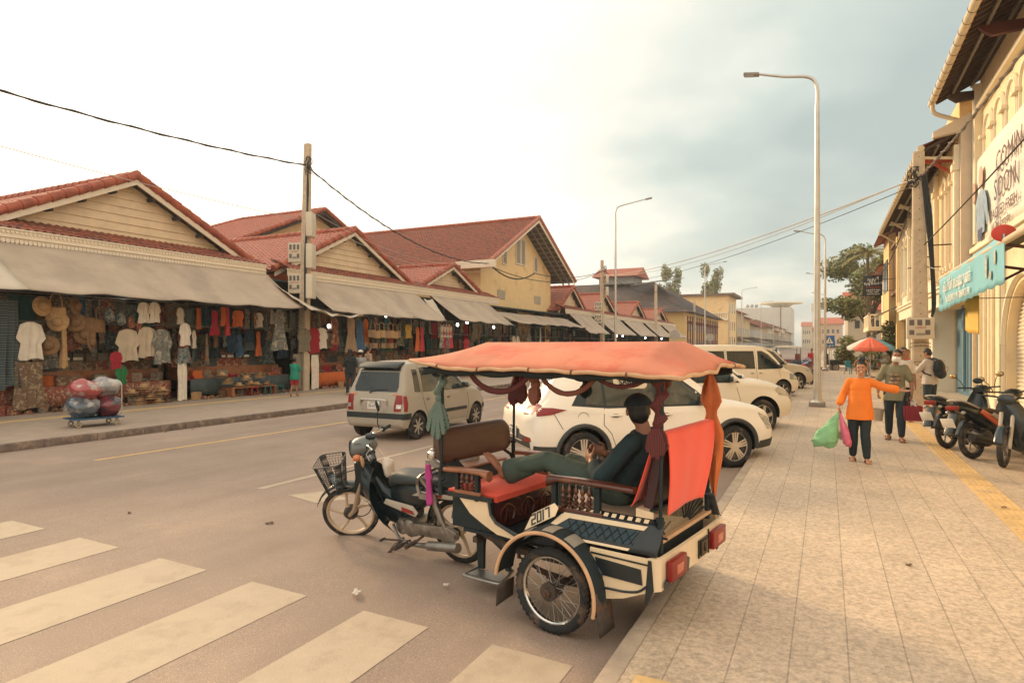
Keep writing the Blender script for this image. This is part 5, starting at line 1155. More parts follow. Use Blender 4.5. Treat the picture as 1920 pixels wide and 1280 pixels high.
cb = glove_bag('clear bag of green limes between the green bag and the pink bag', [(hx, hy + .02, hz, .01, .01), (hx - .0, hy + .03, hz - .16, .05, .05), (hx + .02, hy + .03, hz - .32, .085, .07), (hx + .02, hy + .03, hz - .41, .07, .06)], g3)
lime_m = M('lime', (.30, .36, .06), .4, var=.2)
for i, (dx, dz) in enumerate(((-.02, -.38), (.04, -.39), (.01, -.33), (.07, -.35), (-.04, -.33))):
 b = MB(); b.sph((hx + dx, hy + .03, hz + dz), .032, 10, 8); tag(b.build('lime', lime_m), 'green lime inside the clear carrier bag', 'lime', 'limes in the clear bag')
olv = M('olive_shirt', (.21, .19, .11), .85, var=.1, vs=6); dk_m = M('dark_trousers', (.016, .026, .034), .8, var=.2, vs=7)
JM = dict(knL=(.10, .10, .50), anL=(.14, .10, .10), toeL=(.32, .13, .06), knR=(-.02, -.10, .50), anR=(-.16, -.10, .12), toeR=(.02, -.13, .06), elL=(.0, .26, 1.13), wrL=(.06, .27, .90), elR=(-.02, -.27, 1.14), wrR=(.06, -.28, .90),
  head=(.03, .035, 1.60), hd=(1, -.1, -.1), hu=(0, .12, 1))
man, Pm, qm, km = person('person in olive printed shirt and white face mask carrying a red basket', (1.16, 14.05, .13), -pi / 2 - .07, 1.70, JM, olv, .42, .14, dk_m, .96, skin_m, True, .008, curl=(1.2, 1.2), shoe='flip', loose=.012, fat=.95)
b = MB(); c = Pm['head']; b.grid(lambda u, v: c + qm @ Vector((.085 + .035 * cos((u - .5) * 2.6) * sin(pi * min(v + .15, 1)) - .035 * abs(u - .5) * 2, (u - .5) * .145, lerp(-.008, -.105, v))), 12, 8); b.build('face_mask', M('white_mask', (.78, .74, .66), .8), man, ang=180, solid=.003)
b = MB()
for x0, x1, z0, z1 in ((-.09, .07, 1.21, 1.26), (-.07, .09, 1.14, 1.19), (-.10, .06, 1.06, 1.12)): b.grid(lambda u, v: (.147+.0*u+.010*(1 - abs(2*u - 1)), lerp(x0, x1, u), lerp(z0, z1, v)), 4, 2)
b.build('shirt_print', M('shirt_print_tan', (.42, .24, .13), .8, var=.3, vs=30, col2=(.12, .10, .08), thr=.5), man, ang=180, solid=.004)
def basket(label, x, y, z, m):
 b = MB(); w, d, h = .15, .10, .26
 for s in (1, -1):
  for i in range(9): b.box(x - w+i*w/4.2, x - w+i*w/4.2+.018, y+s*d - .003, y+s*d+.003, z, z+h)
  for i in range(6): b.box(x+s*w - .003, x+s*w+.003, y - d+i*d/2.7, y - d+i*d/2.7+.018, z, z+h)
 for j in range(6): zz = z+h*j/5.2; b.box(x - w, x+w, y - d - .004, y - d+.004, zz, zz+.02); b.box(x - w, x+w, y+d - .004, y+d+.004, zz, zz+.02); b.box(x - w - .004, x - w+.004, y - d, y+d, zz, zz+.02); b.box(x+w - .004, x+w+.004, y - d, y+d, zz, zz+.02)
 b.box(x - w, x+w, y - d, y+d, z, z+.01)
 for s in (1, -1): b.tube([(x - w*.5, y+s*d, z+h), (x - w*.3, y+s*d*.3, z+h+.09), (x+w*.3, y+s*d*.3, z+h+.09), (x+w*.5, y+s*d, z+h)], .006, 5, smooth=4)
 return tag(b.build('shopping_basket', m, ang=0), label, 'basket')
basket('dark red plastic shopping basket in the hand of the masked person', 1.43, 13.98, .53, M('red_plastic', (.30, .02, .035), .4))
b = MB(); b.lathe([(.08, 0), (.11, .23), (.115, .23), (.10, .225), (.075, .01)], (.87, 13.97, .50), n=22); bu = b.build('bucket', M('beige_bucket', (.36, .29, .20), .5)); tag(bu, 'beige bucket in the right hand of the masked person', 'bucket')
b = MB(); b.tube([(.87 + .11 * cos(a), 13.97, .73 + .20 * sin(a)) for a in (pi * j / 10 for j in range(11))], .003, 5); b.build('bucket_handle', steel_m, bu)
b = MB(); b.grid(lambda u, v: (1.43 + .10 * (u - .3), 13.95 + .02 * sin(u * 5), .78 + .12 * v + .03 * sin(u * 4)), 6, 5); tag(b.build('plastic_sheet', M('white_bag', (.68, .60, .50), .4), ang=180, solid=.004), 'pale sheet sticking out of the red basket', 'bag')
JB = dict(elL=(.16, .24, 1.16), wrL=(.34, .10, 1.24), elR=(.16, -.24, 1.16), wrR=(.34, -.06, 1.24), hdL=(.6, -.5, .3), hdR=(.6, .5, .3), nL=(0, -.5, 1), nR=(0, .5, 1), head=(.07, 0, 1.585), hd=(1, 0, -.55), hu=(.5, 0, 1), neck=(.01, 0, 1.43), anL=(.02, .10, .085), anR=(-.14, -.12, .085), toeL=(.22, .13, .06), toeR=(.06, -.14, .06))
pshirt = M('pale_grey_shirt', (.48, .42, .35), .85, var=.06)
bpm, PB, qb, kb = person('person in pale shirt and dark shorts with a black backpack, looking down at their hands', (2.33, 19.05, .13), pi - .62, 1.72, JB, pshirt, .75, .08, M('navy_shorts', (.022, .045, .058), .8, var=.15), .53, skin2_m, True, .009, shoe='shoe', loose=.02)
def bag_(b): b.sph((-.22, 0, 1.22), (.12, .16, .22), 18, 12); b.sph((-.26, 0, 1.10), (.11, .15, .13), 16, 10); b.sph((-.20, 0, 1.36), (.09, .12, .10), 14, 8)
bk_ = blob('backpack', bag_, M('black_nylon', (.010, .018, .022), .6, var=.2, vs=10), None, .012, 4); bk_.matrix_world = bpm.matrix_basis.copy(); tag(bk_, 'black backpack with thin red piping worn over the pale shirt', 'backpack')
b = MB(); b.tube([(-.365, -.09, 1.16), (-.375, -.09, 1.26), (-.36, .06, 1.30), (-.372, .08, 1.15), (-.365, -.09, 1.16)], .004, 5); b.tube([(-.30, -.10, 1.40), (-.32, 0, 1.43), (-.30, .10, 1.40)], .005, 5); b.build('piping', M('red_piping', (.35, .03, .03), .6), bk_)
for s in (1, -1): b = MB(); b.tube([(-.15, s * .10, 1.43), (-.0, s * .115, 1.475), (.13, s * .12, 1.36), (.10, s * .17, 1.15), (-.12, s * .17, 1.05)], .018, 6, smooth=5); b.build('strap', M('black_nylon', (.01, .02, .02), .6), bk_)
JK = dict(anL=(-.22, .08, .12), knL=(-.02, .09, .50), toeL=(-.10, .09, .02), knR=(.05, -.08, .50), anR=(.06, -.08, .085), toeR=(.25, -.1, .05), elL=(.16, .2, 1.2), wrL=(.25, .1, 1.38), elR=(.1, -.22, 1.15), wrR=(.25, -.12, 1.3), hdL=(.3, -.2, 1), hdR=(.3, .2, 1))
person('small child in green shirt and red shorts walking barefoot past the clothes racks', (-16.92, 16.95, .14), 1.9, 1.34, JK, M('green_shirt', (.015, .20, .13), .85, var=.1), .4, .16, M('red_shorts', (.30, .02, .03), .85), .42, skin_m, True, .012, loose=.02, facing=False)
blk = M('black_shirt', (.012, .018, .02), .85); wht = M('white_shirt', (.62, .56, .47), .85); redc = M('crimson_shirt', (.42, .03, .04), .85)
person('person with short black hair and tan shirt behind the silver hatchback roof', (-15.5, 19.25, .13), 1.2, 1.78, None, M('tan_shirt', (.32, .22, .14), .85), .4, .1, dk_m, .97, skin_m, True, .014, facing=False)
person('person with long black hair seen just above the silver hatchback', (-15.6, 18.35, .13), 2.4, 1.66, None, blk, .6, .1, dk_m, .97, skin2_m, 'long', .014)
t_, P_, q_, k_ = person('person in white cap between two others above the silver hatchback', (-15.5, 18.8, .13), 2.0, 1.62, None, M('grey_shirt', (.25, .25, .24), .85), .4, .1, dk_m, .97, skin_m, True, .014)
b = MB(); b.grid(lambda u, v: P_['head'] + q_ @ Vector((.115 * cos(2 * pi * u) * cos(v * 1.57), .10 * sin(2 * pi * u) * cos(v * 1.57), .03 + .09 * sin(v * 1.57))), 18, 6); b.build('cap', wht, t_, ang=180, solid=.005)
person('person in white shirt, mostly hidden behind the masked person', (1.62, 17.6, .13), -pi / 2 + .2, 1.74, None, wht, .45, .1, dk_m, .97, skin_m, True, .012)
person('person in crimson shirt standing behind the concrete pole', (2.25, 23.4, .13), -pi / 2, 1.66, None, redc, .45, .1, dk_m, .97, skin_m, True, .014)
person('person in red vest walking near the parked carriages beyond the lamp post', (-.9, 47.0, .02), -pi / 2, 1.7, None, redc, .3, .1, dk_m, .97, skin_m, True, .016)
# ================================================================ cars
def carpaint(name, c, **k): m = M(name, c, .42, var=.04, vs=1.5, coat=.12, **k); m.node_tree.nodes['Principled BSDF'].inputs['Specular IOR Level'].default_value = .3; return m
glass_m = M('tinted_glass', (.012, .022, .026), .12, var=.3, vs=2, coat=.2)
glassl_m = M('light_tinted_glass', (.03, .042, .042), .08, var=.5, vs=3, coat=.3, col2=(.08, .08, .07), thr=.6)
trim_m = M('black_trim', (.018, .026, .028), .55, var=.15); clad_m = M('grey_cladding', (.045, .048, .045), .7, var=.15)
lampc_m = M('clear_lamp', (.45, .43, .38), .1, metal=.3, coat=1, var=.3, vs=20); plate_m = M('plate_white', (.72, .66, .55), .4); inkb_m = M('plate_ink', (.03, .05, .12), .6)
alloy_m = M('alloy_silver', (.50, .46, .39), .35, metal=.6, var=.1)
def ring(v):
 zb, zB, zt, wl, wb, wt = v; h = zB - zb
 P = [(0, zb), (wl - .12, zb), (wl - .03, zb+.06), (wl, zb+h*.35), (wl*.995, zb+h*.62), (wb+.006, zb+h*.86), (wb - .008, zB), (lerp(wb, wt, .52)+.012, lerp(zB, zt, .52)), (wt+.01, zt - min(.06, (zt - zB)*.3)), (wt - .06, zt - .008), (wt*.45, zt+.012), (0, zt+.016)]
 H = [Vector((0, max(p[0], 0), p[1])) for p in P]; C = catmull(H, 3); return C[:-1]+[Vector((0, 0, C[-1].z))]+[Vector((0, -q.y, q.z)) for q in C[1:-1]][::-1]
def car(name, label, cat, near, th, S, col, group=None):
 """near: ground contact of the front wheel on the car's right; th heading; S: spec"""
 xr, xf, r, tw = S['wheels']; L = S['st'][-1][0]; wy = S['wy']
 f = Vector((cos(th), sin(th))); l = Vector((-sin(th), cos(th))); o = Vector(near[:2]) - f*xf+l*wy
 t = thing(name, label, cat, (o.x, o.y, near[2] if len(near) > 2 else .0), th, group)
 b = MB(); R = []; n = 84
 for i in range(n+1):
  x = L*i/n
  if i < 4: x = L*(i/4) ** 2*4/n
  if i > n - 4: x = L - L*((n - i)/4) ** 2*4/n
  R.append([Vector((x, p.y, p.z)) for p in ring(smtable(S['st'], x))])
 b.rings(R); body = b.build('body', col, t, ang=35)
 cut = MB()
 for x in (xr, xf):
  for s in (1, -1): cut.cyl((x, s * (wy - tw * .5 - .06), r + .01), (x, s * (wy + .5), r + .01), r + S.get('gap', .065), n=36)
 c = cut.build('cutter', clad_m, t); body.data.materials.append(trim_m); c.data.materials.clear(); c.data.materials.append(trim_m)
 md = body.modifiers.new('b', 'BOOLEAN'); md.operation = 'DIFFERENCE'; md.object = c; md.solver = 'EXACT'; md.material_mode = 'TRANSFER'
 bpy.context.view_layer.update(); me = evalmesh(body, 'body'); body.modifiers.clear(); old = body.data; body.data = me; bpy.data.meshes.remove(old); cd = c.data; bpy.data.objects.remove(c); bpy.data.meshes.remove(cd)
 me.polygons.foreach_set('use_smooth', [True] * len(me.polygons)); me.set_sharp_from_angle(angle=radians(32))
 bv = BVHTree.FromPolygons([v.co.copy() for v in me.vertices], [tuple(p.vertices) for p in me.polygons])
 def side(poly, nm, m, s=-1, off=.003, th_=.005, k=0, par=t, st=.05): return onto(bv, poly, 'y', s, st, nm, m, par, off, th_, k)
 for s in (-1, 1):
  if S.get('glassframe'): side(S['glassframe'], 'window_trim', trim_m, s, .002)
  for w in S['win']: side(w, 'side_window', S.get('glass', glassl_m), s, .006)
  for sm in S['seams']:
   for p, q in zip(sm, sm[1:]):
    d = Vector((q[0] - p[0], 0, q[1] - p[1])).normalized(); nx, nz = d.z*.0045, -d.x*.0045
    side([(p[0] - nx, p[1] - nz), (q[0] - nx, q[1] - nz), (q[0] + nx, q[1] + nz), (p[0] + nx, p[1] + nz)], 'door_seam', trim_m, s, .003, .004, st=.1)
  for hx, hz in S['handles']:
   y = bv.ray_cast(Vector((hx, s*3, hz)), Vector((0, -s, 0)))[0]
   if y is None: continue
   q = MB(); q.sph((hx, y.y, hz), (.075, .012, .03), 12, 6); q.build('handle_recess', M('recess', (.18, .15, .12), .6), t)
   if S.get('bar', True): q = MB(); q.tube([(hx - .09, y.y + s * .008, hz + .005), (hx - .05, y.y + s * .035, hz + .008), (hx + .06, y.y + s * .035, hz + .008), (hx + .09, y.y + s * .008, hz + .005)], .014, 8, smooth=3); q.build('door_handle', col, t)
  for P, nm, m in S.get('sidep', []): side(P, nm, m, s, .010, .014, st=.025)
  if S.get('arch'):
   for x in (xr, xf):
    q = MB(); rr = r+.08; P = []; 
    for j in range(25):
     a = lerp(-.12, pi+.12, j/24); pp = Vector((x+cos(a)*rr, s*3, r+.01+sin(a)*rr)); h = bv.ray_cast(pp, Vector((0, -s, 0)))[0]
     if h: P.append(Vector((h.x, h.y+s*.004, h.z)))
    q.tube(P, .036, 6); q.build('arch_trim', S['arch'], t)
  for x in (xr, xf):
   y = s * (wy); q = MB(); q.lathe([(r - .10, -tw / 2 + .01), (r - .03, -tw / 2), (r - .004, -tw / 2 + .03), (r, 0), (r - .004, tw / 2 - .03), (r - .03, tw / 2), (r - .10, tw / 2 - .01), (r * .66, tw / 2 - .03)], (x, y, r), (0, s, 0), 40); w = q.build('wheel', rub_m, t, ang=60)
   q = MB(); yo = tw/2 - .012; ri = r*.68
   q.lathe([(ri - .012, yo - .03), (ri, yo), (ri+.012, yo - .01)], (x, y, r), (0, s, 0), 40, False); q.lathe([(.0, yo - .005), (.045, yo - .008), (.05, yo - .04), (0, yo - .05)], (x, y, r), (0, s, 0), 16)
   for k in range(S['spk'][0]):
    a = 2 * pi * k / S['spk'][0] + .3; wd = S['spk'][1]
    for e in ((-wd * 1.3, 0, wd * 1.3) if S['spk'][2] else (0,)):
     pv = Vector((-sin(a), 0, cos(a))); q.bar(Vector((x, y + s * (yo - .015), r)) + pv * e * .5 + Vector((cos(a), 0, sin(a))) * .03, Vector((x, y + s * (yo - .012), r)) + pv * e + Vector((cos(a), 0, sin(a))) * (ri - .004), wd if not S['spk'][2] else wd * .7, .02, up=(0, s, 0))
   q.build('rim', S.get('rim', alloy_m), w, ang=30)
   q = MB(); q.lathe([(ri, yo - .045), (0, yo - .045)], (x, y, r), (0, s, 0), 30); q.lathe([(ri * .6, yo - .04), (0, yo - .035)], (x, y, r), (0, s, 0), 24); q.build('brake_disc', M('wheel_dark_grey', (.03, .032, .032), .7), w)  # dark grey discs closing the wheel behind the spokes
  if S.get('mirror'):
   mx, mz = S['mirror']; h = bv.ray_cast(Vector((mx, s * 3, mz)), Vector((0, -s, 0)))[0]; yy = h.y if h else s * .8
   q = MB(); q.sph((mx + .01, yy + s * .13, mz + .06), (.06, .11, .075), 14, 10); mo = q.build('wing_mirror', S.get('mirm', col), t); q = MB(); q.bar((mx, yy - s * .02, mz), (mx + .01, yy + s * .08, mz + .03), .05, .04); q.build('mirror_arm', trim_m, mo)
   q = MB(); q.grid(lambda u, v: (mx - .052, yy + s * (.13 + (u - .5) * .17), mz + .06 + (v - .5) * .11), 2, 2); q.build('mirror_glass', S.get('mg', glassl_m), mo, solid=.004)
 for P, pl, sd, nm, m, off in S['pan']:
  o_ = onto(bv, P, pl, sd, .05, nm, m, t, off, .008, maxd=9)
 S['bv'] = bv
 return t, bv, o
def mir(P): return [(-y, z) for y, z in P][::-1]
def plate(t, x, y, z, s, txt, top='', w=.34, h=.16, face=-1, tilt=0):
 b = MB(); b.box(x - .006, x + .006, y - w / 2, y + w / 2, z - h / 2, z + h / 2); p = b.build('number_plate', plate_m, t, bevel=.003)
 T = frame((x + face * .0075, y, z - h * .12), (0, face, 0), (0, 0, 1)); textmesh(txt, h * .58, 'plate_number', inkb_m, p, T, ext=.001, sx=.9)
 if top: textmesh(top, h * .2, 'plate_text', inkb_m, p, frame((x + face * .0075, y, z + h * .33), (0, face, 0), (0, 0, 1)), ext=.001)
wp = carpaint('pearl_white', (.80, .73, .61)); wp2 = carpaint('cream_white', (.78, .69, .54)); bg_ = carpaint('pale_champagne', (.55, .47, .35)); sv = carpaint('silver_beige', (.36, .315, .25))
SUV = dict(wheels=(.80, 3.38, .33, .22), wy=.80, gap=.07, spk=(5, .035, True), rim=M('machined_alloy', (.6, .52, .42), .3, metal=.5),
st=[(0, .50, .78, .82, .50, .48, .34), (.05, .40, .86, .95, .78, .74, .60), (.14, .35, .93, 1.02, .86, .82, .68), (.28, .31, .985, 1.18, .89, .85, .66), (.48, .28, 1.01, 1.46, .90, .86, .61), (.66, .26, 1.01, 1.585, .90, .865, .60), (1.1, .24, .99, 1.64, .905, .87, .62), (1.9, .22, .965, 1.65, .905, .87, .63), (2.4, .22, .95, 1.59, .905, .87, .61), (2.85, .22, .95, 1.36, .905, .87, .62), (3.15, .22, .96, 1.12, .90, .865, .70), (3.35, .22, .955, 1.05, .90, .86, .72), (3.8, .25, .90, .985, .885, .83, .68), (4.1, .27, .80, .90, .82, .74, .60), (4.25, .30, .68, .76, .66, .60, .50), (4.31, .40, .60, .64, .48, .44, .36)],
glassframe=[(.62, 1.04), (1.2, .99), (3.02, .99), (2.78, 1.22), (2.40, 1.49), (1.9, 1.555), (1.15, 1.545), (.86, 1.38)],
win=[[(.84, 1.06), (1.13, 1.035), (1.13, 1.47), (.98, 1.40)], [(1.17, 1.03), (1.98, 1.015), (1.96, 1.51), (1.30, 1.51), (1.18, 1.48)], [(2.04, 1.015), (2.92, 1.02), (2.70, 1.22), (2.40, 1.44), (2.02, 1.51)]],
seams=[[(1.14, 1.0), (1.12, .75), (1.24, .62), (1.30, .45), (1.45, .30)], [(2.01, 1.0), (2.04, .6), (1.99, .3)], [(2.98, .98), (3.02, .72), (2.98, .45), (2.9, .3)], [(1.45, .30), (2.9, .29)], [(.32, .98), (.52, .62), (.60, .45)]], handles=[(1.32, .88), (2.17, .87)], mirror=(2.76, 1.02), arch=clad_m,
sidep=[([(1.22, .24), (2.98, .24), (2.98, .36), (1.22, .36)], 'side_cladding', clad_m), ([(4.02, .58), (4.24, .60), (4.10, .76), (3.86, .85), (3.92, .74)], 'headlight', lampc_m), ([(3.8, .27), (4.2, .31), (4.22, .44), (3.86, .40)], 'bumper_cladding', clad_m), ([(.10, .90), (.30, .92), (.54, .985), (.32, 1.02), (.12, 1.02)], 'tail_light_side', lampr_m), ([(.06, .36), (.42, .34), (.38, .46), (.06, .47)], 'bumper_cladding', clad_m)],
pan=[([(-.52, 1.20), (.52, 1.20), (.56, 1.28), (.50, 1.50), (-.50, 1.50), (-.56, 1.28)], 'x', -1, 'rear_glass', M('rear_glass_pale', (.12, .125, .11), .05, coat=1, var=.5, vs=3), .004), ([(-.60, 1.12), (.60, 1.12), (.55, 1.52), (-.55, 1.52)], 'x', 1, 'windscreen', glassl_m, .004),
 ([(-.70, .35), (.70, .35), (.66, .58), (.30, .60), (.28, .66), (-.28, .66), (-.30, .60), (-.66, .58)], 'x', -1, 'rear_valance', clad_m, .004),
 ([(.40, .90), (.70, .92), (.735, 1.04), (.60, 1.07), (.38, 1.02)], 'x', -1, 'tail_light', lampr_m, .006), (mir([(.40, .90), (.70, .92), (.735, 1.04), (.60, 1.07), (.38, 1.02)]), 'x', -1, 'tail_light', lampr_m, .006),
 ([(.50, .50), (.72, .52), (.70, .58), (.50, .57)], 'x', -1, 'rear_reflector', lampr_m, .010), (mir([(.50, .50), (.72, .52), (.70, .58), (.50, .57)]), 'x', -1, 'rear_reflector', lampr_m, .010)])
t, bv, _ = car('parked_car', 'white crossover parked nose to the kerb right behind the carriage', 'car', (-1.36, 10.69, 0), radians(43), SUV, wp)
h = bv.ray_cast(Vector((-3, 0, .60)), Vector((1, 0, 0)))[0]; plate(t, h.x - .02, 0, .62, 1, '2F-8509', 'PHNOM PENH', .36, .17)
h = bv.ray_cast(Vector((.80, -3, .90)), Vector((0, 1, 0)))[0]; b = MB(); b.torus((.80, h.y - .002, .86), .085, .003, (0, 1, 0), 28, 5); b.build('fuel_flap_seam', trim_m, t)
b = MB()
for s in (1, -1): b.tube([(.95, s*.56, 1.645), (1.2, s*.57, 1.69), (2.1, s*.58, 1.69), (2.35, s*.57, 1.645)], .014, 6)
b.build('roof_rail', alloy_m, t)
b = MB(); b.prism([(.50, 1.55), (.36, 1.56), (.40, 1.59), (.70, 1.62)], -.52, .52); b.build('roof_spoiler', wp, t, bevel=.01)
b = MB(); b.sph((2.36, -.66, 1.2), (.10, .006, .07), 12, 8)
stk = onto(bv, pillpoly(.55, .16, .06, 3) and [(x + 1.62, z + 1.37) for x, z in pillpoly(.56, .20, .08, 4)], 'y', -1, .05, 'window_sticker', M('sticker_cream', (.60, .50, .33), .5), t, .013, .003)
h = bv.ray_cast(Vector((1.62, -3, 1.36)), Vector((0, 1, 0)))[0]; textmesh('SABAY', .12, 'sticker_text', M('sticker_ink', (.02, .02, .02), .6), t, frame((1.60, h.y - .026, 1.37), (1, -.0, 0), (0, .42, 1)), ext=.002, bold=.003)
HB = dict(wheels=(.52, 2.90, .272, .16), wy=.665, gap=.05, spk=(7, .035, False), glass=glassl_m,
st=[(0, .34, .70, .74, .62, .56, .48), (.03, .29, .78, .85, .70, .66, .60), (.08, .26, .88, 1.0, .735, .70, .64), (.16, .25, .92, 1.22, .745, .72, .60), (.26, .24, .93, 1.44, .75, .725, .555), (.38, .23, .93, 1.535, .75, .725, .54), (.9, .21, .92, 1.575, .75, .73, .55), (1.6, .20, .91, 1.57, .75, .73, .555), (2.05, .20, .90, 1.50, .75, .73, .54), (2.45, .20, .90, 1.20, .75, .73, .56), (2.68, .20, .90, 1.00, .75, .725, .60), (3.0, .22, .86, .95, .74, .70, .58), (3.3, .24, .76, .84, .70, .64, .52), (3.44, .28, .62, .70, .60, .54, .44), (3.5, .36, .52, .56, .44, .40, .32)],
win=[[(.42, .97), (.62, .955), (.62, 1.42), (.46, 1.42)], [(.70, .955), (1.42, .94), (1.42, 1.44), (.72, 1.45)], [(1.52, .94), (2.42, .94), (2.28, 1.12), (1.98, 1.42), (1.53, 1.44)]],
seams=[[(.66, 1.48), (.66, .95), (.72, .72), (.86, .45), (.9, .26)], [(1.47, 1.48), (1.47, .26)], [(2.46, .93), (2.52, .6), (2.46, .28)], [(.9, .26), (2.46, .26)]], handles=[(.86, .80), (1.66, .79)], bar=False, mirror=(2.26, .97), mirm=sv,
sidep=[([(.92, .47), (1.44, .47), (1.44, .54), (.92, .54)], 'door_strip', trim_m), ([(1.5, .47), (2.42, .47), (2.42, .54), (1.5, .54)], 'door_strip', trim_m), ([(3.34, .55), (3.47, .56), (3.36, .68), (3.24, .68)], 'headlight', lampc_m), ([(.02, .44), (.24, .44), (.24, .56), (.02, .56)], 'bumper_band', trim_m), ([(3.2, .44), (3.46, .44), (3.44, .54), (3.2, .54)], 'bumper_band', trim_m), ([(.05, .60), (.12, .60), (.15, .74), (.13, .91), (.07, .90)], 'tail_light_side', lampr_m)],
pan=[([(-.52, .98), (.52, .98), (.545, 1.08), (.485, 1.37), (-.485, 1.37), (-.545, 1.08)], 'x', -1, 'rear_glass', glass_m, .004), ([(-.56, 1.0), (.56, 1.0), (.50, 1.46), (-.50, 1.46)], 'x', 1, 'windscreen', glassl_m, .004),
 ([(-.69, .45), (.69, .45), (.69, .56), (-.69, .56)], 'x', -1, 'bumper_band', trim_m, .004), ([(.50, .60), (.655, .60), (.68, .78), (.66, .92), (.53, .92)], 'x', -1, 'tail_light', lampr_m, .008), (mir([(.50, .60), (.655, .60), (.68, .78), (.66, .92), (.53, .92)]), 'x', -1, 'tail_light', lampr_m, .008),
 ([(.56, .66), (.66, .66), (.67, .74), (.57, .74)], 'x', -1, 'reverse_lamp', lampc_m, .015), (mir([(.56, .66), (.66, .66), (.67, .74), (.57, .74)]), 'x', -1, 'reverse_lamp', lampc_m, .015),
 ([(.45, .915), (.56, .915), (.56, .945), (.45, .945)], 'x', -1, 'amber_marker', lampo_m, .012), (mir([(.45, .915), (.56, .915), (.56, .945), (.45, .945)]), 'x', -1, 'amber_marker', lampo_m, .012),
 ([(-.51, .58), (.51, .58), (.50, .94), (-.50, .94)], 'x', -1, 'tailgate_panel', sv, .004), ([(-.50, 1.39), (.50, 1.39), (.47, 1.49), (-.47, 1.49)], 'x', -1, 'spoiler_shadow_panel', trim_m, .004)])  # last panel is the black band above the rear glass
t, bv, _ = car('hatchback', 'small silver beige hatchback driving away along the street', 'car', (-7.5, 13.2, .02), pi / 2, HB, sv)
h = bv.ray_cast(Vector((-3, 0, .70)), Vector((1, 0, 0)))[0]; plate(t, h.x - .022, -.02, .715, 1, '2B-6728', 'PHNOM PENH', .30, .15)
b = MB(); R = []
b.prism(pillpoly(.66, .24, .04, 3), 0, .008, 'z'); b.xf(Matrix.Translation((h.x - .006, -.02, .70)) @ Matrix.Rotation(radians(90), 4, 'Z') @ Matrix.Rotation(radians(90), 4, 'X')); 
b.tube([(h.x - .01, .30, .70), (h.x - .035, .29, .80), (h.x - .05, .20, .825), (h.x - .05, -.24, .825), (h.x - .035, -.33, .80), (h.x - .01, -.34, .70)], .016, 8, smooth=4); b.build('plate_surround', chrome_m, t)
b = MB(); b.prism([(.36, 1.52), (.15, 1.44), (.13, 1.46), (.20, 1.52), (.42, 1.575)], -.49, .49); b.build('roof_spoiler', trim_m, t, bevel=.008)
h = bv.ray_cast(Vector((-3, -.0, 1.0)), Vector((1, 0, 0)))[0]; b = MB(); b.tube([(h.x - .03, .12, .965), (h.x - .02, -.02, 1.01), (h.x + .01, -.30, 1.03)], .009, 6); b.sph((h.x - .02, .12, .965), .022, 8, 6); b.build('rear_wiper', trim_m, t)
b = MB(); b.box(.9, 2.4, -.765, -.72, .20, .27); b.box(.9, 2.4, .72, .765, .20, .27); b.build('side_skirt', sv, t, bevel=.01)
def rearp(w, z0, z1, e, l0, l1):
 T = [(e - .16, l0), (e, l0), (e, l1), (e - .14, l1)]
 return [([(-w, z0), (w, z0), (w * .92, z1), (-w * .92, z1)], 'x', -1, 'rear_glass', glass_m, .004), (T, 'x', -1, 'tail_light', lampr_m, .006), (mir(T), 'x', -1, 'tail_light', lampr_m, .006), ([(-.3, l0 - .1), (.3, l0 - .1), (.3, l0 + .02), (-.3, l0 + .02)], 'x', -1, 'plate_recess', trim_m, .004)]
PR_ = dict(wheels=(.95, 3.74, .385, .25), wy=.80, gap=.075, spk=(6, .075, False), glass=glassl_m,
st=[(0, .55, .9, 1.0, .70, .66, .6), (.05, .45, 1.05, 1.2, .86, .82, .70), (.15, .40, 1.12, 1.6, .92, .88, .72), (.3, .36, 1.14, 1.80, .93, .89, .70), (.9, .34, 1.13, 1.87, .94, .90, .70), (2.2, .33, 1.10, 1.87, .94, .90, .70), (2.7, .33, 1.10, 1.74, .94, .90, .70), (3.05, .33, 1.10, 1.42, .94, .90, .74), (3.3, .33, 1.10, 1.22, .94, .90, .78), (3.8, .34, 1.06, 1.16, .94, .88, .76), (4.35, .38, .96, 1.06, .90, .82, .70), (4.6, .42, .84, .93, .80, .72, .60), (4.72, .48, .72, .78, .62, .56, .45)],
glassframe=[(.35, 1.17), (3.18, 1.14), (2.95, 1.35), (2.60, 1.66), (2.2, 1.76), (.6, 1.76)],
win=[[(.42, 1.19), (1.2, 1.17), (1.2, 1.71), (.6, 1.71)], [(1.26, 1.17), (2.05, 1.16), (2.05, 1.71), (1.26, 1.71)], [(2.12, 1.16), (3.08, 1.16), (2.9, 1.34), (2.58, 1.62), (2.2, 1.71), (2.12, 1.71)]],
seams=[[(2.08, 1.12), (2.10, .7), (2.06, .4)], [(3.06, 1.12), (3.14, .8), (3.10, .5), (3.02, .38)], [(1.23, 1.1), (1.25, .75), (1.45, .42)], [(1.45, .38), (3.02, .38)]], handles=[(1.42, 1.0), (2.3, 1.0)], mirror=(2.90, 1.17),
sidep=[([(4.20, .86), (4.56, .82), (4.50, .96), (4.22, 1.04), (4.10, .98)], 'headlight', lampc_m), ([(1.4, .34), (3.1, .34), (3.1, .44), (1.4, .44)], 'side_step', clad_m)],
pan=[([(-.62, 1.22), (.62, 1.22), (.62, 1.72), (-.62, 1.72)], 'x', 1, 'windscreen', glassl_m, .004), ([(-.5, .62), (.5, .62), (.5, .86), (-.5, .86)], 'x', 1, 'grille', chrome_m, .006)] + rearp(.62, 1.2, 1.66, .74, .95, 1.15))
car('off_roader', 'big cream white off roader, second in the row of parked vehicles', 'car', (-1.30, 14.70, 0), radians(45), PR_, wp2)
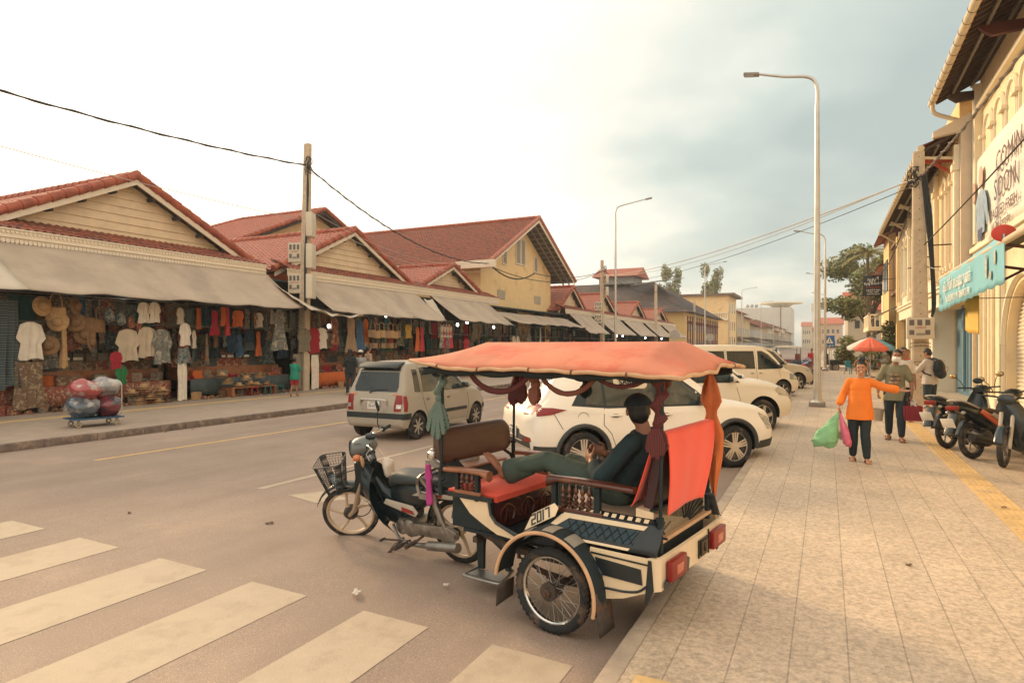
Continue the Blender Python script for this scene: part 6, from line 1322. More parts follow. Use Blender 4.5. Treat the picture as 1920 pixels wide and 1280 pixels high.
SD = dict(wheels=(.85, 3.4, .30, .19), wy=.73, gap=.055, spk=(7, .03, False),
st=[(0, .45, .7, .75, .55, .5, .4), (.1, .30, .88, 1.0, .82, .76, .6), (.5, .25, .93, 1.06, .85, .80, .66), (.9, .22, .94, 1.12, .85, .81, .62), (1.3, .22, .93, 1.36, .85, .81, .56), (1.8, .2, .92, 1.44, .85, .81, .56), (2.3, .2, .91, 1.40, .85, .81, .56), (2.8, .2, .91, 1.14, .85, .81, .60), (3.05, .2, .91, 1.0, .85, .80, .64), (3.6, .23, .84, .92, .84, .77, .62), (4.1, .26, .72, .80, .76, .68, .55), (4.3, .3, .6, .66, .6, .54, .42)],
win=[[(1.02, .97), (1.85, .96), (1.85, 1.35), (1.4, 1.33)], [(1.91, .96), (2.78, .96), (2.55, 1.15), (2.25, 1.33), (1.91, 1.36)]], seams=[[(1.88, .93), (1.88, .24)], [(2.84, .92), (2.9, .5), (2.82, .24)]], handles=[(1.1, .82), (2.0, .81)], mirror=(2.62, .97),
sidep=[([(3.9, .62), (4.24, .60), (4.14, .73), (3.9, .78)], 'headlight', lampo_m), ([(4.1, .40), (4.26, .42), (4.26, .48), (4.1, .46)], 'fog_lamp', lampr_m)],
pan=[([(-.56, .98), (.56, .98), (.5, 1.34), (-.5, 1.34)], 'x', 1, 'windscreen', glassl_m, .004), ([(-.56, 1.08), (.56, 1.08), (.5, 1.34), (-.5, 1.34)], 'x', -1, 'rear_glass', glassl_m, .004)])
car('saloon_car', 'white saloon whose nose shows between the off roader and the van', 'car', (-1.75, 19.9, 0), radians(45), SD, wp)
VN = dict(wheels=(.95, 4.15, .345, .21), wy=.83, gap=.06, spk=(6, .04, False), glass=glass_m,
st=[(0, .4, 1.0, 1.5, .85, .82, .7), (.08, .34, 1.05, 1.85, .93, .90, .76), (.3, .3, 1.06, 1.92, .95, .92, .76), (2.0, .26, 1.05, 1.94, .955, .925, .77), (3.2, .26, 1.04, 1.92, .955, .925, .76), (3.7, .26, 1.04, 1.72, .955, .92, .74), (4.1, .26, 1.03, 1.38, .95, .91, .76), (4.35, .28, 1.02, 1.15, .94, .89, .76), (4.7, .30, .92, .98, .90, .82, .7), (4.95, .34, .78, .84, .80, .72, .6), (5.08, .42, .64, .7, .62, .56, .46)],
win=[[(.4, 1.16), (1.75, 1.14), (1.75, 1.74), (.45, 1.74)], [(1.85, 1.14), (2.98, 1.12), (2.98, 1.74), (1.85, 1.74)], [(3.10, 1.10), (4.10, 1.12), (3.95, 1.34), (3.62, 1.62), (3.34, 1.74), (3.14, 1.74)]],
seams=[[(3.04, 1.78), (3.04, .32)], [(4.02, 1.06), (4.05, .7), (3.78, .34)], [(1.80, 1.8), (1.80, .34)]], handles=[(3.2, .98), (2.85, .98)], mirror=(3.95, 1.14), mirm=trim_m,
sidep=[([(4.45, .74), (4.88, .70), (4.80, .88), (4.5, .96)], 'headlight', lampc_m)], pan=[([(-.66, 1.12), (.66, 1.12), (.62, 1.76), (-.62, 1.76)], 'x', 1, 'windscreen', glassl_m, .004)] + rearp(.68, 1.15, 1.75, .80, .8, 1.1))
car('van', 'white passenger van with dark side windows in the parked row', 'van', (-1.45, 24.5, 0), radians(45), VN, wp2)
FT = dict(PR_); FT['wheels'] = (.95, 3.7, .375, .24)
car('off_roader', 'pale champagne off roader with flared arches, beyond the white van', 'car', (-1.15, 29.2, 0), radians(45), FT, bg_)
# ================================================================ lamps, poles, wires
galv_m = M('galvanised_steel', (.50, .47, .41), .38, metal=.75, var=.12, vs=3)
conc_m = M('pole_concrete', (.50, .40, .28), .85, var=.14, vs=6, bump=.3, bs=30)
wire_m = M('black_cable', (.018, .022, .024), .6, var=.2); wirel_m = M('pale_cable', (.40, .36, .30), .6)
def lamp(label, x, y, h, arm, gz, group):
 t = thing('street_lamp', label, 'street lamp', (x, y, gz), 0, group); s = 1 if arm > 0 else -1
 b = MB(); b.box(-.22, .22, -.22, .22, -.01, .13); b.build('plinth', M('plinth_grey', (.22, .19, .16), .85), t, bevel=.01)
 b = MB(); b.lathe([(.20, .13), (.19, .15), (.13, .20), (.105, .40), (.10, .6), (.085, h * .4), (.062, h - 1.0), (.055, h - .9)], n=16); b.build('pole', galv_m, t)
 P = [(0, 0, h - 1.0), (0, 0, h - .45), (s*.10, 0, h - .16), (s*.35, 0, h - .02), (s*.9, 0, h+.08), (arm - s*.1, 0, h+.30)]
 b = MB(); b.tube(P, [.06, .055, .05, .045, .04, .035], 10, smooth=5); b.build('arm', galv_m, t)
 b = MB(); b.box(min(arm - s * .15, arm + s * .30), max(arm - s * .15, arm + s * .30), -.11, .11, h + .27, h + .35, R=Matrix.Rotation(-s * .16, 3, 'Y')); hd = b.build('lamp_head', M('lamp_head_grey', (.22, .20, .17), .5), t, bevel=.02)
 b = MB(); b.box(min(arm, arm + s * .27), max(arm, arm + s * .27), -.08, .08, h + .265, h + .285, R=Matrix.Rotation(-s * .16, 3, 'Y')); b.build('lamp_glass', lampc_m, hd)
 return t
G_ = 'street lamps along both kerbs'
for i, y in enumerate((20.9, 50.9, 81, 111, 142, 173)): lamp(['tall galvanised street lamp nearest the camera, standing on the right pavement', 'second street lamp on the right pavement, by the bushes', 'third street lamp of the right hand row', 'fourth street lamp of the right hand row', 'fifth street lamp of the right hand row', 'most distant street lamp of the right hand row'][i], -.25 if i == 0 else -.1, y, 9.8, -1.75, .13, G_)
for i, y in enumerate((45, 83, 122, 160, 198, 240)): lamp(['nearest street lamp of the market side, rising behind the red canopy', 'second street lamp of the market side', 'third street lamp of the market side', 'fourth street lamp of the market side', 'fifth street lamp of the market side', 'most distant street lamp of the market side'][i], -13.75, y, 11.9, 2.35, .13, G_)
def sag(a, c, d, n=24): a = Vector(a); c = Vector(c); return [a.lerp(c, i/n) - Vector((0, 0, d*(1 - (2*i/n - 1) ** 2))) for i in range(n+1)]
def wire(P, r, label, m=wire_m, tw=0):
 b = MB(); b.tube(P, r, 6)
 if tw: b.tube([p+Vector((cos(i*1.2), 0, sin(i*1.2)))*r*1.3 for i, p in enumerate(catmull(P, 4))], r*.8, 5)
 return tag(b.build('overhead_cable', m), label, 'cable', 'overhead cables')
def cpole(label, x, y, h, w0, w1, gz, lean=(0, 0)):
 t = thing('utility_pole', label, 'utility pole', (x, y, gz), 0, 'concrete utility poles')
 b = MB(); R = []
 for i in range(9): f = i/8; w = lerp(w0, w1, f)/2; R.append([Vector((lean[0]*f+a*w, lean[1]*f+c*w*.8, h*f)) for a, c in ((-1, -.8), (-.8, -1), (.8, -1), (1, -.8), (1, .8), (.8, 1), (-.8, 1), (-1, .8))])
 b.rings(R); b.build('pole', conc_m, t, ang=30)
 b = MB()
 for k in range(int(h*3.2)): z = .6+k*.3; f = z/h; b.cyl((lean[0]*f, lean[1]*f - lerp(w0, w1, f)*.405, z), (lean[0]*f, lean[1]*f - lerp(w0, w1, f)*.39, z), .016, n=8)
 b.build('pole_holes', M('hole_dark', (.05, .045, .04), .9), t)
 return t
mb_m = M('meter_box_cream', (.55, .48, .36), .55, var=.06)
def meter(t, x, y, z, ry=0, w=.62, h=.58):
 b = MB(); b.box(-w / 2, w / 2, -.12, .12, -h / 2, h / 2); T = Matrix.Translation((x, y, z)) @ Matrix.Rotation(ry, 4, 'Z'); b.xf(T); m = b.build('meter_box', mb_m, t, bevel=.012)
 b = MB()
 for i in range(3): b.box(-w/2+.06+i*w*.29, -w/2+.06+i*w*.29+w*.18, -.128, -.119, h*.14, h*.40)
 for i in (0, 2): b.box(-w/2+.06+i*w*.29, -w/2+.06+i*w*.29+w*.18, -.128, -.119, -h*.30, -h*.08)
 b.xf(T); b.build('meter_window', M('meter_window', (.12, .10, .09), .3), m, ang=0)
 b = MB(); b.box(-w * .16, w * .16, -.127, -.119, -h * .33, -h * .22); b.xf(T); b.build('meter_handle', M('meter_grey', (.25, .22, .18), .5), m)
 kf = khfont(); textmesh('អគ្គិសនី', h * .13, 'meter_text', M('red_ink', (.45, .05, .03), .6), m, T @ frame((0, -.124, h * .04), (1, 0, 0), (0, 0, 1)), ext=.001, font=kf)
def khfont(): return None
p1 = cpole('concrete utility pole with four meter boxes at the gap between the awnings', -19.0, 19.5, 9.9, .42, .26, .13, (.25, 0))
for z, ry, x in ((5.55, .5, -.42), (4.30, .5, -.42), (6.6, -.9, .38), (5.35, -.9, .38), (4.15, -.9, .38)): meter(p1, x+.15, -.12, z, ry - .2, .56, .78 if x < 0 else .95)
b = MB(); 
for k in range(5): b.tube([(.32+.03*k, -.1 - .02*k, 9.1), (.40 - .02*k, -.12, 8.0), (.34+.03*sin(k*2), -.15, 6.8), (.26+.02*k, -.18, 5.4), (.22+.02*k, -.15, 3.2)], .022, 6, smooth=5)
for k in range(12): a = k*1.9; b.torus((.38+.06*sin(a), -.1, 9.0+.25*cos(a*1.3)), .12+.03*sin(k), .012, (sin(a), cos(a), .3), 18, 5)
b.build('cable_bundle', wire_m, p1)
p2 = cpole('second concrete pole on the market side, past the yellow building', -19.0, 57.9, 9.85, .42, .26, .13)
for z in (4.3, 5.5): meter(p2, -.3, -.25, z, .3, .7, .8)
for z in (6.9, 8.0): meter(p2, .45, -.1, z, -.9, .55, .8)
b = MB()
for k in range(8): a = k*1.9; b.torus((.35, -.1, 8.9+.25*cos(a)), .14, .014, (sin(a), cos(a), .3), 16, 5)
b.build('cable_bundle', wire_m, p2)
cpole('third concrete pole on the market side before the dark roofed hall', -19.0, 79.1, 9.4, .42, .28, .13); cpole('fourth concrete pole beside the hall with yellow walls', -19.0, 104.8, 8.8, .42, .28, .13); cpole('distant concrete pole in front of the flat roofed building', -18.6, 142, 9.2, .45, .3, .13)
p3 = cpole('concrete utility pole on the right pavement with a meter box and thick cables', 2.42, 21.7, 7.35, .46, .28, .13, (-.05, 0)); meter(p3, -.05, -.36, 2.28, 0, .66, .60)
b = MB()
for k in range(4): b.tube([(.02+.03*k, -.16, 6.7), (.12+.04*k, -.2, 5.4), (.22+.02*k, -.22, 4.2), (.27+.02*k, -.2, 3.0), (.25, -.2, 2.6)], .030, 6, smooth=5)
for k in range(16): a = k*1.7; b.torus((-.16+.1*sin(a*1.7), -.12, 6.62+.2*cos(a*1.3)), .10+.03*sin(k), .012, (sin(a), cos(a), .3), 16, 5)
for z in (1.2, 1.3, 1.75, 1.85): b.torus((0, 0, z), .25, .008, (0, .15, 1), 18, 5)
b.build('cable_bundle', wire_m, p3)
T1 = (-18.75, 19.4, 9.15); T2 = (-18.8, 57.8, 9.0); T3 = (2.4, 21.6, 6.75)
wire(sag((-18.8, -12, 10.0), T1, 1.2), .024, 'thick twisted cable from the near pole to the left frame edge', tw=1)
wire(sag(T1, (-20.0, 37.2, 7.35), 1.0), .024, 'thick cable dropping from the near pole to the yellow building', tw=1)
wire(sag((-20, 37.2, 7.35), (-20.2, 45, 7.5), .7), .035, 'slack cable sagging across the yellow building wall', tw=1); wire(sag((-20, 37.2, 7.2), T2, 1.1), .026, 'second slack cable below it across the yellow wall'); wire(sag((-20.2, 45, 7.5), T2, .5), .03, 'cable rising from the yellow gable to the second pole')
wire(sag((-19.2, -6, 8.3), (-19, 19.4, 7.0), .5), .012, 'thin pale wire left of the near pole', wirel_m); wire(sag((-19, 19.4, 7.3), (-20, 37.2, 6.9), .9), .012, 'thin pale wire from the near pole above the second gable', wirel_m); wire(sag((-19, 19.4, 7.6), (-20, 36.2, 7.3), .9), .010, 'thin pale wire just above the other one', wirel_m)
for k, (dz, s) in enumerate(((0, .6), (.1, .9), (-.6, .8))): wire(sag((T3[0], T3[1], T3[2] + dz * .3), (T2[0], T2[1], T2[2] - .5 + dz), s), (.022, .014, .012)[k], ['pale cable spanning the street between the two sides', 'thin wire just above the street spanning cable', 'dark thin wire lowest of those spanning the street'][k], (wirel_m, wirel_m, wire_m)[k])
wire(sag(T3, (3.5, 8.5, 7.6), .25), .026, 'thick twisted cable running past the banner on the right', M('taupe_cable', (.16, .13, .10), .7), 1); wire(sag((2.5, 21.6, 4.8), (3.6, 9, 6.3), .1), .016, 'thin dark wire crossing the banner')
wire(sag((2.42, 21.7, 4.3), (3.9, 19.4, 3.9), .25), .012, 'slack service wire from the right pole to the blue banner', wirel_m); wire(sag((2.42, 21.7, 4.0), (3.9, 23.5, 3.8), .2), .012, 'slack service wire from the right pole to the shop front', wirel_m); wire(sag((2.4, 21.7, 6.8), (2.9, 52, 7.4), 1.3), .022, 'cable from the right pole along the far facades')
for a, c in ((T2, (-18.8, 79, 8.6)), ((-18.8, 79, 8.6), (-18.8, 104.8, 8.0))): wire(sag(a, c, .8), .03, 'distant cable between the %s market poles' % ('second and third' if a is T2 else 'third and fourth'))
# ================================================================ right hand buildings
y1_m = M('cream_facade', (.82, .68, .44), .8, var=.06, vs=1.5, col2=(.70, .55, .33), thr=.6); y2_m = M('ochre_facade', (.80, .55, .25), .8, var=.08, vs=1.5)
w1_m = M('white_facade', (.78, .70, .54), .8, var=.05, vs=1.2, col2=(.68, .60, .47), thr=.64); bl_m = M('blue_plaster', (.10, .19, .24), .85, var=.12, vs=3, col2=(.42, .34, .22), thr=.66); mould_m = M('pale_moulding', (.82, .73, .53), .7, var=.04)
plw_m = M('party_wall', (.62, .52, .40), .9, var=.08, vs=2, col2=(.36, .29, .23), thr=.7); win_m = M('window_dark', (.03, .045, .05), .25, coat=.5); und_m = M('tile_underside', (.50, .14, .055), .8, var=.3, vs=8); raf_m = M('dark_rafter', (.07, .05, .04), .85, var=.2, vs=6); redb_m = M('red_beam', (.10, .028, .022), .6, var=.2)
pipe_m = M('cream_pipe', (.60, .50, .34), .5, var=.08, vs=4)
def archwin(par, X, yc, z0, w, h, pointed=False, pane=win_m, frame_=mould_m):
 """arched window on a wall facing -X"""
 zs = z0+h - w/2*(1.5 if pointed else 1); n = 14; P = []
 for i in range(n+1):
  a = pi*i/n; k = (1.5 if pointed else 1); yy = yc+cos(a)*w/2; zz = zs+sin(a) ** (1.0 if not pointed else .9)*w/2*k
  if pointed: yy = yc+(w/2)*(1 - (i/(n/2)) ** 1.6 if i <= n/2 else -(1 - ((n - i)/(n/2)) ** 1.6)); zz = zs+w*.75*(i/(n/2) if i <= n/2 else (n - i)/(n/2)) ** .8
  P.append((yy, zz))
 b = MB(); b.prism([(yc + w / 2, z0)] + P + [(yc - w / 2, z0)], X - .02, X + .002, 'x'); wn = b.build('window', pane, par, ang=0)
 for r, d, nm in ((.05, .06, 'arch_moulding'), (.035, .13, 'outer_moulding')):
  b = MB(); Q = [(X - .03, y+(y - yc)*d/(w/2), z+(d if z > zs else 0)) for y, z in P]; b.tube([(X - .03, yc+w/2+d, z0)]+Q+[(X - .03, yc - w/2 - d, z0)], r, 6); b.build(nm, frame_, wn)
 b = MB()
 for s in (1, -1): b.box(X - .16, X - .003, yc+s*(w/2+.10) - .10, yc+s*(w/2+.10)+.10, zs - .10, zs); b.box(X - .13, X - .003, yc+s*(w/2+.10) - .08, yc+s*(w/2+.10)+.08, z0 - .08, z0+.10)
 b.build('capital', frame_, wn, ang=0)
 return wn
def eave(par, y0, y1, xe, ze, xr, zr, rafters=True, gutter=True, m=tile_m, step=.32):
 tiles('roof', (xe, y0, ze), (xe, y1, ze), (xr, y1, zr), (xr, y0, zr), m, par, w=.25, row=.34)
 sl = (zr - ze) / (xr - xe); b = MB(); b.add([(xe, y0, ze - .055), (xe, y1, ze - .055), (xr, y1, zr - .055), (xr, y0, zr - .055)], [(0, 1, 2, 3)]); b.build('roof_underside', und_m, par, ang=0)
 if rafters:
  b = MB(); n = int((y1 - y0)/step); xw = xe+1.5
  for i in range(n+1): y = y0+.04+(y1 - y0 - .08)*i/n; b.bar((xe+.05, y, ze - .11+sl*.05), (xw, y, ze - .11+sl*(xw - xe)), .055, .09)
  b.build('rafters', raf_m, par, ang=0)
  b = MB()
  for xx in (.42, .98): b.bar((xe+xx, y0+.02, ze - .20+sl*xx), (xe+xx, y1 - .02, ze - .20+sl*xx), .07, .09)
  b.build('purlin', M('grey_purlin', (.16, .14, .12), .8), par, ang=0)
  b = MB()
  for i in range(n): y = y0+(y1 - y0)*(i+.5)/n; b.sph((xe+.02, y, ze - .03), (.03, .08, .05), 8, 5)
  b.build('tile_ends', M('orange_tile_end', (.50, .12, .05), .7), par)
 if gutter:
  b = MB(); b.cyl((xe - .06, y0 - .1, ze - .06), (xe - .06, y1 + .1, ze - .06), .10, n=14); g = b.build('gutter', pipe_m, par)
  for i in range(int((y1 - y0) / .6)): b = MB(); b.torus((xe - .06, y0 + .3 + i * .6, ze - .06), .103, .008, (0, 1, 0), 16, 5); b.build('gutter_band', M('rust_band', (.12, .06, .035), .8), g)
B1 = thing('shop_building', 'cream yellow shophouse at the right edge with tiled eaves and rolling shutter', 'building', (4.2, 18, .13))
def at(o, nm, b, m, **k): q = b.build(nm, m, None, **k); q.parent = o; q.matrix_parent_inverse = Matrix.Translation(-Vector(o.location)); return q
class PW:   # parent wrapper so that geometry can be given in world coordinates
 pass
def world(o, n0):
 for q in n0: q.matrix_parent_inverse = Matrix.Translation(-Vector(o.location))
def wrap(o): return o
B1.location = (0, 0, 0)
b = MB(); b.box(4.2, 9, 20.6, 23.8, .13, 4.8); b.box(4.2, 9, 6, 17.2, .13, 4.8); b.box(4.2, 9, 6, 23.8, 4.8, 10.0)
b.prism([(17.2, 4.8), (20.6, 4.8)] + [(18.9 + 1.7 * cos(pi * i / 16), 1.95 + 1.55 * sin(pi * i / 16)) for i in range(17)], 4.2, 4.6, 'x'); b.build('wall', y1_m, B1, ang=0)
b = MB(); b.grid(lambda u, v: (4.42 + .022 * sin(v * 2 * pi * 34), lerp(17.2, 20.6, u), lerp(.14, 3.6, v)), 2, 34 * 6); b.build('rolling_shutter', M('cream_shutter', (.70, .62, .47), .5, var=.04), B1, ang=180)
b = MB(); b.tube([(4.17, 18.9 + 1.85 * cos(pi * i / 24), 1.95 + 1.72 * sin(pi * i / 24)) for i in range(25)], .09, 6); b.build('shutter_arch', mould_m, B1)
b = MB()
for y in (20.68, 20.95, 21.9, 22.3, 22.9, 23.5): b.box(4.12, 4.197, y, y+.10, .13, 4.6)
b.box(4.05, 4.197, 20.65, 23.8, .13, .5); b.box(4.0, 4.197, 6, 23.8, 4.62, 4.72); b.box(3.92, 4.197, 6, 23.8, 4.72, 4.86); b.box(4.05, 4.197, 6, 23.8, 4.86, 4.98); b.box(4.0, 4.197, 23.45, 23.8, 5, 9.8); b.box(4.02, 4.197, 6, 23.8, 9.0, 9.12); b.build('wall_moulding', mould_m, B1, ang=0)
for y in (22.55, 21.25, 19.95, 18.65, 17.35): archwin(B1, 4.2, y, 5.2, .86, 3.35, pane=y1_m)
eave(B1, 6, 24.1, 3.05, 9.65, 8.5, 12.4)
for y in (23.6, 18.9, 14.1):
 b = MB(); b.prism([(4.3, 9.62), (3.45, 9.66), (3.30, 9.60), (3.36, 9.52), (3.48, 9.42), (3.55, 9.36), (4.3, 9.40)], y - .07, y + .07); b.build('eave_bracket', redb_m if y < 23 else raf_m, B1, ang=0)
b = MB(); b.tube([(3.0, 24.0, 9.5), (3.02, 24.0, 9.3), (3.2, 24.0, 9.15), (4.02, 24.0, 8.75), (4.08, 23.98, 8.5), (4.08, 23.95, .3)], .065, 10, smooth=3); b.build('downpipe', pipe_m, B1)
ban_m = M('banner_vinyl', (.82, .77, .66), .5, var=.04, vs=.8)
BN = thing('banner', 'large white banner reading COMING SOON on the yellow facade', 'banner', (0, 0, 0))
b = MB(); b.grid(lambda u, v: (4.06 - .02 * sin(u * 23) * sin(v * 4), lerp(23.75, 11, u), lerp(4.92, 7.48, v)), 40, 10); b.build('banner_sheet', ban_m, BN, ang=180, solid=.01)
ink_m = M('banner_ink', (.16, .09, .07), .6)
def wtext(s, y, z, size, par, m=ink_m, X=3.985, sx=1, nm='lettering', up=(0, 0, 1), **k): return textmesh(s, size, nm, m, par, frame((X, y, z), (0, -1, 0), up), ext=.002, align='LEFT', sx=sx, **k)
wtext('COMING', 20.7, 6.66, .78, BN); wtext('SOON', 20.9, 5.98, .78, BN); wtext('PACKED FRESH', 21.3, 5.40, .40, BN); wtext('All Day, Everyday', 21.2, 5.08, .28, BN)
bs_m = M('print_blue', (.28, .38, .47), .6, var=.25, vs=4); fp_m = M('print_skin', (.55, .36, .26), .6, var=.15, vs=5); np_m = M('print_navy', (.07, .09, .16), .6)
def flat(par, P, m, X=3.99, nm='printed_figure'): b = MB(); b.prism(P, X - .006, X, 'x'); return b.build(nm, m, par, ang=0)
f_ = flat(BN, [(23.3, 5.35), (23.25, 6.0), (23.0, 6.3), (22.5, 6.42), (22.0, 6.3), (21.75, 6.0), (21.55, 5.35), (21.8, 5.3), (22.0, 5.75), (22.05, 5.15), (23.0, 5.1), (23.05, 5.75), (23.15, 5.3)], bs_m)
b = MB(); b.prism([(22.5 + .27 * cos(a), 6.75 + .34 * sin(a)) for a in (2 * pi * i / 16 for i in range(16))], 3.978, 3.984, 'x'); b.build('printed_head', fp_m, f_, ang=0); flat(f_, [(22.9, 4.95), (22.9, 5.3), (22.3, 5.3), (22.4, 4.95)], np_m, 3.983)
b = MB(); b.prism([(23.45 + .2 * cos(a), 6.5 + .32 * sin(a)) for a in (2 * pi * i / 16 for i in range(16))], 3.978, 3.984, 'x'); b.build('printed_head', fp_m, f_, ang=0)
AW = thing('shop_awning', 'retractable shop awning with a light blue printed drop banner', 'awning', (0, 0, 0))
b = MB(); b.grid(lambda u, v: (lerp(4.15, 2.45, v), lerp(18.05, 10, u), lerp(4.35, 3.52, v) - .05 * sin(pi * v)), 20, 8); b.build('canvas', M('olive_canvas', (.12, .11, .075), .8, var=.3, vs=2), AW, ang=180, solid=.012)
b = MB(); b.cyl((2.42, 18.1, 3.50), (2.42, 10, 3.50), .05, n=12); b.cyl((4.1, 18.05, 4.4), (4.1, 10, 4.4), .08, n=12); b.build('roller', pipe_m, AW); b = MB(); b.sph((2.42, 18.14, 3.50), (.03, .03, .03), 8, 6); b.sph((2.40, 11.95, 3.62), (.16, .03, .13), 16, 10); b.build('end_cap', M('red_cap', (.55, .05, .03), .5), AW)
b = MB()
for y in (17.8, 14.5, 12.1): b.bar((4.18, y, 3.75), (3.3, y - .25, 3.25), .05); b.bar((3.3, y - .25, 3.25), (2.46, y, 3.46), .05)
b.build('folding_arm', M('bronze_arm', (.12, .065, .04), .6), AW, ang=0)
blu_m = M('sky_blue_vinyl', (.20, .48, .55), .5, var=.06, vs=2)
def drop(u, v):
 y = lerp(18.02, 11.85, u); zt = lerp(3.46, 3.60, u); return (2.38+.012*sin(u*14)*(1 - v)+.006*sin(u*31+v*2), y, lerp(zt - .72 - .035*abs(sin(u*34)), zt, v))
b = MB(); b.grid(drop, 120, 8); b.build('drop_banner', blu_m, AW, ang=180, solid=.006)
kp = M('banner_white_ink', (.76, .72, .62), .6)
wtext('ស៊ុប ម៉ារ៉ាក់ ភេសជ្ជៈត្រជាក់', 17.2, 3.20, .30, AW, kp, 2.35, 1, 'khmer_lettering', bold=.004); wtext('Tel: 012194 31 99 / 09694 31 99', 16.9, 2.93, .20, AW, kp, 2.35, 1.0, bold=.003)
fo_m = M('print_food', (.40, .42, .34), .6, var=.4, vs=9)
b = MB()
for y, z, ry, rz_ in ((17.8, 3.02, .08, .12), (17.55, 2.95, .06, .07), (12.9, 3.22, .08, .2), (12.6, 3.05, .08, .08), (12.3, 3.3, .07, .12)): b.prism([(y + ry * cos(a), z + rz_ * sin(a)) for a in (2 * pi * i / 12 for i in range(12))], 2.35, 2.356, 'x')
b.build('printed_food', fo_m, AW, ang=0)
tag_m = M('yellow_banner', (.72, .48, .10), .6, var=.08)
YB = thing('hanging_sign', 'small yellow cloth sign with blue numbers 09 below the blue banner', 'sign', (0, 0, 0))
b = MB(); b.grid(lambda u, v: (2.75 + .06 * sin(u * 9), lerp(17.1, 15.9, u), lerp(2.15, 2.95, v) + .10 * (1 - u) * (1 - v)), 14, 8); b.build('sign_cloth', tag_m, YB, ang=180, solid=.006); wtext('09', 16.95, 2.68, .34, YB, M('blue_ink', (.03, .05, .22), .6), 2.65); wtext('0', 16.9, 2.38, .26, YB, M('blue_ink', (.03, .05, .22), .6), 2.65); b = MB(); b.cyl((2.75, 17.15, 2.96), (4.1, 17.15, 2.96), .012, n=6); b.build('sign_rod', steel_m, YB)
B2 = thing('shop_building', 'ochre and white shophouse with pointed arch windows beyond the yellow one', 'building', (0, 0, 0))
b = MB(); b.prism([(3.72, 3.3), (3.72, 8.55), (3.0, 8.45), (3.0, 8.62), (8.5, 11.3), (9, 11.3), (9, .13), (4.5, .13), (4.5, 3.3)], 23.85, 24.1); b.build('party_wall', plw_m, B2, ang=0)
b = MB(); b.box(3.72, 9, 24.1, 28.4, 3.3, 9.6); b.build('wall', y2_m, B2, ang=0)
b = MB(); b.box(3.725, 9, 28.4, 41.3, 3.3, 9.6); b.box(3.74, 4.5, 34.5, 36.0, .13, 3.3); b.box(3.74, 4.5, 38.3, 39.4, .13, 3.3); b.box(3.74, 4.5, 29.9, 31.4, .13, 3.3); b.build('white_wall', w1_m, B2, ang=0)
b = MB(); b.box(4.5, 9, 24.1, 29.7, .13, 3.3); b.box(4.42, 4.6, 31.9, 34.5, .13, 3.3); b.build('blue_wall', bl_m, B2, ang=0)
b = MB(); b.box(4.46, 9, 29.7, 31.9, .13, 3.3); b.box(4.6, 9, 34.5, 41.3, .13, 3.3); b.build('shop_front', M('shop_cream', (.52, .42, .30), .8), B2, ang=0)
b = MB()
for y in (24.2, 28.35, 32.6, 37.0, 41.2): b.box(3.58, 3.718, y - .12, y+.12, 3.9, 8.2); b.box(3.52, 3.718, y - .18, y+.18, 7.4, 7.6); b.box(3.54, 3.718, y - .15, y+.15, 4.0, 4.3)
b.box(3.50, 3.717, 24.12, 41.3, 3.78, 3.90); b.box(3.58, 3.717, 24.12, 41.3, 3.3, 3.78); b.box(3.44, 3.715, 24.12, 41.3, 3.90, 3.97); b.build('wall_moulding', mould_m, B2, ang=0)
for i, y in enumerate((25.35, 26.75)): archwin(B2, 3.72, y, 4.5, .62, 3.2, True, M('ochre_pane', (.50, .33, .15), .5))
for i, y in enumerate((29.6, 31.2, 33.8, 35.6, 38.2, 39.9)): archwin(B2, 3.725, y, 4.6, .7, 2.9, i % 2 == 0, M('pale_pane', (.36, .36, .30), .4))
b = MB()
for k in range(3): b.tube([(4.40, 25.0+k*1.3, .3), (4.40, 25.0+k*1.3, 3.2)], .06, 8)
b.cyl((4.40, 25.0, .35), (4.40, 26.3, .35), .055, n=8); b.cyl((3.70, 31.6, .13), (3.70, 31.6, 3.4), .06, n=8); b.build('pipe', M('blue_pipe', (.16, .27, .33), .5), B2)
eave(B2, 24.1, 41.3, 2.75, 8.25, 8.5, 11.0, step=.45, m=tile2_m)
b = MB(); b.tube([(2.72, 24.3, 8.15), (2.78, 24.3, 7.95), (3.6, 24.3, 7.85)], .05, 8); b.tube([(2.72, 41, 8.1), (3.55, 41.1, 7.5), (3.6, 41.1, 4.2)], .05, 8); b.build('downpipe', pipe_m, B2)
for y in (25.2, 28.9, 33, 37.4): b = MB(); b.bar((3.75, y, 7.55), (2.9, y, 8.15), .07, .10); b.bar((3.75, y, 7.98), (2.85, y, 8.02), .06, .09); b.build('eave_bracket', M('orange_brace', (.40, .07, .03), .6) if y < 26 else M('pale_brace', (.5, .43, .3), .6), B2, ang=0)
b = MB()
for i, y in enumerate((25.0, 27.5, 29.5, 31.0)): b.box(3.0, 3.72, y - .02, y+.02, (5.2, 4.75, 5.35, 5.1)[i], (5.24, 4.79, 5.39, 5.14)[i])
b.build('iron_rod', raf_m, B2, ang=0)
for y, z in ((29.9, 2.3), (33.2, 2.5)):
 q = thing('air_conditioner', 'air conditioner unit on the white shop wall, %s one' % ('nearer' if y < 31 else 'further'), 'air conditioner', (3.6, y, z)); b = MB(); b.box(-.15, .13, -.4, .4, 0, .55); b.build('case', mb_m, q, bevel=.02); b = MB(); b.torus((-.155, -.08, .27), .19, .012, (1, 0, 0), 20, 5); b.lathe([(.18, 0), (0, .01)], (-.153, -.08, .27), (-1, 0, 0), 20); b.build('fan_grille', trim_m, q)
B3 = thing('timber_building', 'dark narrow building with timber slat balcony and ochre side', 'building', (0, 0, 0))
b = MB(); b.box(3.9, 9, 41.35, 50.5, .13, 8.6); b.build('wall', M('teal_black_wall', (.022, .035, .038), .7, var=.3), B3, ang=0)
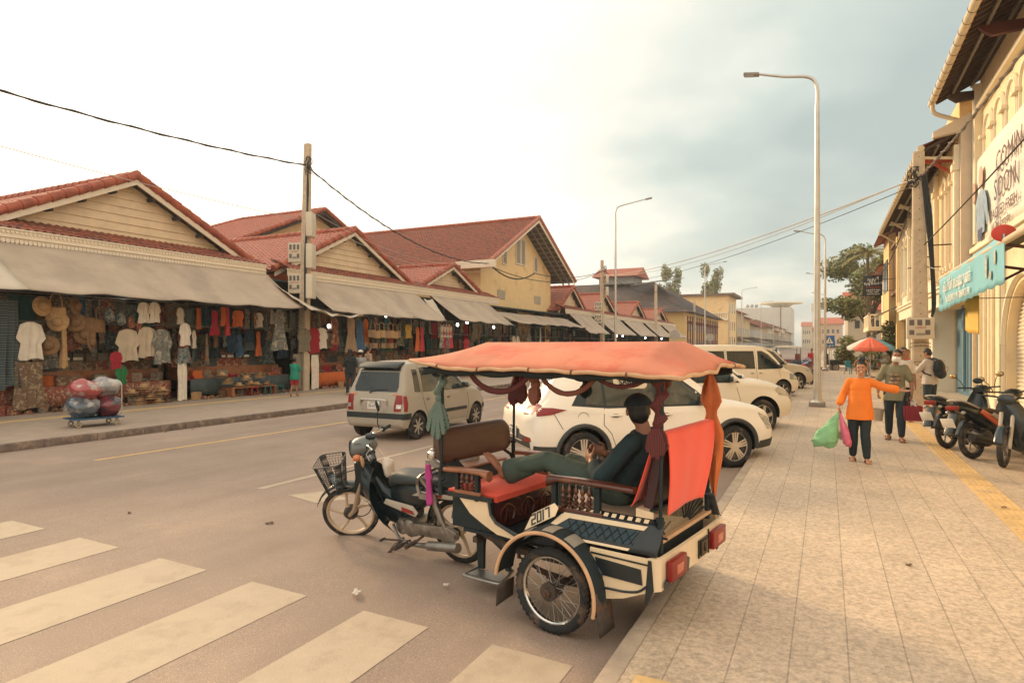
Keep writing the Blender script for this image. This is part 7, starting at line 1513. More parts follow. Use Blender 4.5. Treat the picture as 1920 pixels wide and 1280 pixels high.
for ya, yb_, zt_ in ((46.5, 50.5, 9.0), (41.4, 41.9, 8.0)): b = MB(); b.box(3.5, 3.88, ya, yb_, .13, zt_); b.build('ochre_pier', y2_m, B3, ang=0)
b = MB()
for i in range(14): b.box(3.70, 3.78, 42.0+i*.33, 42.12+i*.33, 5.2, 7.9)
b.box(3.6, 3.85, 41.9, 46.5, 5.0, 5.2); b.box(3.6, 3.85, 41.9, 46.5, 7.9, 8.1); b.build('timber_slats', M('brown_slats', (.20, .10, .045), .7, var=.3), B3, ang=0)
b = MB(); b.box(3.44, 3.5, 47.0, 48.3, 5.4, 7.4); b.build('window', win_m, B3, ang=0); b = MB(); b.box(3.44, 3.5, 48.8, 50.1, 5.4, 7.4); b.build('window', win_m, B3, ang=0)
tiles('roof', (2.9, 41.35, 8.7), (2.9, 50.6, 8.7), (8, 50.6, 10.8), (8, 41.35, 10.8), tile2_m, B3, det=3)
b = MB(); b.grid(lambda u, v: (lerp(3.85, 2.5, v), lerp(41.5, 46, u), lerp(4.3, 3.6, v)), 12, 4); b.build('slatted_canopy', M('striped_canopy', (.30, .26, .20), .8), B3, ang=0, solid=.05)
B4 = thing('balcony_house', 'ochre house with white balcony on the right before the trees', 'building', (0, 0, 0))
b = MB(); b.box(4.0, 9, 50.6, 60, .13, 7.5); b.box(2.7, 4.0, 53, 59.5, 3.0, 3.3); b.build('wall', y1_m, B4, ang=0)
b = MB()
for i in range(16): b.box(2.72, 2.78, 53.1+i*.42, 53.22+i*.42, 3.3, 4.1)
b.box(2.7, 2.8, 53, 59.5, 4.1, 4.2); b.box(2.7, 2.8, 53, 53.1, 3.3, 4.3)
for i in range(4): b.box(2.8+i*.3, 2.88+i*.3, 53.02, 53.08, 3.3, 4.1)
b.box(2.7, 4, 53.0, 53.1, 4.1, 4.2); b.build('balcony_rail', mould_m, B4, ang=0); tiles('roof', (3.2, 50.7, 7.4), (3.2, 60.3, 7.4), (8, 60.3, 9.6), (8, 50.7, 9.6), tile2_m, B4, det=3)
b = MB(); b.box(3.94, 4.0, 54, 55, 4.3, 6.4); b.box(3.94, 4.0, 56.2, 57.2, 4.3, 6.4); b.box(3.94, 4.0, 53.5, 58.5, .3, 2.6); b.build('window', win_m, B4, ang=0)
b = MB(); b.grid(lambda u, v: (lerp(4, 2.3, v), lerp(52, 59, u), lerp(3.0, 2.5, v) + .12 * cos(v * 4)), 14, 6); b.build('shop_canopy', M('dark_canopy', (.08, .07, .06), .8), B4, ang=180, solid=.03)
SG = thing('shop_sign', 'black projecting shop sign with white script and red line, hung from the dark building', 'sign', (3.05, 44.9, 4.97))
b = MB(); b.box(-1.05, 0, -.04, .04, 0, 1.25); b.build('sign_board', M('sign_black', (.015, .018, .02), .5), SG, bevel=.01)
def ft(s, x, z, sz, m, nm='lettering'): return textmesh(s, sz, nm, m, SG, frame((x, -.048, z), (1, 0, 0), (0, 0, 1)), ext=.002, bold=.003)
ft('សួស្តី', -.5, 1.0, .26, kp); ft('ស្ទូឌីយោ', -.5, .76, .24, kp); ft('Best Restaurant Shop', -.5, .52, .09, M('red_ink', (.45, .05, .03), .6)); ft('ម្ហូបខ្មែរ និង កាហ្វេ', -.5, .36, .09, kp); ft('ភេសជ្ជៈ "ត្រជាក់"', -.5, .24, .09, kp); ft('Tel: 012 321 555 671', -.5, .11, .08, kp)
b = MB(); b.bar((0, 0, .3), (.7, 0, .3), .03); b.bar((0, 0, 1.0), (.7, 0, 1.0), .03); b.build('sign_bracket', blackm_m, SG, ang=0)
UM = thing('market_umbrella', 'blue, white and coral market umbrella over a street stall', 'umbrella', (2.15, 40.3, .13), rot=(.09, 0, 0))
uc = [M('umbrella_blue', (.14, .40, .52), .7), M('umbrella_white', (.68, .60, .50), .7), M('umbrella_coral', (.75, .16, .09), .7)]
b = MB(); n = 8
for i in range(n):
 a0, a1 = 2*pi*i/n, 2*pi*(i+1)/n; b.mat((0, 1, 0, 0, 1, 2, 2, 0)[i])
 b.grid(lambda u, v: (lambda a, r: (cos(a)*r, sin(a)*r, 2.25 - .50*(r/1.15) ** 1.4+.05*(1 - abs(2*u - 1))*(r/1.15)*-1+(.0)))(lerp(a0, a1, u), 1.15*v), 4, 6)
 b.grid(lambda u, v: (lambda a: (cos(a)*1.15, sin(a)*1.15, 1.75 - .05*(1 - abs(2*u - 1)) - v*(.14+.03*sin(u*12))))(lerp(a0, a1, u)), 6, 2)
b.build('umbrella_canopy', uc, UM, ang=180, fix=False, solid=.006)
b = MB(); b.cyl((0, 0, 0), (0, 0, 2.28), .02, n=8); b.build('umbrella_pole', M('white_pole', (.6, .55, .45), .4), UM)
CT = thing('food_cart', 'street stall cart with jars and trays under the market umbrella', 'cart', (2.9, 41.6, .13))
b = MB(); b.box(-.8, .8, -.5, .5, .55, .62); b.box(-.8, .8, -.5, .5, 1.0, 1.05); b.box(-.8, -.76, -.5, -.46, .2, 1.5); b.box(.76, .8, -.5, -.46, .2, 1.5); b.box(-.8, .8, -.5, .5, 1.5, 1.53); b.build('cart_frame', steel_m, CT, ang=0)
for s in (-.5, .5): b = MB(); b.torus((s, -.52, .3), .28, .025, (0, 1, 0), 24, 6); b.build('wheel', rub_m, CT)
random.seed(3)
for i in range(14): b = MB(); r_ = random.uniform(.05, .09); x = -.7 + (i % 7) * .22; z = .62 if i < 7 else 1.05; b.lathe([(r_, 0), (r_, .16), (r_ * .6, .2), (0, .2)], (x, -.3 + .1 * random.random(), z), n=10); b.build('jar', M('jar_%d' % (i % 4), ((.4, .3, .2), (.08, .1, .1), (.5, .12, .08), (.55, .5, .4))[i % 4], .4), CT)
ch = thing('plastic_chair', 'turquoise plastic chair beside the bushes', 'chair', (1.35, 45.5, .13), .6)
tq = M('turquoise_plastic', (.06, .26, .30), .4); b = MB(); b.box(-.22, .22, -.22, .22, .42, .45); b.build('seat', tq, ch, bevel=.01); b = MB(); b.grid(lambda u, v: (lerp(-.21, .21, u), .21 + .06 * v, lerp(.45, .85, v)), 6, 6); b.build('backrest', tq, ch, solid=.02)
for sx in (-1, 1):
 for sy in (-1, 1): b = MB(); b.bar((sx * .19, sy * .19, .42), (sx * .24, sy * .24, 0), .04); b.build('leg', tq, ch, ang=0)
for i, (x, y, h) in enumerate(((2.05, 42.8, 1.15), (2.75, 39.2, 1.5), (3.2, 38.6, 1.3))):
 b = MB(); b.lathe([(.16, 0), (.16, .06), (.08, .12), (.07, .5*h), (.12, .55*h), (.22, .62*h), (.20, .68*h), (.07, .76*h), (.10, .82*h), (.17, .88*h), (.06, .98*h), (.02, h)], (x, y, .13), n=14)
 tag(b.build('stone_lantern', M('stone_grey', (.26, .23, .18), .9, var=.15, vs=12)), ['stone garden lantern left of the umbrella pole', 'tall stone garden lantern behind the two walking people', 'stone garden lantern nearest the shop front'][i], 'lantern', 'stone lanterns')
for i, (x, y, z, w) in enumerate(((.18, 54, 2.2, .72), (.35, 62, 1.9, .62))):
 s_ = thing('road_sign', ['blue square pedestrian crossing sign behind the second lamp post', 'smaller blue crossing sign lower behind the first'][i], 'road sign', (x, y, .13)); b = MB(); b.cyl((0, .03, 0), (0, .03, z + w / 2), .03, n=8); b.build('post', galv_m, s_)
 b = MB(); b.box(-w / 2, w / 2, -.01, .01, z - w / 2, z + w / 2); bd = b.build('sign_face', M('sign_blue', (.02, .12, .32), .4), s_, bevel=.004); b = MB(); b.prism([(-w * .38, z - w * .32), (w * .38, z - w * .32), (0, z + w * .36)], -.014, -.011); b.build('sign_triangle', M('sign_white', (.75, .7, .6), .4), bd, ang=0)
 b = MB(); b.prism([(-w * .10, z - w * .26), (-w * .02, z - w * .05), (-w * .03, z + w * .08), (w * .04, z + w * .08), (w * .05, z - w * .05), (w * .12, z - w * .26), (w * .07, z - w * .26), (w * .01, z - w * .12), (-w * .05, z - w * .26)], -.017, -.0145); b.prism([(w * .045 * cos(a), z + w * .13 + w * .045 * sin(a)) for a in (2 * pi * j / 10 for j in range(10))], -.017, -.0145); b.build('sign_figure', black_m, bd, ang=0)
for i, (x, y) in enumerate(((-13.9, 66), (-13.9, 88))):
 s_ = thing('road_sign', ['round grey backed road sign on the market side kerb', 'further round road sign on the market side kerb'][i], 'road sign', (x, y, .13)); b = MB(); b.cyl((0, 0, 0), (0, 0, 3.2), .04, n=8); b.build('post', galv_m, s_); b = MB(); b.lathe([(0, -.01), (.5, -.01), (.5, .01), (0, .01)], (0, -.05, 2.9), (0, 1, 0), 24); b.build('sign_face', M('sign_back', (.38, .34, .28), .6), s_)
# ================================================================ scooters at the right edge and the far row
def scooter(label, x, y, gz, th, body_c, accent, seat_c=seatb_m, detail=2, lean=.12, steer_=0.0, group=None, name='scooter'):
 t = thing(name, label, 'scooter', (x, y, gz), group=group, rot=(-lean, 0, th))
 alloy_ = blackm_m if detail > 1 else tanrim_m
 alloy(t, (0, 0, .285), .285, .045, nsp=5, col=M('grey_cast_rim', (.22, .20, .18), .4, metal=.5))
 loftx('seat', [(.72, .62, .05, .03), (.66, .68, .10, .06), (.45, .73, .13, .055), (.2, .76, .125, .05), (.0, .82, .11, .045), (-.2, .88, .08, .04), (-.28, .89, .04, .02)], seat_c, t)
 loftx('body', [(.74, .42, .08, .10), (.60, .50, .13, .18), (.40, .58, .15, .17), (.15, .66, .14, .13), (-.10, .76, .12, .09), (-.28, .83, .07, .05), (-.36, .85, .02, .02)], body_c, t)
 loftx('footboard', [(1.02, .52, .14, .12), (.95, .30, .17, .06), (.80, .24, .18, .05), (.55, .26, .16, .06), (.45, .34, .10, .10)], plast_m, t)
 b = MB(); R = []
 for u in (0, .25, .5, .75, 1):
  xx = lerp(1.10, .95, u); z = lerp(.98, .28, u); w = table([(0, .08), (.3, .19), (.7, .20), (1, .14)], u)[0]; R.append([Vector((xx+dx, yy, z)) for yy, dx in ((-w, -.12), (-w*.7, .02), (0, .08), (w*.7, .02), (w, -.12), (w*.6, -.05), (0, 0), (-w*.6, -.05))])
 b.rings(R); b.build('front_shield', body_c, t, ang=60)
 F = MB(); F.torus((1.28, 0, .285), .245, .04, (0, 1, 0), 36, 8); SRm = Matrix.Translation((1.10, 0, .8)) @ Matrix.Rotation(steer_, 4, Vector((-.3, 0, 1)).normalized()) @ Matrix.Translation((-1.10, 0, -.8)); F.xf(SRm); fw = F.build('wheel', rub_m, t)
 b = MB(); b.torus((1.28, 0, .285), .20, .016, (0, 1, 0), 32, 6)
 for i in range(5): a = 2*pi*i/5; b.bar((1.28, 0, .285), (1.28+.2*cos(a), 0, .285+.2*sin(a)), .03, .025)
 b.xf(SRm); b.build('rim', M('grey_cast_rim', (.22, .20, .18), .4), fw, ang=0)
 b = MB()
 for s in (1, -1): b.cyl((1.28, s*.07, .285), (1.10, s*.07, .80), .022, .028, 8)
 b.xf(SRm); b.build('fork', silver_m, t)
 b = MB(); b.grid(lambda u, v: (1.28 + .325 * cos(lerp(.2, 2.5, u)), lerp(-.06, .06, v), .285 + .325 * sin(lerp(.2, 2.5, u))), 14, 3); b.xf(SRm); b.build('front_fender', body_c, t, solid=.006)
 b = MB(); b.tube([(1.02, -.36, 1.04), (1.06, -.15, 1.03), (1.08, 0, 1.0), (1.06, .15, 1.03), (1.02, .36, 1.04)], .014, 8, smooth=4); b.xf(SRm); b.build('handlebar', blackm_m, t)
 b = MB(); R = []
 for xx, w, h in ((1.22, .05, .04), (1.19, .11, .08), (1.08, .13, .09), (1.0, .10, .05)): R.append([Vector((xx, w*cos(a), 1.0+h*sin(a))) for a in (2*pi*j/12 for j in range(12))])
 b.rings(R); b.xf(SRm); b.build('headlamp_cowl', body_c, t)
 b = MB(); b.box(-.40, -.33, -.09, .09, .78, .85); b.build('tail_light', lampr_m, t, bevel=.015)
 b = MB(); b.prism([(-.25, .72), (-.36, .74), (-.52, .42), (-.46, .40)], -.07, .07); b.build('rear_fender', plast_m, t, bevel=.01)
 if detail > 1:
  for s in (1, -1):
   b = MB(); b.tube([(1.04, s * .26, 1.05), (1.02, s * .30, 1.16), (.99, s * .36, 1.24)], .007, 6); b.xf(SRm); m_ = b.build('mirror', blackm_m, t); b = MB(); b.sph((.98, s * .40, 1.26), (.02, .07, .045), 12, 8); b.xf(SRm); b.build('mirror_shell', blackm_m, m_); b = MB(); b.sph((.967, s * .40, 1.26), (.012, .06, .038), 12, 8); b.xf(SRm); b.build('mirror_glass', M('amber_mirror', (.60, .38, .16), .1, metal=.6, var=0), m_)
   b = MB(); b.prism([(.68, .52), (.60, .40), (.38, .52), (.05, .72), (.12, .78), (.42, .62)], s * .135, s * .165); p_ = b.build('side_panel', accent, t, bevel=.008); b = MB(); b.prism([(.74, .58), (.66, .46), (.46, .56), (.28, .68), (.34, .72), (.56, .62)], s * .163, s * .178); b.build('side_panel_grey', silver_m, p_, bevel=.006)
   b = MB(); b.sph((-.30, s * .12, .74), (.04, .03, .03), 8, 6); b.build('indicator', lampc_m, t)
  b = MB(); b.tube([(.05, .13, .80), (-.22, .13, .90), (-.33, .08, .93), (-.33, -.08, .93), (-.22, -.13, .90), (.05, -.13, .80)], .014, 8, smooth=4); b.build('grab_rail', silver_m, t)
  b = MB(); b.box(-.50, -.49, -.10, .10, .50, .66, R=Matrix.Rotation(-.4, 3, 'Y')); b.build('number_plate', plate_m, t, bevel=.003)
  b = MB(); b.lathe([(.0, -.12), (.13, -.12), (.14, .0), (.11, .12), (0, .12)], (.22, .0, .32), (0, 1, 0), 20); b.box(-.02, .34, .07, .12, .22, .40); b.cyl((.30, -.15, .26), (-.22, -.16, .36), .05, .06, 12); b.build('engine', M('engine_dark', (.05, .05, .048), .5, metal=.4), t, bevel=.005)
  b = MB(); b.grid(lambda u, v: (.33 * cos(lerp(2.9, 1.3, u)), lerp(-.06, .06, v), .285 + .33 * sin(lerp(2.9, 1.3, u))), 12, 3); b.build('hugger', plast_m, t, solid=.006)
  b = MB(); b.tube([(.42, .10, .2), (.48, .22, .02)], .013, 6); b.build('side_stand', rust_m, t)
 return t
blackb = M('gloss_black_plastic', (.012, .022, .026), .3, coat=.5, var=.2); ora = M('orange_panel', (.55, .09, .03), .35, coat=.4, var=.1); brs = M('brown_black_seat', (.06, .028, .022), .5, col2=(.02, .022, .022), thr=.5)
scooter('black scooter with orange side panel, nearest of the two parked tail first', 2.08, 12.30, .13, radians(47), blackb, ora, brs, lean=.10)
scooter('black scooter half hidden behind the orange panelled one', 1.90, 13.35, .13, radians(50), blackb, blackb, lean=.10)
s3 = scooter('motorbike entering at the right frame edge, front wheel turned towards the camera', 2.36 + 1.28 * .78, 11.62 + 1.28 * .62, .13, radians(180 + 38.5), blackb, M('crimson_panel', (.35, .02, .05), .3, coat=.5), steer_=radians(30), lean=-.16, name='motorbike')
s3['category'] = 'motorbike'
S0 = scooter('red parked motorbike nearest the pale off roader', -1.75, 31.6, .02, radians(40), M('red_plastic2', (.40, .03, .02), .3, coat=.5), ora, detail=1, lean=.08, group='motorbikes parked in a row', name='parked_motorbike'); S0['category'] = 'motorbike'
cols = [M('red_plastic2'), blackb, M('grey_plastic', (.22, .22, .20), .35, coat=.3), M('blue_plastic', (.03, .08, .20), .3, coat=.5), M('cream_plastic', (.5, .42, .3), .35, coat=.4), M('maroon_plastic', (.16, .02, .02), .3, coat=.4)]
cn_ = ['red', 'black', 'grey', 'blue', 'cream', 'maroon']; ordw = ['second', 'third', 'fourth', 'fifth', 'sixth', 'seventh', 'eighth', 'ninth', 'tenth', 'eleventh', 'twelfth', 'thirteenth', 'fourteenth', 'fifteenth', 'sixteenth', 'seventeenth', 'eighteenth', 'nineteenth', 'twentieth']
random.seed(11)
def recolor(t, m):
 for c in t.children:
  if c.name.split('.')[0] in ('body', 'front_shield', 'front_fender', 'headlamp_cowl'): c.material_slots[0].link = 'OBJECT'; c.material_slots[0].material = m
for i in range(19):
 k = random.randrange(6); c = dupe(S0, (-1.75 + random.uniform(-.15, .15), 32.6 + i * .95 + random.uniform(-.12, .12), .02), radians(40 + random.uniform(-6, 6)), label='%s parked motorbike, %s in the kerb row beyond the parked cars' % (cn_[k], ordw[i])); c.rotation_euler = (-.08, 0, c.rotation_euler.z); recolor(c, cols[k])
for i in range(12):
 k = random.randrange(6); c = dupe(S0, (-12.9 + random.uniform(-.2, .2), 100 + i * 2.2, .02), radians(150 + random.uniform(-15, 15)), label='%s motorbike parked far down the market side, %s from the near end' % (cn_[k], (['first'] + ordw)[i]), group='motorbikes on the far market side'); recolor(c, cols[k])
def far_carriage(label, x, y, rz, roofc, sidec):
 t = thing('tuk_tuk', label, 'tuk-tuk', (x, y, .0), rz, 'parked tuk-tuks'); b = MB()
 b.grid(lambda u, v: (lerp(-.9, 1.3, u), lerp(.68, -.68, v), 1.78 + .14 * cos((v - .5) * pi) * min(1, 4 * min(u, 1 - u))), 10, 8); b.build('canopy', roofc, t, ang=180, solid=.02)
 b = MB(); b.box(-.7, .9, -.6, .6, .45, .85); b.box(-.7, -.55, -.55, .55, .85, 1.3); b.box(.75, .85, -.55, .55, .85, 1.2); b.build('body', sidec, t, bevel=.03)
 for sx, sy in ((-.68, .5), (-.68, -.5), (1.1, .5), (1.1, -.5)): b = MB(); b.cyl((sx, sy, .5), (sx, sy, 1.8), .02, n=6); b.build('post', blackm_m, t)
 for s in (1, -1): b = MB(); b.torus((-.1, s * .68, .28), .24, .045, (0, 1, 0), 24, 6); w = b.build('wheel', rub_m, t); b = MB(); b.lathe([(.18, -.01), (.18, .01), (0, .02)], (-.1, s * .68, .28), (0, s, 0), 16); b.build('hub', steel_m, w)
 b = MB(); b.torus((1.9, 0, .28), .24, .045, (0, 1, 0), 24, 6); b.build('wheel', rub_m, t)
 b = MB(); b.box(1.0, 2.0, -.13, .13, .45, .8); b.box(1.75, 1.95, -.3, .3, .85, 1.0); b.build('moped', blackb, t, bevel=.04)
 return t
cr_ = M('cream_canopy', (.40, .34, .25), .8); dkc = M('dark_canopy2', (.05, .06, .06), .8); bgd = M('burgundy_body', (.16, .03, .03), .5)
far_carriage('dark roofed tuk-tuk parked behind the bushes beyond the second lamp', .6, 55.2, 0.15, dkc, blackb)
far_carriage('burgundy tuk-tuk with cream roof behind the motorbike row', -2.6, 54.5, 2.9, cr_, bgd); far_carriage('dark tuk-tuk with worn roof further left beyond the motorbikes', -6.0, 52.0, 2.7, cr_, blackb); far_carriage('furthest tuk-tuk, red interior, in the road beyond the parked row', -4.4, 60, 1.7, dkc, bgd); far_carriage('tuk-tuk with cream roof far down the road', -5.2, 72, 1.6, cr_, blackb)
FC = dict(HB); FC['mirror'] = None; FC['handles'] = []; 
car('pickup_truck', 'pale vehicle behind the off roader in the parked row, only its roof showing', 'car', (-3.9, 36.0, 0), radians(45), dict(SD, handles=[], mirror=None), bg_)
for i, (x, y, c_) in enumerate(((-8.2, 78, wp), (-11.6, 92, sv), (-8.5, 112, wp2), (-11.8, 70, bg_))): car('distant_car', ['white car in the far traffic lane', 'silver car parked far on the market side', 'most distant white car on the road', 'champagne car parked beyond the yellow building'][i], 'car', (x, y, .02), pi / 2 if i != 2 else -pi / 2, dict(SD, handles=[], mirror=None, seams=[]), c_)
# ================================================================ market goods
random.seed(5)
C_ = dict(white=M('cloth_white', (.66, .58, .47), .9, bump=.3, bs=9), cream=M('cloth_cream', (.46, .37, .26), .9, bump=.3, bs=9), red=M('cloth_red', (.30, .018, .03), .9), crimson=M('cloth_crimson', (.45, .04, .05), .9), orange=M('cloth_orange', (.50, .12, .03), .9), blue=M('cloth_blue', (.04, .10, .17), .9), navy=M('cloth_navy', (.012, .03, .055), .9), teal=M('cloth_teal', (.02, .12, .12), .9), green=M('cloth_green', (.02, .15, .05), .9), yellow=M('cloth_yellow', (.45, .27, .05), .9), black=M('cloth_black', (.012, .022, .026), .9), brown=M('cloth_brown', (.14, .07, .035), .9), tan=M('cloth_tan', (.30, .20, .12), .9), pink=M('cloth_pink', (.5, .16, .2), .9))
P_ = [('grey floral', pattern('p1', ['#22343a', '#8a8274', '#3a4a4c', '#a59b88'], 'noise', 9)), ('monochrome printed', pattern('p2', ['#1a2a2e', '#9c9484', '#1a2a2e', '#77705f'], 'voronoi', 16)), ('blue batik', pattern('p3', ['#18343f', '#2f5560', '#9a927f', '#1d3a46'], 'noise', 12)), ('red ikat', pattern('p4', ['#5a1e22', '#a0503c', '#3c1a1e', '#b08a68'], 'noise', 11)), ('dark dotted', pattern('p5', ['#152a30', '#213d42', '#152a30', '#6f7468'], 'voronoi', 24)), ('tan striped', pattern('p6', ['#94846a', '#5d5442', '#a89a7e', '#3f4a48'], 'wave', 9)), ('navy striped', pattern('p7', ['#16303a', '#28505c', '#8d8672', '#16303a'], 'wave', 11)), ('brown patterned', pattern('p8', ['#4a3426', '#83644a', '#2f2a26', '#9c8466'], 'noise', 13)), ('multicoloured', pattern('p9', ['#7a2b28', '#b0763a', '#2b5358', '#a79a80', '#3f2c3a'], 'noise', 8)), ('olive leaf', pattern('p10', ['#2c3a2c', '#56603f', '#8d8766', '#22302a'], 'noise', 10))]
straw = M('straw', (.42, .26, .12), .85, var=.2, vs=20, bump=.4, bs=60); strawd = M('dark_straw', (.20, .11, .05), .85, var=.25, vs=20, bump=.4, bs=60)
PT = {n: m for n, m in P_}; ALL = dict(C_); ALL.update(PT); ALL['straw'] = straw; ALL['dark straw'] = strawd
SH = {}
def cloth(nm, outline, dep=.05, folds=3):
 """hanging garment: outline (y,z) hanging from z=0 downwards, with real folds"""
 b = MB(); n = len(outline)
 def rowx(z):
  xs = []
  for i in range(n):
   a, c = outline[i], outline[(i+1) % n]
   if (a[1] > z) != (c[1] > z): xs.append(a[0]+(c[0] - a[0])*(z - a[1])/(c[1] - a[1]))
  return (min(xs), max(xs)) if xs else (0, 0)
 z1 = max(p[1] for p in outline) - .004; z0 = min(p[1] for p in outline)+.004; nv = 14
 for s in (1, -1):
  def f(u, v, s=s):
   z = lerp(z1, z0, v); a, c = rowx(z); y = lerp(a, c, u); e = 1 - abs(2*u - 1) ** 4
   return (s*dep*(.35+.5*v)*e+.022*sin(u*folds*2*pi+v*2.5)*(.3+v), y+.018*sin(v*5+u*2)*v, z - .02*sin(u*7)*v)
  b.grid(f, 12, nv)
 return b
OUT = dict(shirt=[(-.05, 0), (-.16, -.04), (-.25, -.30), (-.19, -.33), (-.16, -.22), (-.19, -.64), (.19, -.64), (.16, -.22), (.19, -.33), (.25, -.30), (.16, -.04), (.05, 0)],
dress=[(-.06, 0), (-.15, -.04), (-.18, -.3), (-.14, -.45), (-.27, -1.15), (.27, -1.15), (.14, -.45), (.18, -.3), (.15, -.04), (.06, 0)],
trousers=[(-.17, 0), (-.20, -.3), (-.17, -1.2), (.17, -1.2), (.20, -.3), (.17, 0)], skirt=[(-.14, 0), (-.30, -.8), (.30, -.8), (.14, 0)], scarf=[(-.09, 0), (-.10, -.75), (.10, -.75), (.09, 0)], sarong=[(-.26, 0), (-.30, -.95), (.30, -.95), (.26, 0)], shorts=[(-.17, 0), (-.24, -.42), (.24, -.42), (.17, 0)])
ordw += ['twentieth'] if len(ordw) < 19 else []
ORD = ['first'] + ordw[:19] + [t + ' ' + o for t in ('twenty', 'thirty', 'forty', 'fifty', 'sixty') for o in ['first'] + ordw[:8]]
nitem = {}
def item(kind, y, z, mk_, x=-19.1, rz=None, s=1., label=None, grp=None, zone=''):
 m = ALL[mk_]; g = grp or {'shirt': 'shirts hanging in the market stalls', 'dress': 'dresses hanging in the market stalls'}.get(kind, kind + ' goods in the market stalls')
 if kind not in SH:
  if kind in OUT: b = cloth(kind, OUT[kind])
  else:
   b = MB()
   if kind == 'handbag':
    b.grid(lambda u, v: (.07*sin(pi*u)*(1 - .3*v)*1, lerp(-.18+.02*v, .18 - .02*v, u), lerp(-.55, -.28, v)), 8, 4); b.grid(lambda u, v: (-.07*sin(pi*u)*(1 - .3*v), lerp(-.18+.02*v, .18 - .02*v, u), lerp(-.55, -.28, v)), 8, 4); b.tube([(.03, -.11, -.3), (.02, -.08, -.06), (0, 0, 0), (.02, .08, -.06), (.03, .11, -.3)], .012, 5, smooth=3)
   elif kind == 'backpack': b.sph((0, 0, -.22), (.11, .16, .20), 14, 9); b.sph((.08, 0, -.28), (.06, .12, .10), 12, 7); b.tube([(0, -.04, -.02), (0, 0, .04), (0, .04, -.02)], .01, 5)
   elif kind == 'hanging_hat': b.lathe([(.20, 0), (.19, .012), (.10, .02), (.095, .07), (.07, .10), (0, .11)], (0, 0, -.2), (1, 0, .1), 20)
   elif kind == 'hat': b.lathe([(.19, 0), (.185, .012), (.10, .02), (.095, .08), (.07, .105), (0, .11)], (0, 0, 0), (0, 0, 1), 18)
   elif kind == 'folded_pile':
    for i in range(6): w = .17+.01*sin(i*2.3); b.box(-.13+.008*sin(i*3), .13, -w, w, i*.045, i*.045+.040)
   elif kind == 'souvenir_heap':
    for i in range(26): r = random.uniform(.02, .05); b.sph((random.uniform(-.16, .16), random.uniform(-.24, .24), random.uniform(0, .08)), (r, r*1.4, r), 7, 5)
   elif kind == 'basket': b.lathe([(.13, 0), (.18, .22), (.19, .23), (.17, .22), (.12, .02), (0, .02)], n=18)
   elif kind == 'price_card': b.box(-.004, .004, -.10, .10, 0, .06)
   elif kind == 'stool':
    b.box(-.15, .15, -.15, .15, .28, .31)
    for sx in (-1, 1):
     for sy in (-1, 1): b.bar((sx*.12, sy*.12, .29), (sx*.15, sy*.15, 0), .035)
   elif kind == 'mannequin': b.lathe([(.04, 0), (.045, -.07), (.06, -.10), (.17, -.16), (.165, -.25), (.13, -.42), (.10, -.50), (.14, -.62), (.16, -.72), (0, -.74)], n=16)
  o = b.build(kind, m, None, ang=60); SH[kind] = o; c = o
 else: c = SH[kind].copy(); COL.objects.link(c)
 if c.material_slots: c.material_slots[0].link = 'OBJECT'; c.material_slots[0].material = m
 c.location = (x, y, z); c.rotation_euler = (0, 0, random.uniform(-.8, .8) if rz is None else rz); c.scale = (s, s*random.uniform(.85, 1.1), s*random.uniform(.9, 1.12)) if kind in OUT and not label else (s, s, s)
 base = label or '%s %s %s' % (mk_, kind.replace('_', ' '), zone)
 if not label:
  k = nitem[base] = nitem.get(base, 0)+1
  if k > 1: base += ', %s from left' % ORD[k - 1]
 c['label'] = base; c['category'] = kind.replace('_', ' '); c['group'] = g
 return c
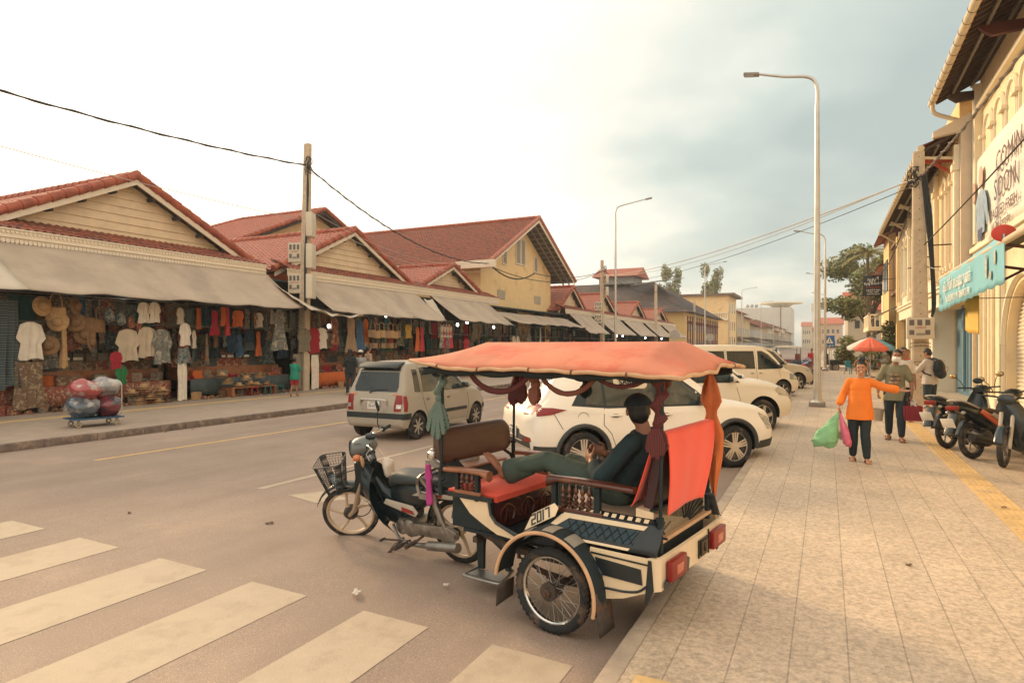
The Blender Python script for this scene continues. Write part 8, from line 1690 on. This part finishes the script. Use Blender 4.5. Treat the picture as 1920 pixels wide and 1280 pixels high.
for k, y, z, m, s, lb in (('shirt', 9.5, 2.55, 'white', 1.55, 'white blouse on a hanger above the patterned sarong at the far left'), ('sarong', 9.45, 1.50, 'brown patterned', 1.3, 'cream and brown patterned sarong below the white blouse'), ('scarf', 8.95, 3.1, 'navy striped', 3.0, 'long dark dotted cloth hanging at the left frame edge'),
 ('shirt', 14.0, 2.66, 'white', 1.15, 'white V neck top on a hanger above the floral shorts'), ('shorts', 13.95, 1.85, 'blue batik', 1.2, 'green and white floral shorts between the white top and white trousers'), ('trousers', 13.9, 1.38, 'white', 1.02, 'long white trousers hanging at the front of the first stall'),
 ('shirt', 12.1, 2.42, 'cream', 1.5, 'cream polo shirt left of the grey floral shirt'), ('shirt', 12.7, 2.5, 'cream', 1.45, 'second cream polo shirt overlapping the first'), ('shirt', 13.2, 2.45, 'grey floral', 1.7, 'big grey floral shirt between cream shirts and white top'),
 ('shirt', 12.6, 3.25, 'white', 1., 'small white blouse high under the first awning'), ('shirt', 12.95, 3.28, 'white', 1., 'second small white blouse high under the first awning'),
 ('shirt', 19.3, 2.62, 'tan striped', 1.45, 'tan and blue striped shirt left of the crimson shirt'), ('shirt', 19.85, 2.65, 'red', 1.6, 'crimson blouse hanging beside a white one behind the child'), ('shirt', 20.3, 2.66, 'white', 1.35, 'white long blouse right of the crimson one'), ('trousers', 19.9, 1.55, 'white', 1.15, 'white linen trousers just behind the child in green'), ('trousers', 18.9, 1.6, 'tan striped', 1.15, 'striped long trousers left of the child in green'),
 ('dress', 18.0, 3.3, 'grey floral', 1.35, 'long pale floral dress hanging left of the striped shirt'), ('dress', 22.1, 3.2, 'tan', 1.35, 'beige flowered dress at the left of the second awning'), ('dress', 22.7, 3.1, 'blue', 1.2, 'plain blue dress next to the beige flowered one'), ('dress', 27.6, 2.9, 'crimson', 1.1, 'bright red dress under the right end of the second awning'), ('dress', 27.2, 2.9, 'orange', 1.1, 'orange dress beside the bright red one'), ('shirt', 26.4, 3.0, 'yellow', 1.1, 'yellow top hanging near the red dress'), ('shirt', 11.9, 1.35, 'green', .9, 'small green child outfit low in the first stall'), ('shirt', 11.75, 1.75, 'red', .8, 'small red child shirt above the green outfit')):
 item(k, y, z, m, -18.75, random.uniform(-.2, .2), s, lb)
for i, (y, z, k, m) in enumerate(((9.85, 3.25, 'hanging_hat', 'straw'), (10.2, 3.35, 'handbag', 'straw'), (10.25, 2.85, 'hanging_hat', 'straw'), (10.7, 3.3, 'hanging_hat', 'dark straw'), (10.7, 2.85, 'hanging_hat', 'dark straw'), (10.95, 2.5, 'hanging_hat', 'dark straw'), (11.1, 2.3, 'hanging_hat', 'dark straw'), (10.4, 2.45, 'scarf', 'straw'), (11.1, 3.1, 'handbag', 'dark straw'), (11.35, 3.05, 'handbag', 'dark straw'), (10.0, 2.2, 'hanging_hat', 'dark straw'))):
 item(k, y, z, m, -18.9, None, 1.35, zone='in the woven goods cluster')
for i, y in enumerate((11.6, 11.95, 12.25, 12.5)): item('backpack', y, 3.05 - .12 * i, 'blue batik' if i < 2 else 'red ikat', -18.85, None, 1.1 - .08 * i, ['pale blue patterned backpack, leftmost of four under the first awning', 'pale blue patterned backpack, second of four under the first awning', 'red patterned backpack, third of four under the first awning', 'smallest red patterned backpack of the four under the first awning'][i])
for i in range(7): item('handbag', 23.5 + i * .34, 3.0 - .04 * (i % 2), 'straw' if i % 3 else 'tan', -18.7, None, 1.25, 'straw tote bag with white handles, %s from the left under the second awning' % (['first'] + ordw)[i], 'row of straw tote bags')
for i in range(9): item('handbag', 23.0 + i * .32, 2.3, 'tan' if i % 2 else 'dark straw', -18.9, None, .9, 'small woven bag %s from the left below the tote bags' % (['first'] + ordw)[i], 'row of small woven bags')
for y, m in ((16.55, 'red'), (17.15, 'teal'), (17.75, 'teal')): item('stool', y, .13, m, -18.55, 0, 1, {16.55: 'low red plastic stool under the hat display', 17.15: 'pale blue plastic stool next to the red one', 17.75: 'pale blue plastic stool at the right end of the hat display'}[y])
tb_m = M('table_cloth_dark', (.04, .045, .045), .9); rackm = M('rack_steel', (.2, .2, .19), .5, metal=.5)
nm_ = ['first', 'second', 'third', 'fourth', 'fifth', 'sixth', 'seventh', 'eighth', 'ninth', 'tenth']
zones = [(8.2, 13.9, 'first'), (14.3, 19.0, 'second'), (20.3, 24.6, 'third'), (24.9, 29.0, 'fourth'), (30.0, 35.4, 'fifth'), (36.4, 42, 'sixth'), (43, 49, 'seventh'), (51, 57, 'eighth'), (58, 66, 'ninth'), (67, 93, 'tenth')]
kinds = list(PT) + [k for k in PT if k != 'tan striped'] + ['navy', 'black', 'navy', 'brown', 'brown', 'red', 'teal', 'brown', 'black', 'navy', 'orange', 'black', 'blue', 'green', 'crimson', 'white']
for zi, (ya, yb_, nm) in enumerate(zones):
 if zi < 9:
  t = thing('display_table', 'low display table of the %s stall heaped with folded textiles' % nm, 'table', (-19.6, (ya + yb_) / 2, .13), group='stall display tables'); L = yb_ - ya - .3; b = MB(); b.box(-.55, .5, -L / 2, L / 2, .62, .67); b.box(-.6, -.1, -L / 2, L / 2, .67, 1.05); b.build('table_top', woodl_m, t, ang=0)
  b = MB(); b.grid(lambda u, v: (.52 + .02 * sin(u * 60), lerp(-L / 2, L / 2, u), lerp(.10, .66, v)), 60, 2); b.build('table_skirt', ALL[['red ikat', 'navy striped', 'orange', 'tan striped', 'blue batik'][zi % 5]], t, ang=180, solid=.01)
  b = MB()
  for z in (3.2, 2.45): b.cyl((.5, -L/2 - .2, z), (.5, L/2+.2, z), .015, n=6); b.cyl((-.5, -L/2 - .2, z), (-.5, L/2+.2, z), .015, n=6)
  b.build('hanging_rail', rackm, t)
 dens = 1.0 if zi < 4 else (.8 if zi < 7 else .45)
 stepy = (.26, .26, .28, .30, .46, .58, .8, 1.0, 1.3, 2.1)[zi]; y = ya
 zz = 'of the %s stall' % nm
 while y < yb_:
  for z, xx, pk in ((3.25, -19.15, ['shirt', 'dress', 'dress', 'scarf', 'shirt']), (2.45, -19.5, ['shirt', 'shirt', 'skirt', 'dress', 'shirt']), (3.1, -20.6, ['dress', 'sarong', 'skirt']), (1.75, -20.3, ['sarong', 'trousers', 'dress'])):
   if zi == 0 and xx > -19.4 and y > 8.8 or (xx < -20 and z < 2 and zi > 3): continue
   if random.random() < dens: item(random.choice(pk), y + random.uniform(-.12, .12), z + random.uniform(-.12, .08), random.choice(kinds), xx + random.uniform(-.15, .15), None, random.uniform(.7, 1.02), zone=('on the front rail ' if z > 3.2 else 'on the lower rail ' if z < 3 else 'deep inside ' if xx > -20.4 else 'at the back ') + zz)
  y += stepy
 if zi < 6:
  y = ya
  while y < yb_:
   for z in (3.35, 2.3): item('sarong', y, z + random.uniform(-.1, .1), random.choice(list(PT) + ['navy', 'red', 'teal', 'brown', 'blue']), -20.35, random.uniform(-.3, .3), random.uniform(.8, 1.05), zone='on the %s back wall rail ' % ('upper' if z > 3 else 'lower') + zz)
   y += .42 if zi < 4 else .6
 if zi < 7:
  y = ya+.2
  while y < yb_ - .2:
   item('folded_pile', y, 1.18, random.choice(['red ikat', 'brown patterned', 'tan striped', 'navy striped', 'multicoloured']), -20.0, 0, 1.05, zone='on the back shelf ' + zz)
   item(random.choice(['souvenir_heap', 'folded_pile']), y, .81, random.choice(['multicoloured', 'red ikat', 'orange', 'tan striped', 'brown patterned', 'red']), -19.35, None, 1., zone='on the table ' + zz)
   if zi < 2 and random.random() < .5: item('price_card', y, 1.5, 'white', -19.8, 0, 1.3, zone='on the shelf ' + zz)
   if zi < 5: item('folded_pile', y + .1, 1.46, random.choice(['red ikat', 'multicoloured', 'tan striped', 'navy striped']), -20.05, 0, .9, zone='topping the shelf ' + zz); item(random.choice(['folded_pile', 'souvenir_heap', 'hat', 'basket']), y, .14, random.choice(['red ikat', 'straw', 'brown', 'multicoloured', 'dark straw']), -18.85, None, .9, zone='on the floor ' + zz)
   y += .36 if zi < 4 else .8
hy_ = [(12.2, .45), (12.4, .14), (12.75, .3), (12.55, .55), (13.0, .14), (13.1, .42), (15.4, .85), (15.6, .6), (15.75, .14), (16.1, .4), (16.4, .7), (16.5, .45), (16.9, .45), (17.0, .75), (17.3, .45)]
for i, (y, z) in enumerate(hy_):
 for k in range(3 if i % 2 else 2): item('hat', y + .02 * k, z + .055 * k, 'straw' if (i + k) % 3 else 'dark straw', -18.75 + .05 * (i % 3), None, 1.05, zone=('in the low stack left of the white trousers' if i < 6 else 'in the hat display above the stools'))
b = MB(); b.box(-.3, .3, -1.0, 1.0, .30, .34); b.box(-.3, .3, -1., -.9, 0, .3); b.box(-.3, .3, .9, 1., 0, .3); o = b.build('display_bench', woodl_m, None, ang=0); o.location = (-18.75, 16.6, .13); tag(o, 'low wooden bench carrying the hat display', 'bench')
for i, (y, m) in enumerate(((29.6, 'grey floral'), (29.9, 'red'), (30.2, 'blue batik'), (30.5, 'crimson'), (38.6, 'white'), (39.2, 'white'))): item('mannequin', y, 3.1 if i < 4 else 2.6, 'cream', -18.9, 0, 1., 'pale dress form %s along the third awning' % nm_[i]); item('dress' if i < 4 else 'shirt', y, 3.05 if i < 4 else 2.55, m, -18.82, 0, 1.1, '%s garment on the %s pale dress form' % (m, nm_[i]))
bulb = M('bulb_glow', (1, .95, .85), .3, emis=(1, .93, .80), es=14)
for i, (y, z, x) in enumerate(((21.0, 2.75, -19.0), (24.0, 3.32, -18.3), (12.3, 3.6, -19.0), (30.9, 3.1, -18.6), (33.0, 3.3, -19.2), (36, 3.1, -19), (61, 2.9, -18.5), (63, 2.9, -18.5), (72, 2.8, -18.5), (80, 2.8, -18.5))):
 t = thing('light_bulb', '%s lit bulb hanging in the market stalls, counted from the left' % nm_[i], 'bulb', (x, y, z), group='lit bulbs in the stalls'); b = MB(); b.sph((0, 0, 0), (.07, .07, .085), 12, 8); b.build('bulb', bulb, t); b = MB(); b.cyl((0, 0, .07), (0, 0, .13), .03, n=8); b.cyl((0, 0, .12), (0, 0, .5), .005, n=4); b.build('socket', blackm_m, t)
TR = thing('hand_trolley', 'blue flatbed trolley standing on the market pavement', 'trolley', (-14.75, 8.75, .13), radians(78))
b = MB(); b.box(-.5, .5, -.33, .33, .17, .20); b.build('platform', M('trolley_blue', (.03, .09, .15), .5), TR, bevel=.005)
for sx in (-.38, .38):
 for sy in (-.24, .24): b = MB(); b.torus((sx, sy, .065), .045, .02, (0, 1, 0), 16, 6); b.box(sx - .02, sx + .02, sy - .03, sy + .03, .10, .17); b.build('wheel', M('beige_wheel', (.35, .28, .18), .6), TR)
b = MB(); b.tube([(.46, -.28, .2), (.46, -.28, .9), (.46, -.2, .97), (.46, .2, .97), (.46, .28, .9), (.46, .28, .2)], .014, 8); b.build('handle', galv_m, TR)
def sackm(nm, c): return M(nm, c[0], .25, var=.25, vs=7, col2=c[1], thr=.52, coat=.6, bump=.8, bs=9)
for i, (p, r, c, lb) in enumerate((((-.25, 0, .42), (.31, .37, .235), ((.08, .10, .12), (.30, .28, .26)), 'clear sack of grey clothes, lower left on the trolley'), ((.24, 0, .43), (.25, .36, .25), ((.16, .03, .04), (.05, .05, .06)), 'clear sack of maroon clothes, lower right on the trolley'), ((-.18, .02, .79), (.33, .34, .22), ((.32, .05, .05), (.35, .28, .24)), 'clear sack of red and pale clothes on top left of the trolley load'), ((.22, .0, .85), (.27, .33, .19), ((.25, .24, .23), (.40, .34, .28)), 'clear sack of mixed clothes on top right against the handle'))):
 b = MB(); b.sph((0, 0, 0), r, 26, 18); b.v = [tuple(math.copysign(abs(q / w) ** .72, q) * w * .94 for q, w in zip(v, r)) for v in b.v]; o = b.build('cloth_sack', sackm('sack%d' % i, c)); crinkle(o, .09, 4.5); crinkle(o, .022, 20); o.location = TR.matrix_basis @ Vector(p) if 0 else (Matrix.Translation(TR.location) @ Matrix.Rotation(radians(78), 4, 'Z')) @ Vector(p); o.rotation_euler = (0, 0, radians(78)); tag(o, lb, 'sack', 'cloth sacks on the trolley')
# ================================================================ trees and plants
leafs = [M('leaf_a', (.19, .19, .06), .6, var=.2), M('leaf_b', (.10, .13, .045), .6, var=.2), M('leaf_c', (.30, .26, .09), .6, var=.2)]; bark = M('bark', (.10, .07, .05), .9, var=.3, vs=8, bump=.5, bs=20)
def foliage(b, cs, n, s, droop=0):
 for c, r in cs:
  for _ in range(int(n*r[0]*r[1])):
   d = Vector((random.gauss(0, 1), random.gauss(0, 1), random.gauss(0, 1))).normalized()*random.random() ** .4; p = Vector(c)+Vector((d.x*r[0], d.y*r[0], d.z*r[1])); a = Vector((random.gauss(0, 1), random.gauss(0, 1), random.gauss(0, .6))).normalized(); e = a.orthogonal().normalized()*s*random.uniform(.4, .8); a = a*s*random.uniform(.7, 1.3)
   b.mat(random.choice((0, 0, 1, 1, 2))); b.add([p - a, p+e, p+a, p - e], [(0, 1, 2, 3)])
def tree(name, label, x, y, h, cr, n=30, s=.16, spread=1., seed=1, group=None):
 random.seed(seed); t = thing(name, label, 'tree', (x, y, .1), group=group); b = MB(); cs = []
 b.tube([(0, 0, 0), (.1, 0, h*.2), (-.05, .1, h*.42)], [.28, .2, .16], 8, smooth=3)
 for i in range(9):
  a = i*2.4; r = cr*spread*random.uniform(.35, 1); z = h*random.uniform(.62, 1); e = Vector((cos(a)*r, sin(a)*r, z)); b.tube([(-.05, .1, h*.4), e*.5+Vector((0, 0, h*.28)), e], [.12, .07, .025], 6, smooth=3); cs.append((e, (cr*random.uniform(.30, .5), h*random.uniform(.07, .13))))
  f = e+Vector((random.uniform(-1, 1), random.uniform(-1, 1), random.uniform(-.8, .3)))*cr*.4; cs.append((f, (cr*random.uniform(.22, .38), h*random.uniform(.06, .10))))
 b.build('trunk', bark, t); b = MB(); foliage(b, cs, n, s); b.build('crown', leafs, t, ang=0, fix=False); return t
tree('broad_tree', 'tall spreading tree with open crown behind the right pavement', 4.8, 84, 12.8, 4.6, 230, .20, .9, 4); tree('broad_tree', 'dense lower tree in front of the tall spreading one', 3.4, 66, 8.4, 3.0, 420, .16, .8, 9); tree('broad_tree', 'dark tree behind the black shop sign', 7.2, 76, 12.4, 3.6, 260, .18, 1, 12)
tree('small_tree', 'thin tree on the roofs left of the two', -37.5, 171, 21.6, 2.4, 70, .3, 1, 5); tree('small_tree', 'second thin tree rising behind the flat roofed yellow building', -27, 172, 22, 2.6, 70, .3, 1, 6)
for i, (x, y, h, r) in enumerate(((1.25, 51.0, 2.5, .9), (2.6, 50.2, 1.7, .8), (3.3, 43.8, 3.2, .7), (3.4, 47.0, 2.2, .7), (3.3, 38.0, 1.6, .5))):
 random.seed(20 + i); t = thing('bush', ['yellow green bush at the end of the right pavement', 'low green bush right of the yellow green one', 'tall climbing greenery at the timber building', 'leafy potted shrub behind the lanterns', 'small dark shrub by the white shop front'][i], 'bush', (x, y, .13)); b = MB()
 for k in range(7): b.tube([(0, 0, 0), (.3*cos(k*2.), .3*sin(k*2.), h*.5), (.6*r*cos(k), .6*r*sin(k), h*.85)], .02, 5)
 b.build('stems', bark, t); b = MB(); foliage(b, [((r * .4 * cos(k * 1.3), r * .4 * sin(k * 1.3), h * (.25 + .1 * k)), (r * .6, h * .18)) for k in range(7)], 1500, .085); b.build('leaves', leafs, t, ang=0, fix=False)
PL = thing('palm_tree', 'pale green palm rising above the shop sign', 'tree', (3.1, 62, .1)); b = MB(); b.tube([(0, 0, 0), (.1, 0, 5), (0, 0, 9.6)], [.16, .13, .11], 8, smooth=3); b.build('trunk', bark, PL); b = MB(); random.seed(2)
for k in range(22):
 a = k*2.4; up = random.uniform(.1, 1.3); P = [Vector((cos(a)*1.9*t*cos(up*(1 - t*.6)), sin(a)*1.9*t*cos(up*(1 - t*.6)), 9.6+1.7*t*sin(up) - 1.1*t*t)) for t in (0, .25, .5, .75, 1)]; b.tube(P, .02, 4); P = catmull(P, 5)
 for i in range(2, len(P)):
  d = (P[i] - P[i - 1]).normalized(); s_ = d.cross(Vector((0, 0, 1))).normalized()
  for s in (1, -1): e = P[i]+s_*s*.42*(1 - i/len(P)*.5)+d*.15 - Vector((0, 0, .16)); b.mat(random.choice((0, 2, 2))); b.add([P[i], P[i]+d*.08, e], [(0, 1, 2)])
b.build('fronds', leafs, PL, ang=0, fix=False)
# ================================================================ far buildings
droof = M('mossy_dark_roof', (.045, .035, .035), .9, var=.35, vs=.8, col2=(.11, .06, .045), thr=.56, bump=.4, bs=4)
def wins(b, X, ys, zs, w, h, d=.04):
 for y in ys:
  for z in zs: b.box(X, X+d, y - w/2, y+w/2, z, z+h)
HL = thing('colonial_hall', 'old hall with mossy dark hipped roof, orange lantern and yellow arcaded walls', 'building', (0, 0, 0))
b = MB(); b.box(-52, -19.6, 100, 134, .13, 7.3); b.build('wall', M('hall_yellow', (.62, .42, .17), .8, var=.06), HL, ang=0)
b = MB(); E = [(-54, 98.6, 7.1), (-18.6, 98.6, 7.1), (-18.6, 135.5, 7.1), (-54, 135.5, 7.1), (-45, 117, 13.6), (-28.5, 117, 13.6)]; b.add(E, [(0, 1, 5, 4), (1, 2, 5), (2, 3, 4, 5), (3, 0, 4), (0, 3, 2, 1)]); b.build('roof', droof, HL, ang=0)
b = MB(); b.box(-38, -31.5, 114, 120, 13.2, 14.6); b.build('lantern_wall', M('grey_louvre', (.28, .29, .28), .7), HL, ang=0); b = MB(); b.prism([(112.6, 14.5), (121.4, 14.5), (117, 16.4)], -39, -30.4, 'x'); b.build('lantern_roof', tile_m, HL, ang=0)
b = MB(); b.add([(-29.5, 105, 12.0), (-24, 103, 12.4), (-22, 112, 13.6), (-28, 114, 13.4)], [(0, 1, 2, 3)]); b.build('metal_sheet', steel_m, HL, ang=0, solid=.1)
b = MB(); mar_m = M('maroon_trim', (.14, .03, .025), .7)
for y in range(102, 134, 2): b.box(-19.6, -19.45, y, y+.35, .2, 6.6); b.box(-19.6, -19.35, y - .15, y+.5, 5.4, 5.8)
b.build('pilaster', mar_m, HL, ang=0); b = MB(); wins(b, -19.6, [y + 1.1 for y in range(102, 133, 2)], (1.2, 4.2), .8, 1.7); b.build('window', win_m, HL, ang=0)
b = MB(); b.prism([(-25.6, 1.8), (-25.6, 4.9)] + [(-24.4 - 1.2 * cos(pi * i / 10), 4.9 + 1.2 * sin(pi * i / 10)) for i in range(11)] + [(-23.2, 1.8)], 99.9, 99.97); b.build('arched_window', win_m, HL, ang=0); b = MB(); b.tube([(-24.4 - 1.5 * cos(pi * i / 10), 99.9, 4.9 + 1.5 * sin(pi * i / 10)) for i in range(11)], .14, 5); b.box(-27, -22, 99.8, 99.99, 4.7, 4.95); b.build('arch_band', mar_m, HL, ang=0)
FB = thing('flat_roofed_building', 'yellow flat roofed block with balcony behind the dark roofed hall', 'building', (0, 0, 0))
b = MB(); b.box(-34, -19.8, 150, 164, .1, 13.2); b.build('wall', yel_m, FB, ang=0); b = MB(); b.box(-34.5, -18.4, 149.2, 165, 13.2, 13.7); b.build('roof_slab', M('brown_slab', (.16, .11, .08), .8), FB, ang=0); b = MB()
for i in range(28): b.box(-33.5+i*.5, -33.3+i*.5, 149.6, 149.7, 8.1, 9.2)
b.box(-33.6, -19.6, 149.5, 149.8, 9.2, 9.4); b.box(-33.6, -19.6, 149.5, 150, 7.6, 8.1); b.build('balustrade', mould_m, FB, ang=0); b = MB(); wins(b, -19.8, (153, 157, 161), (2, 5.5, 9.5), 1.4, 2); b.box(-27, -25, 149.9, 150, 3.5, 5.5); b.build('window', win_m, FB, ang=0)
cols_ = [(.50, .38, .22), (.56, .42, .22), (.40, .32, .24), (.55, .46, .34), (.46, .30, .16), (.58, .50, .36)]
random.seed(8); y = 167; i = 0
while y < 440:
 w = random.uniform(13, 26); h = random.uniform(7.5, 10.5); t = thing('shophouse', '%s shophouse in the long row beyond the yellow flat roofed block, %s from it' % (['sand', 'ochre', 'grey brown', 'cream', 'rust', 'pale'][i % 6], (['next'] + ordw)[i]), 'building', (-20, y, .1), group='shophouses along the far street'); W_ = M('shophouse_%d' % (i % 6), cols_[i % 6], .85, var=.12, vs=.6)
 b = MB(); b.box(-12, 0, 0, w - .4, 0, h); b.build('wall', W_, t, ang=0); b = MB(); b.prism([(1.3, h - .3), (-6, h + 2.6), (-13, h - .3)], -.2, w - .2); b.build('roof', (tile2_m, tile_m, droof)[i % 3], t, ang=0)
 b = MB(); wins(b, .002, [2 + k * 3 for k in range(int(w / 3))], (4.6,), 1.3, 1.9); wins(b, .002, [2 + k * 3 for k in range(int(w / 3))], (.2,), 2.2, 2.6); b.build('window', win_m, t, ang=0); b = MB(); b.grid(lambda u, v: (lerp(0, 2.8, v), lerp(.3, w - .8, u), lerp(3.7, 2.9, v)), 8, 2); b.box(0, 1.2, .2, w - .8, 4.0, 4.2); b.build('awning', (awn_m, soffit_m, trim_m)[i % 3], t, ang=0); y += w; i += 1
HT = thing('hotel_block', 'large pale windowless hotel block with flying saucer shaped roof deck', 'building', (0, 0, 0)); b = MB(); b.box(-52, -19.5, 425, 470, 0, 25.5); b.build('wall', M('pale_grey_wall', (.50, .49, .44), .8, var=.04, vs=.1), HT, ang=0)
b = MB(); b.lathe([(4, 25.5), (7, 27.5), (13, 28.3), (13, 28.9), (0, 29.4)], (-26, 437, 0), n=28); b.build('roof_deck', mould_m, HT); b = MB(); b.box(-25.6, -25.0, 424.8, 425, 2, 27); b.build('service_pipe', mar_m, HT, ang=0)
for k in range(3): b = MB(); b.sph((-45 + k * 2.6, 430, 27), 1.1, 12, 8); b.build('water_tank', steel_m, HT)
for i, (x0, x1, yy, h, c, lb) in enumerate(((-15, -9, 470, 15, (.62, .54, .38), 'cream block with two window rows closing the street'), (-9, -2, 480, 12, (.60, .52, .38), 'cream block with red roof closing the street'), (-3, 6, 300, 11, (.52, .38, .26), 'brown roofed house seen between the lamp posts'), (2.5, 8, 95, 6.5, (.5, .42, .3), 'shed roofed house beyond the balcony house'))):
 t = thing('distant_building', lb, 'building', (0, 0, 0)); b = MB(); b.box(x0, x1, yy, yy + 14, 0, h); b.build('wall', M('far_wall_%d' % i, c, .85), t, ang=0); b = MB(); b.prism([(yy - 1, h), (yy + 7, h + 3), (yy + 15, h)], x0 - .5, x1 + .5, 'x'); b.build('roof', M('far_red_roof', (.42, .10, .05), .7), t, ang=0)
 b = MB(); 
 for k in range(4):
  for z in (h*.25, h*.65): b.box(x0+(x1 - x0)*(.15+k*.2), x0+(x1 - x0)*(.25+k*.2), yy - .05, yy, z, z+h*.15)
 b.build('window', win_m, t, ang=0)
t = thing('radio_mast', 'thin radio mast on the horizon between hotel and lamp posts', 'mast', (-9.5, 520, 0)); b = MB(); b.cyl((0, 0, 0), (0, 0, 30), .5, .2, 6); b.cyl((0, 0, 27), (0, 0, 33), .9, n=8); b.build('mast', galv_m, t)
hz_ = bpy.data.materials.new('haze_air'); hz_.use_nodes = True; nt = hz_.node_tree; nt.nodes.clear(); o_ = nt.nodes.new('ShaderNodeOutputMaterial'); v_ = nt.nodes.new('ShaderNodeVolumePrincipled'); v_.inputs['Density'].default_value = .0007; v_.inputs['Color'].default_value = (.94, .92, .87, 1); v_.inputs['Anisotropy'].default_value = .2; nt.links.new(v_.outputs[0], o_.inputs['Volume'])
b = MB(); b.box(-1300, 1300, -70, 1300, -3, 42); h_ = struct(b.build('haze', hz_, ang=0), 'stuff')
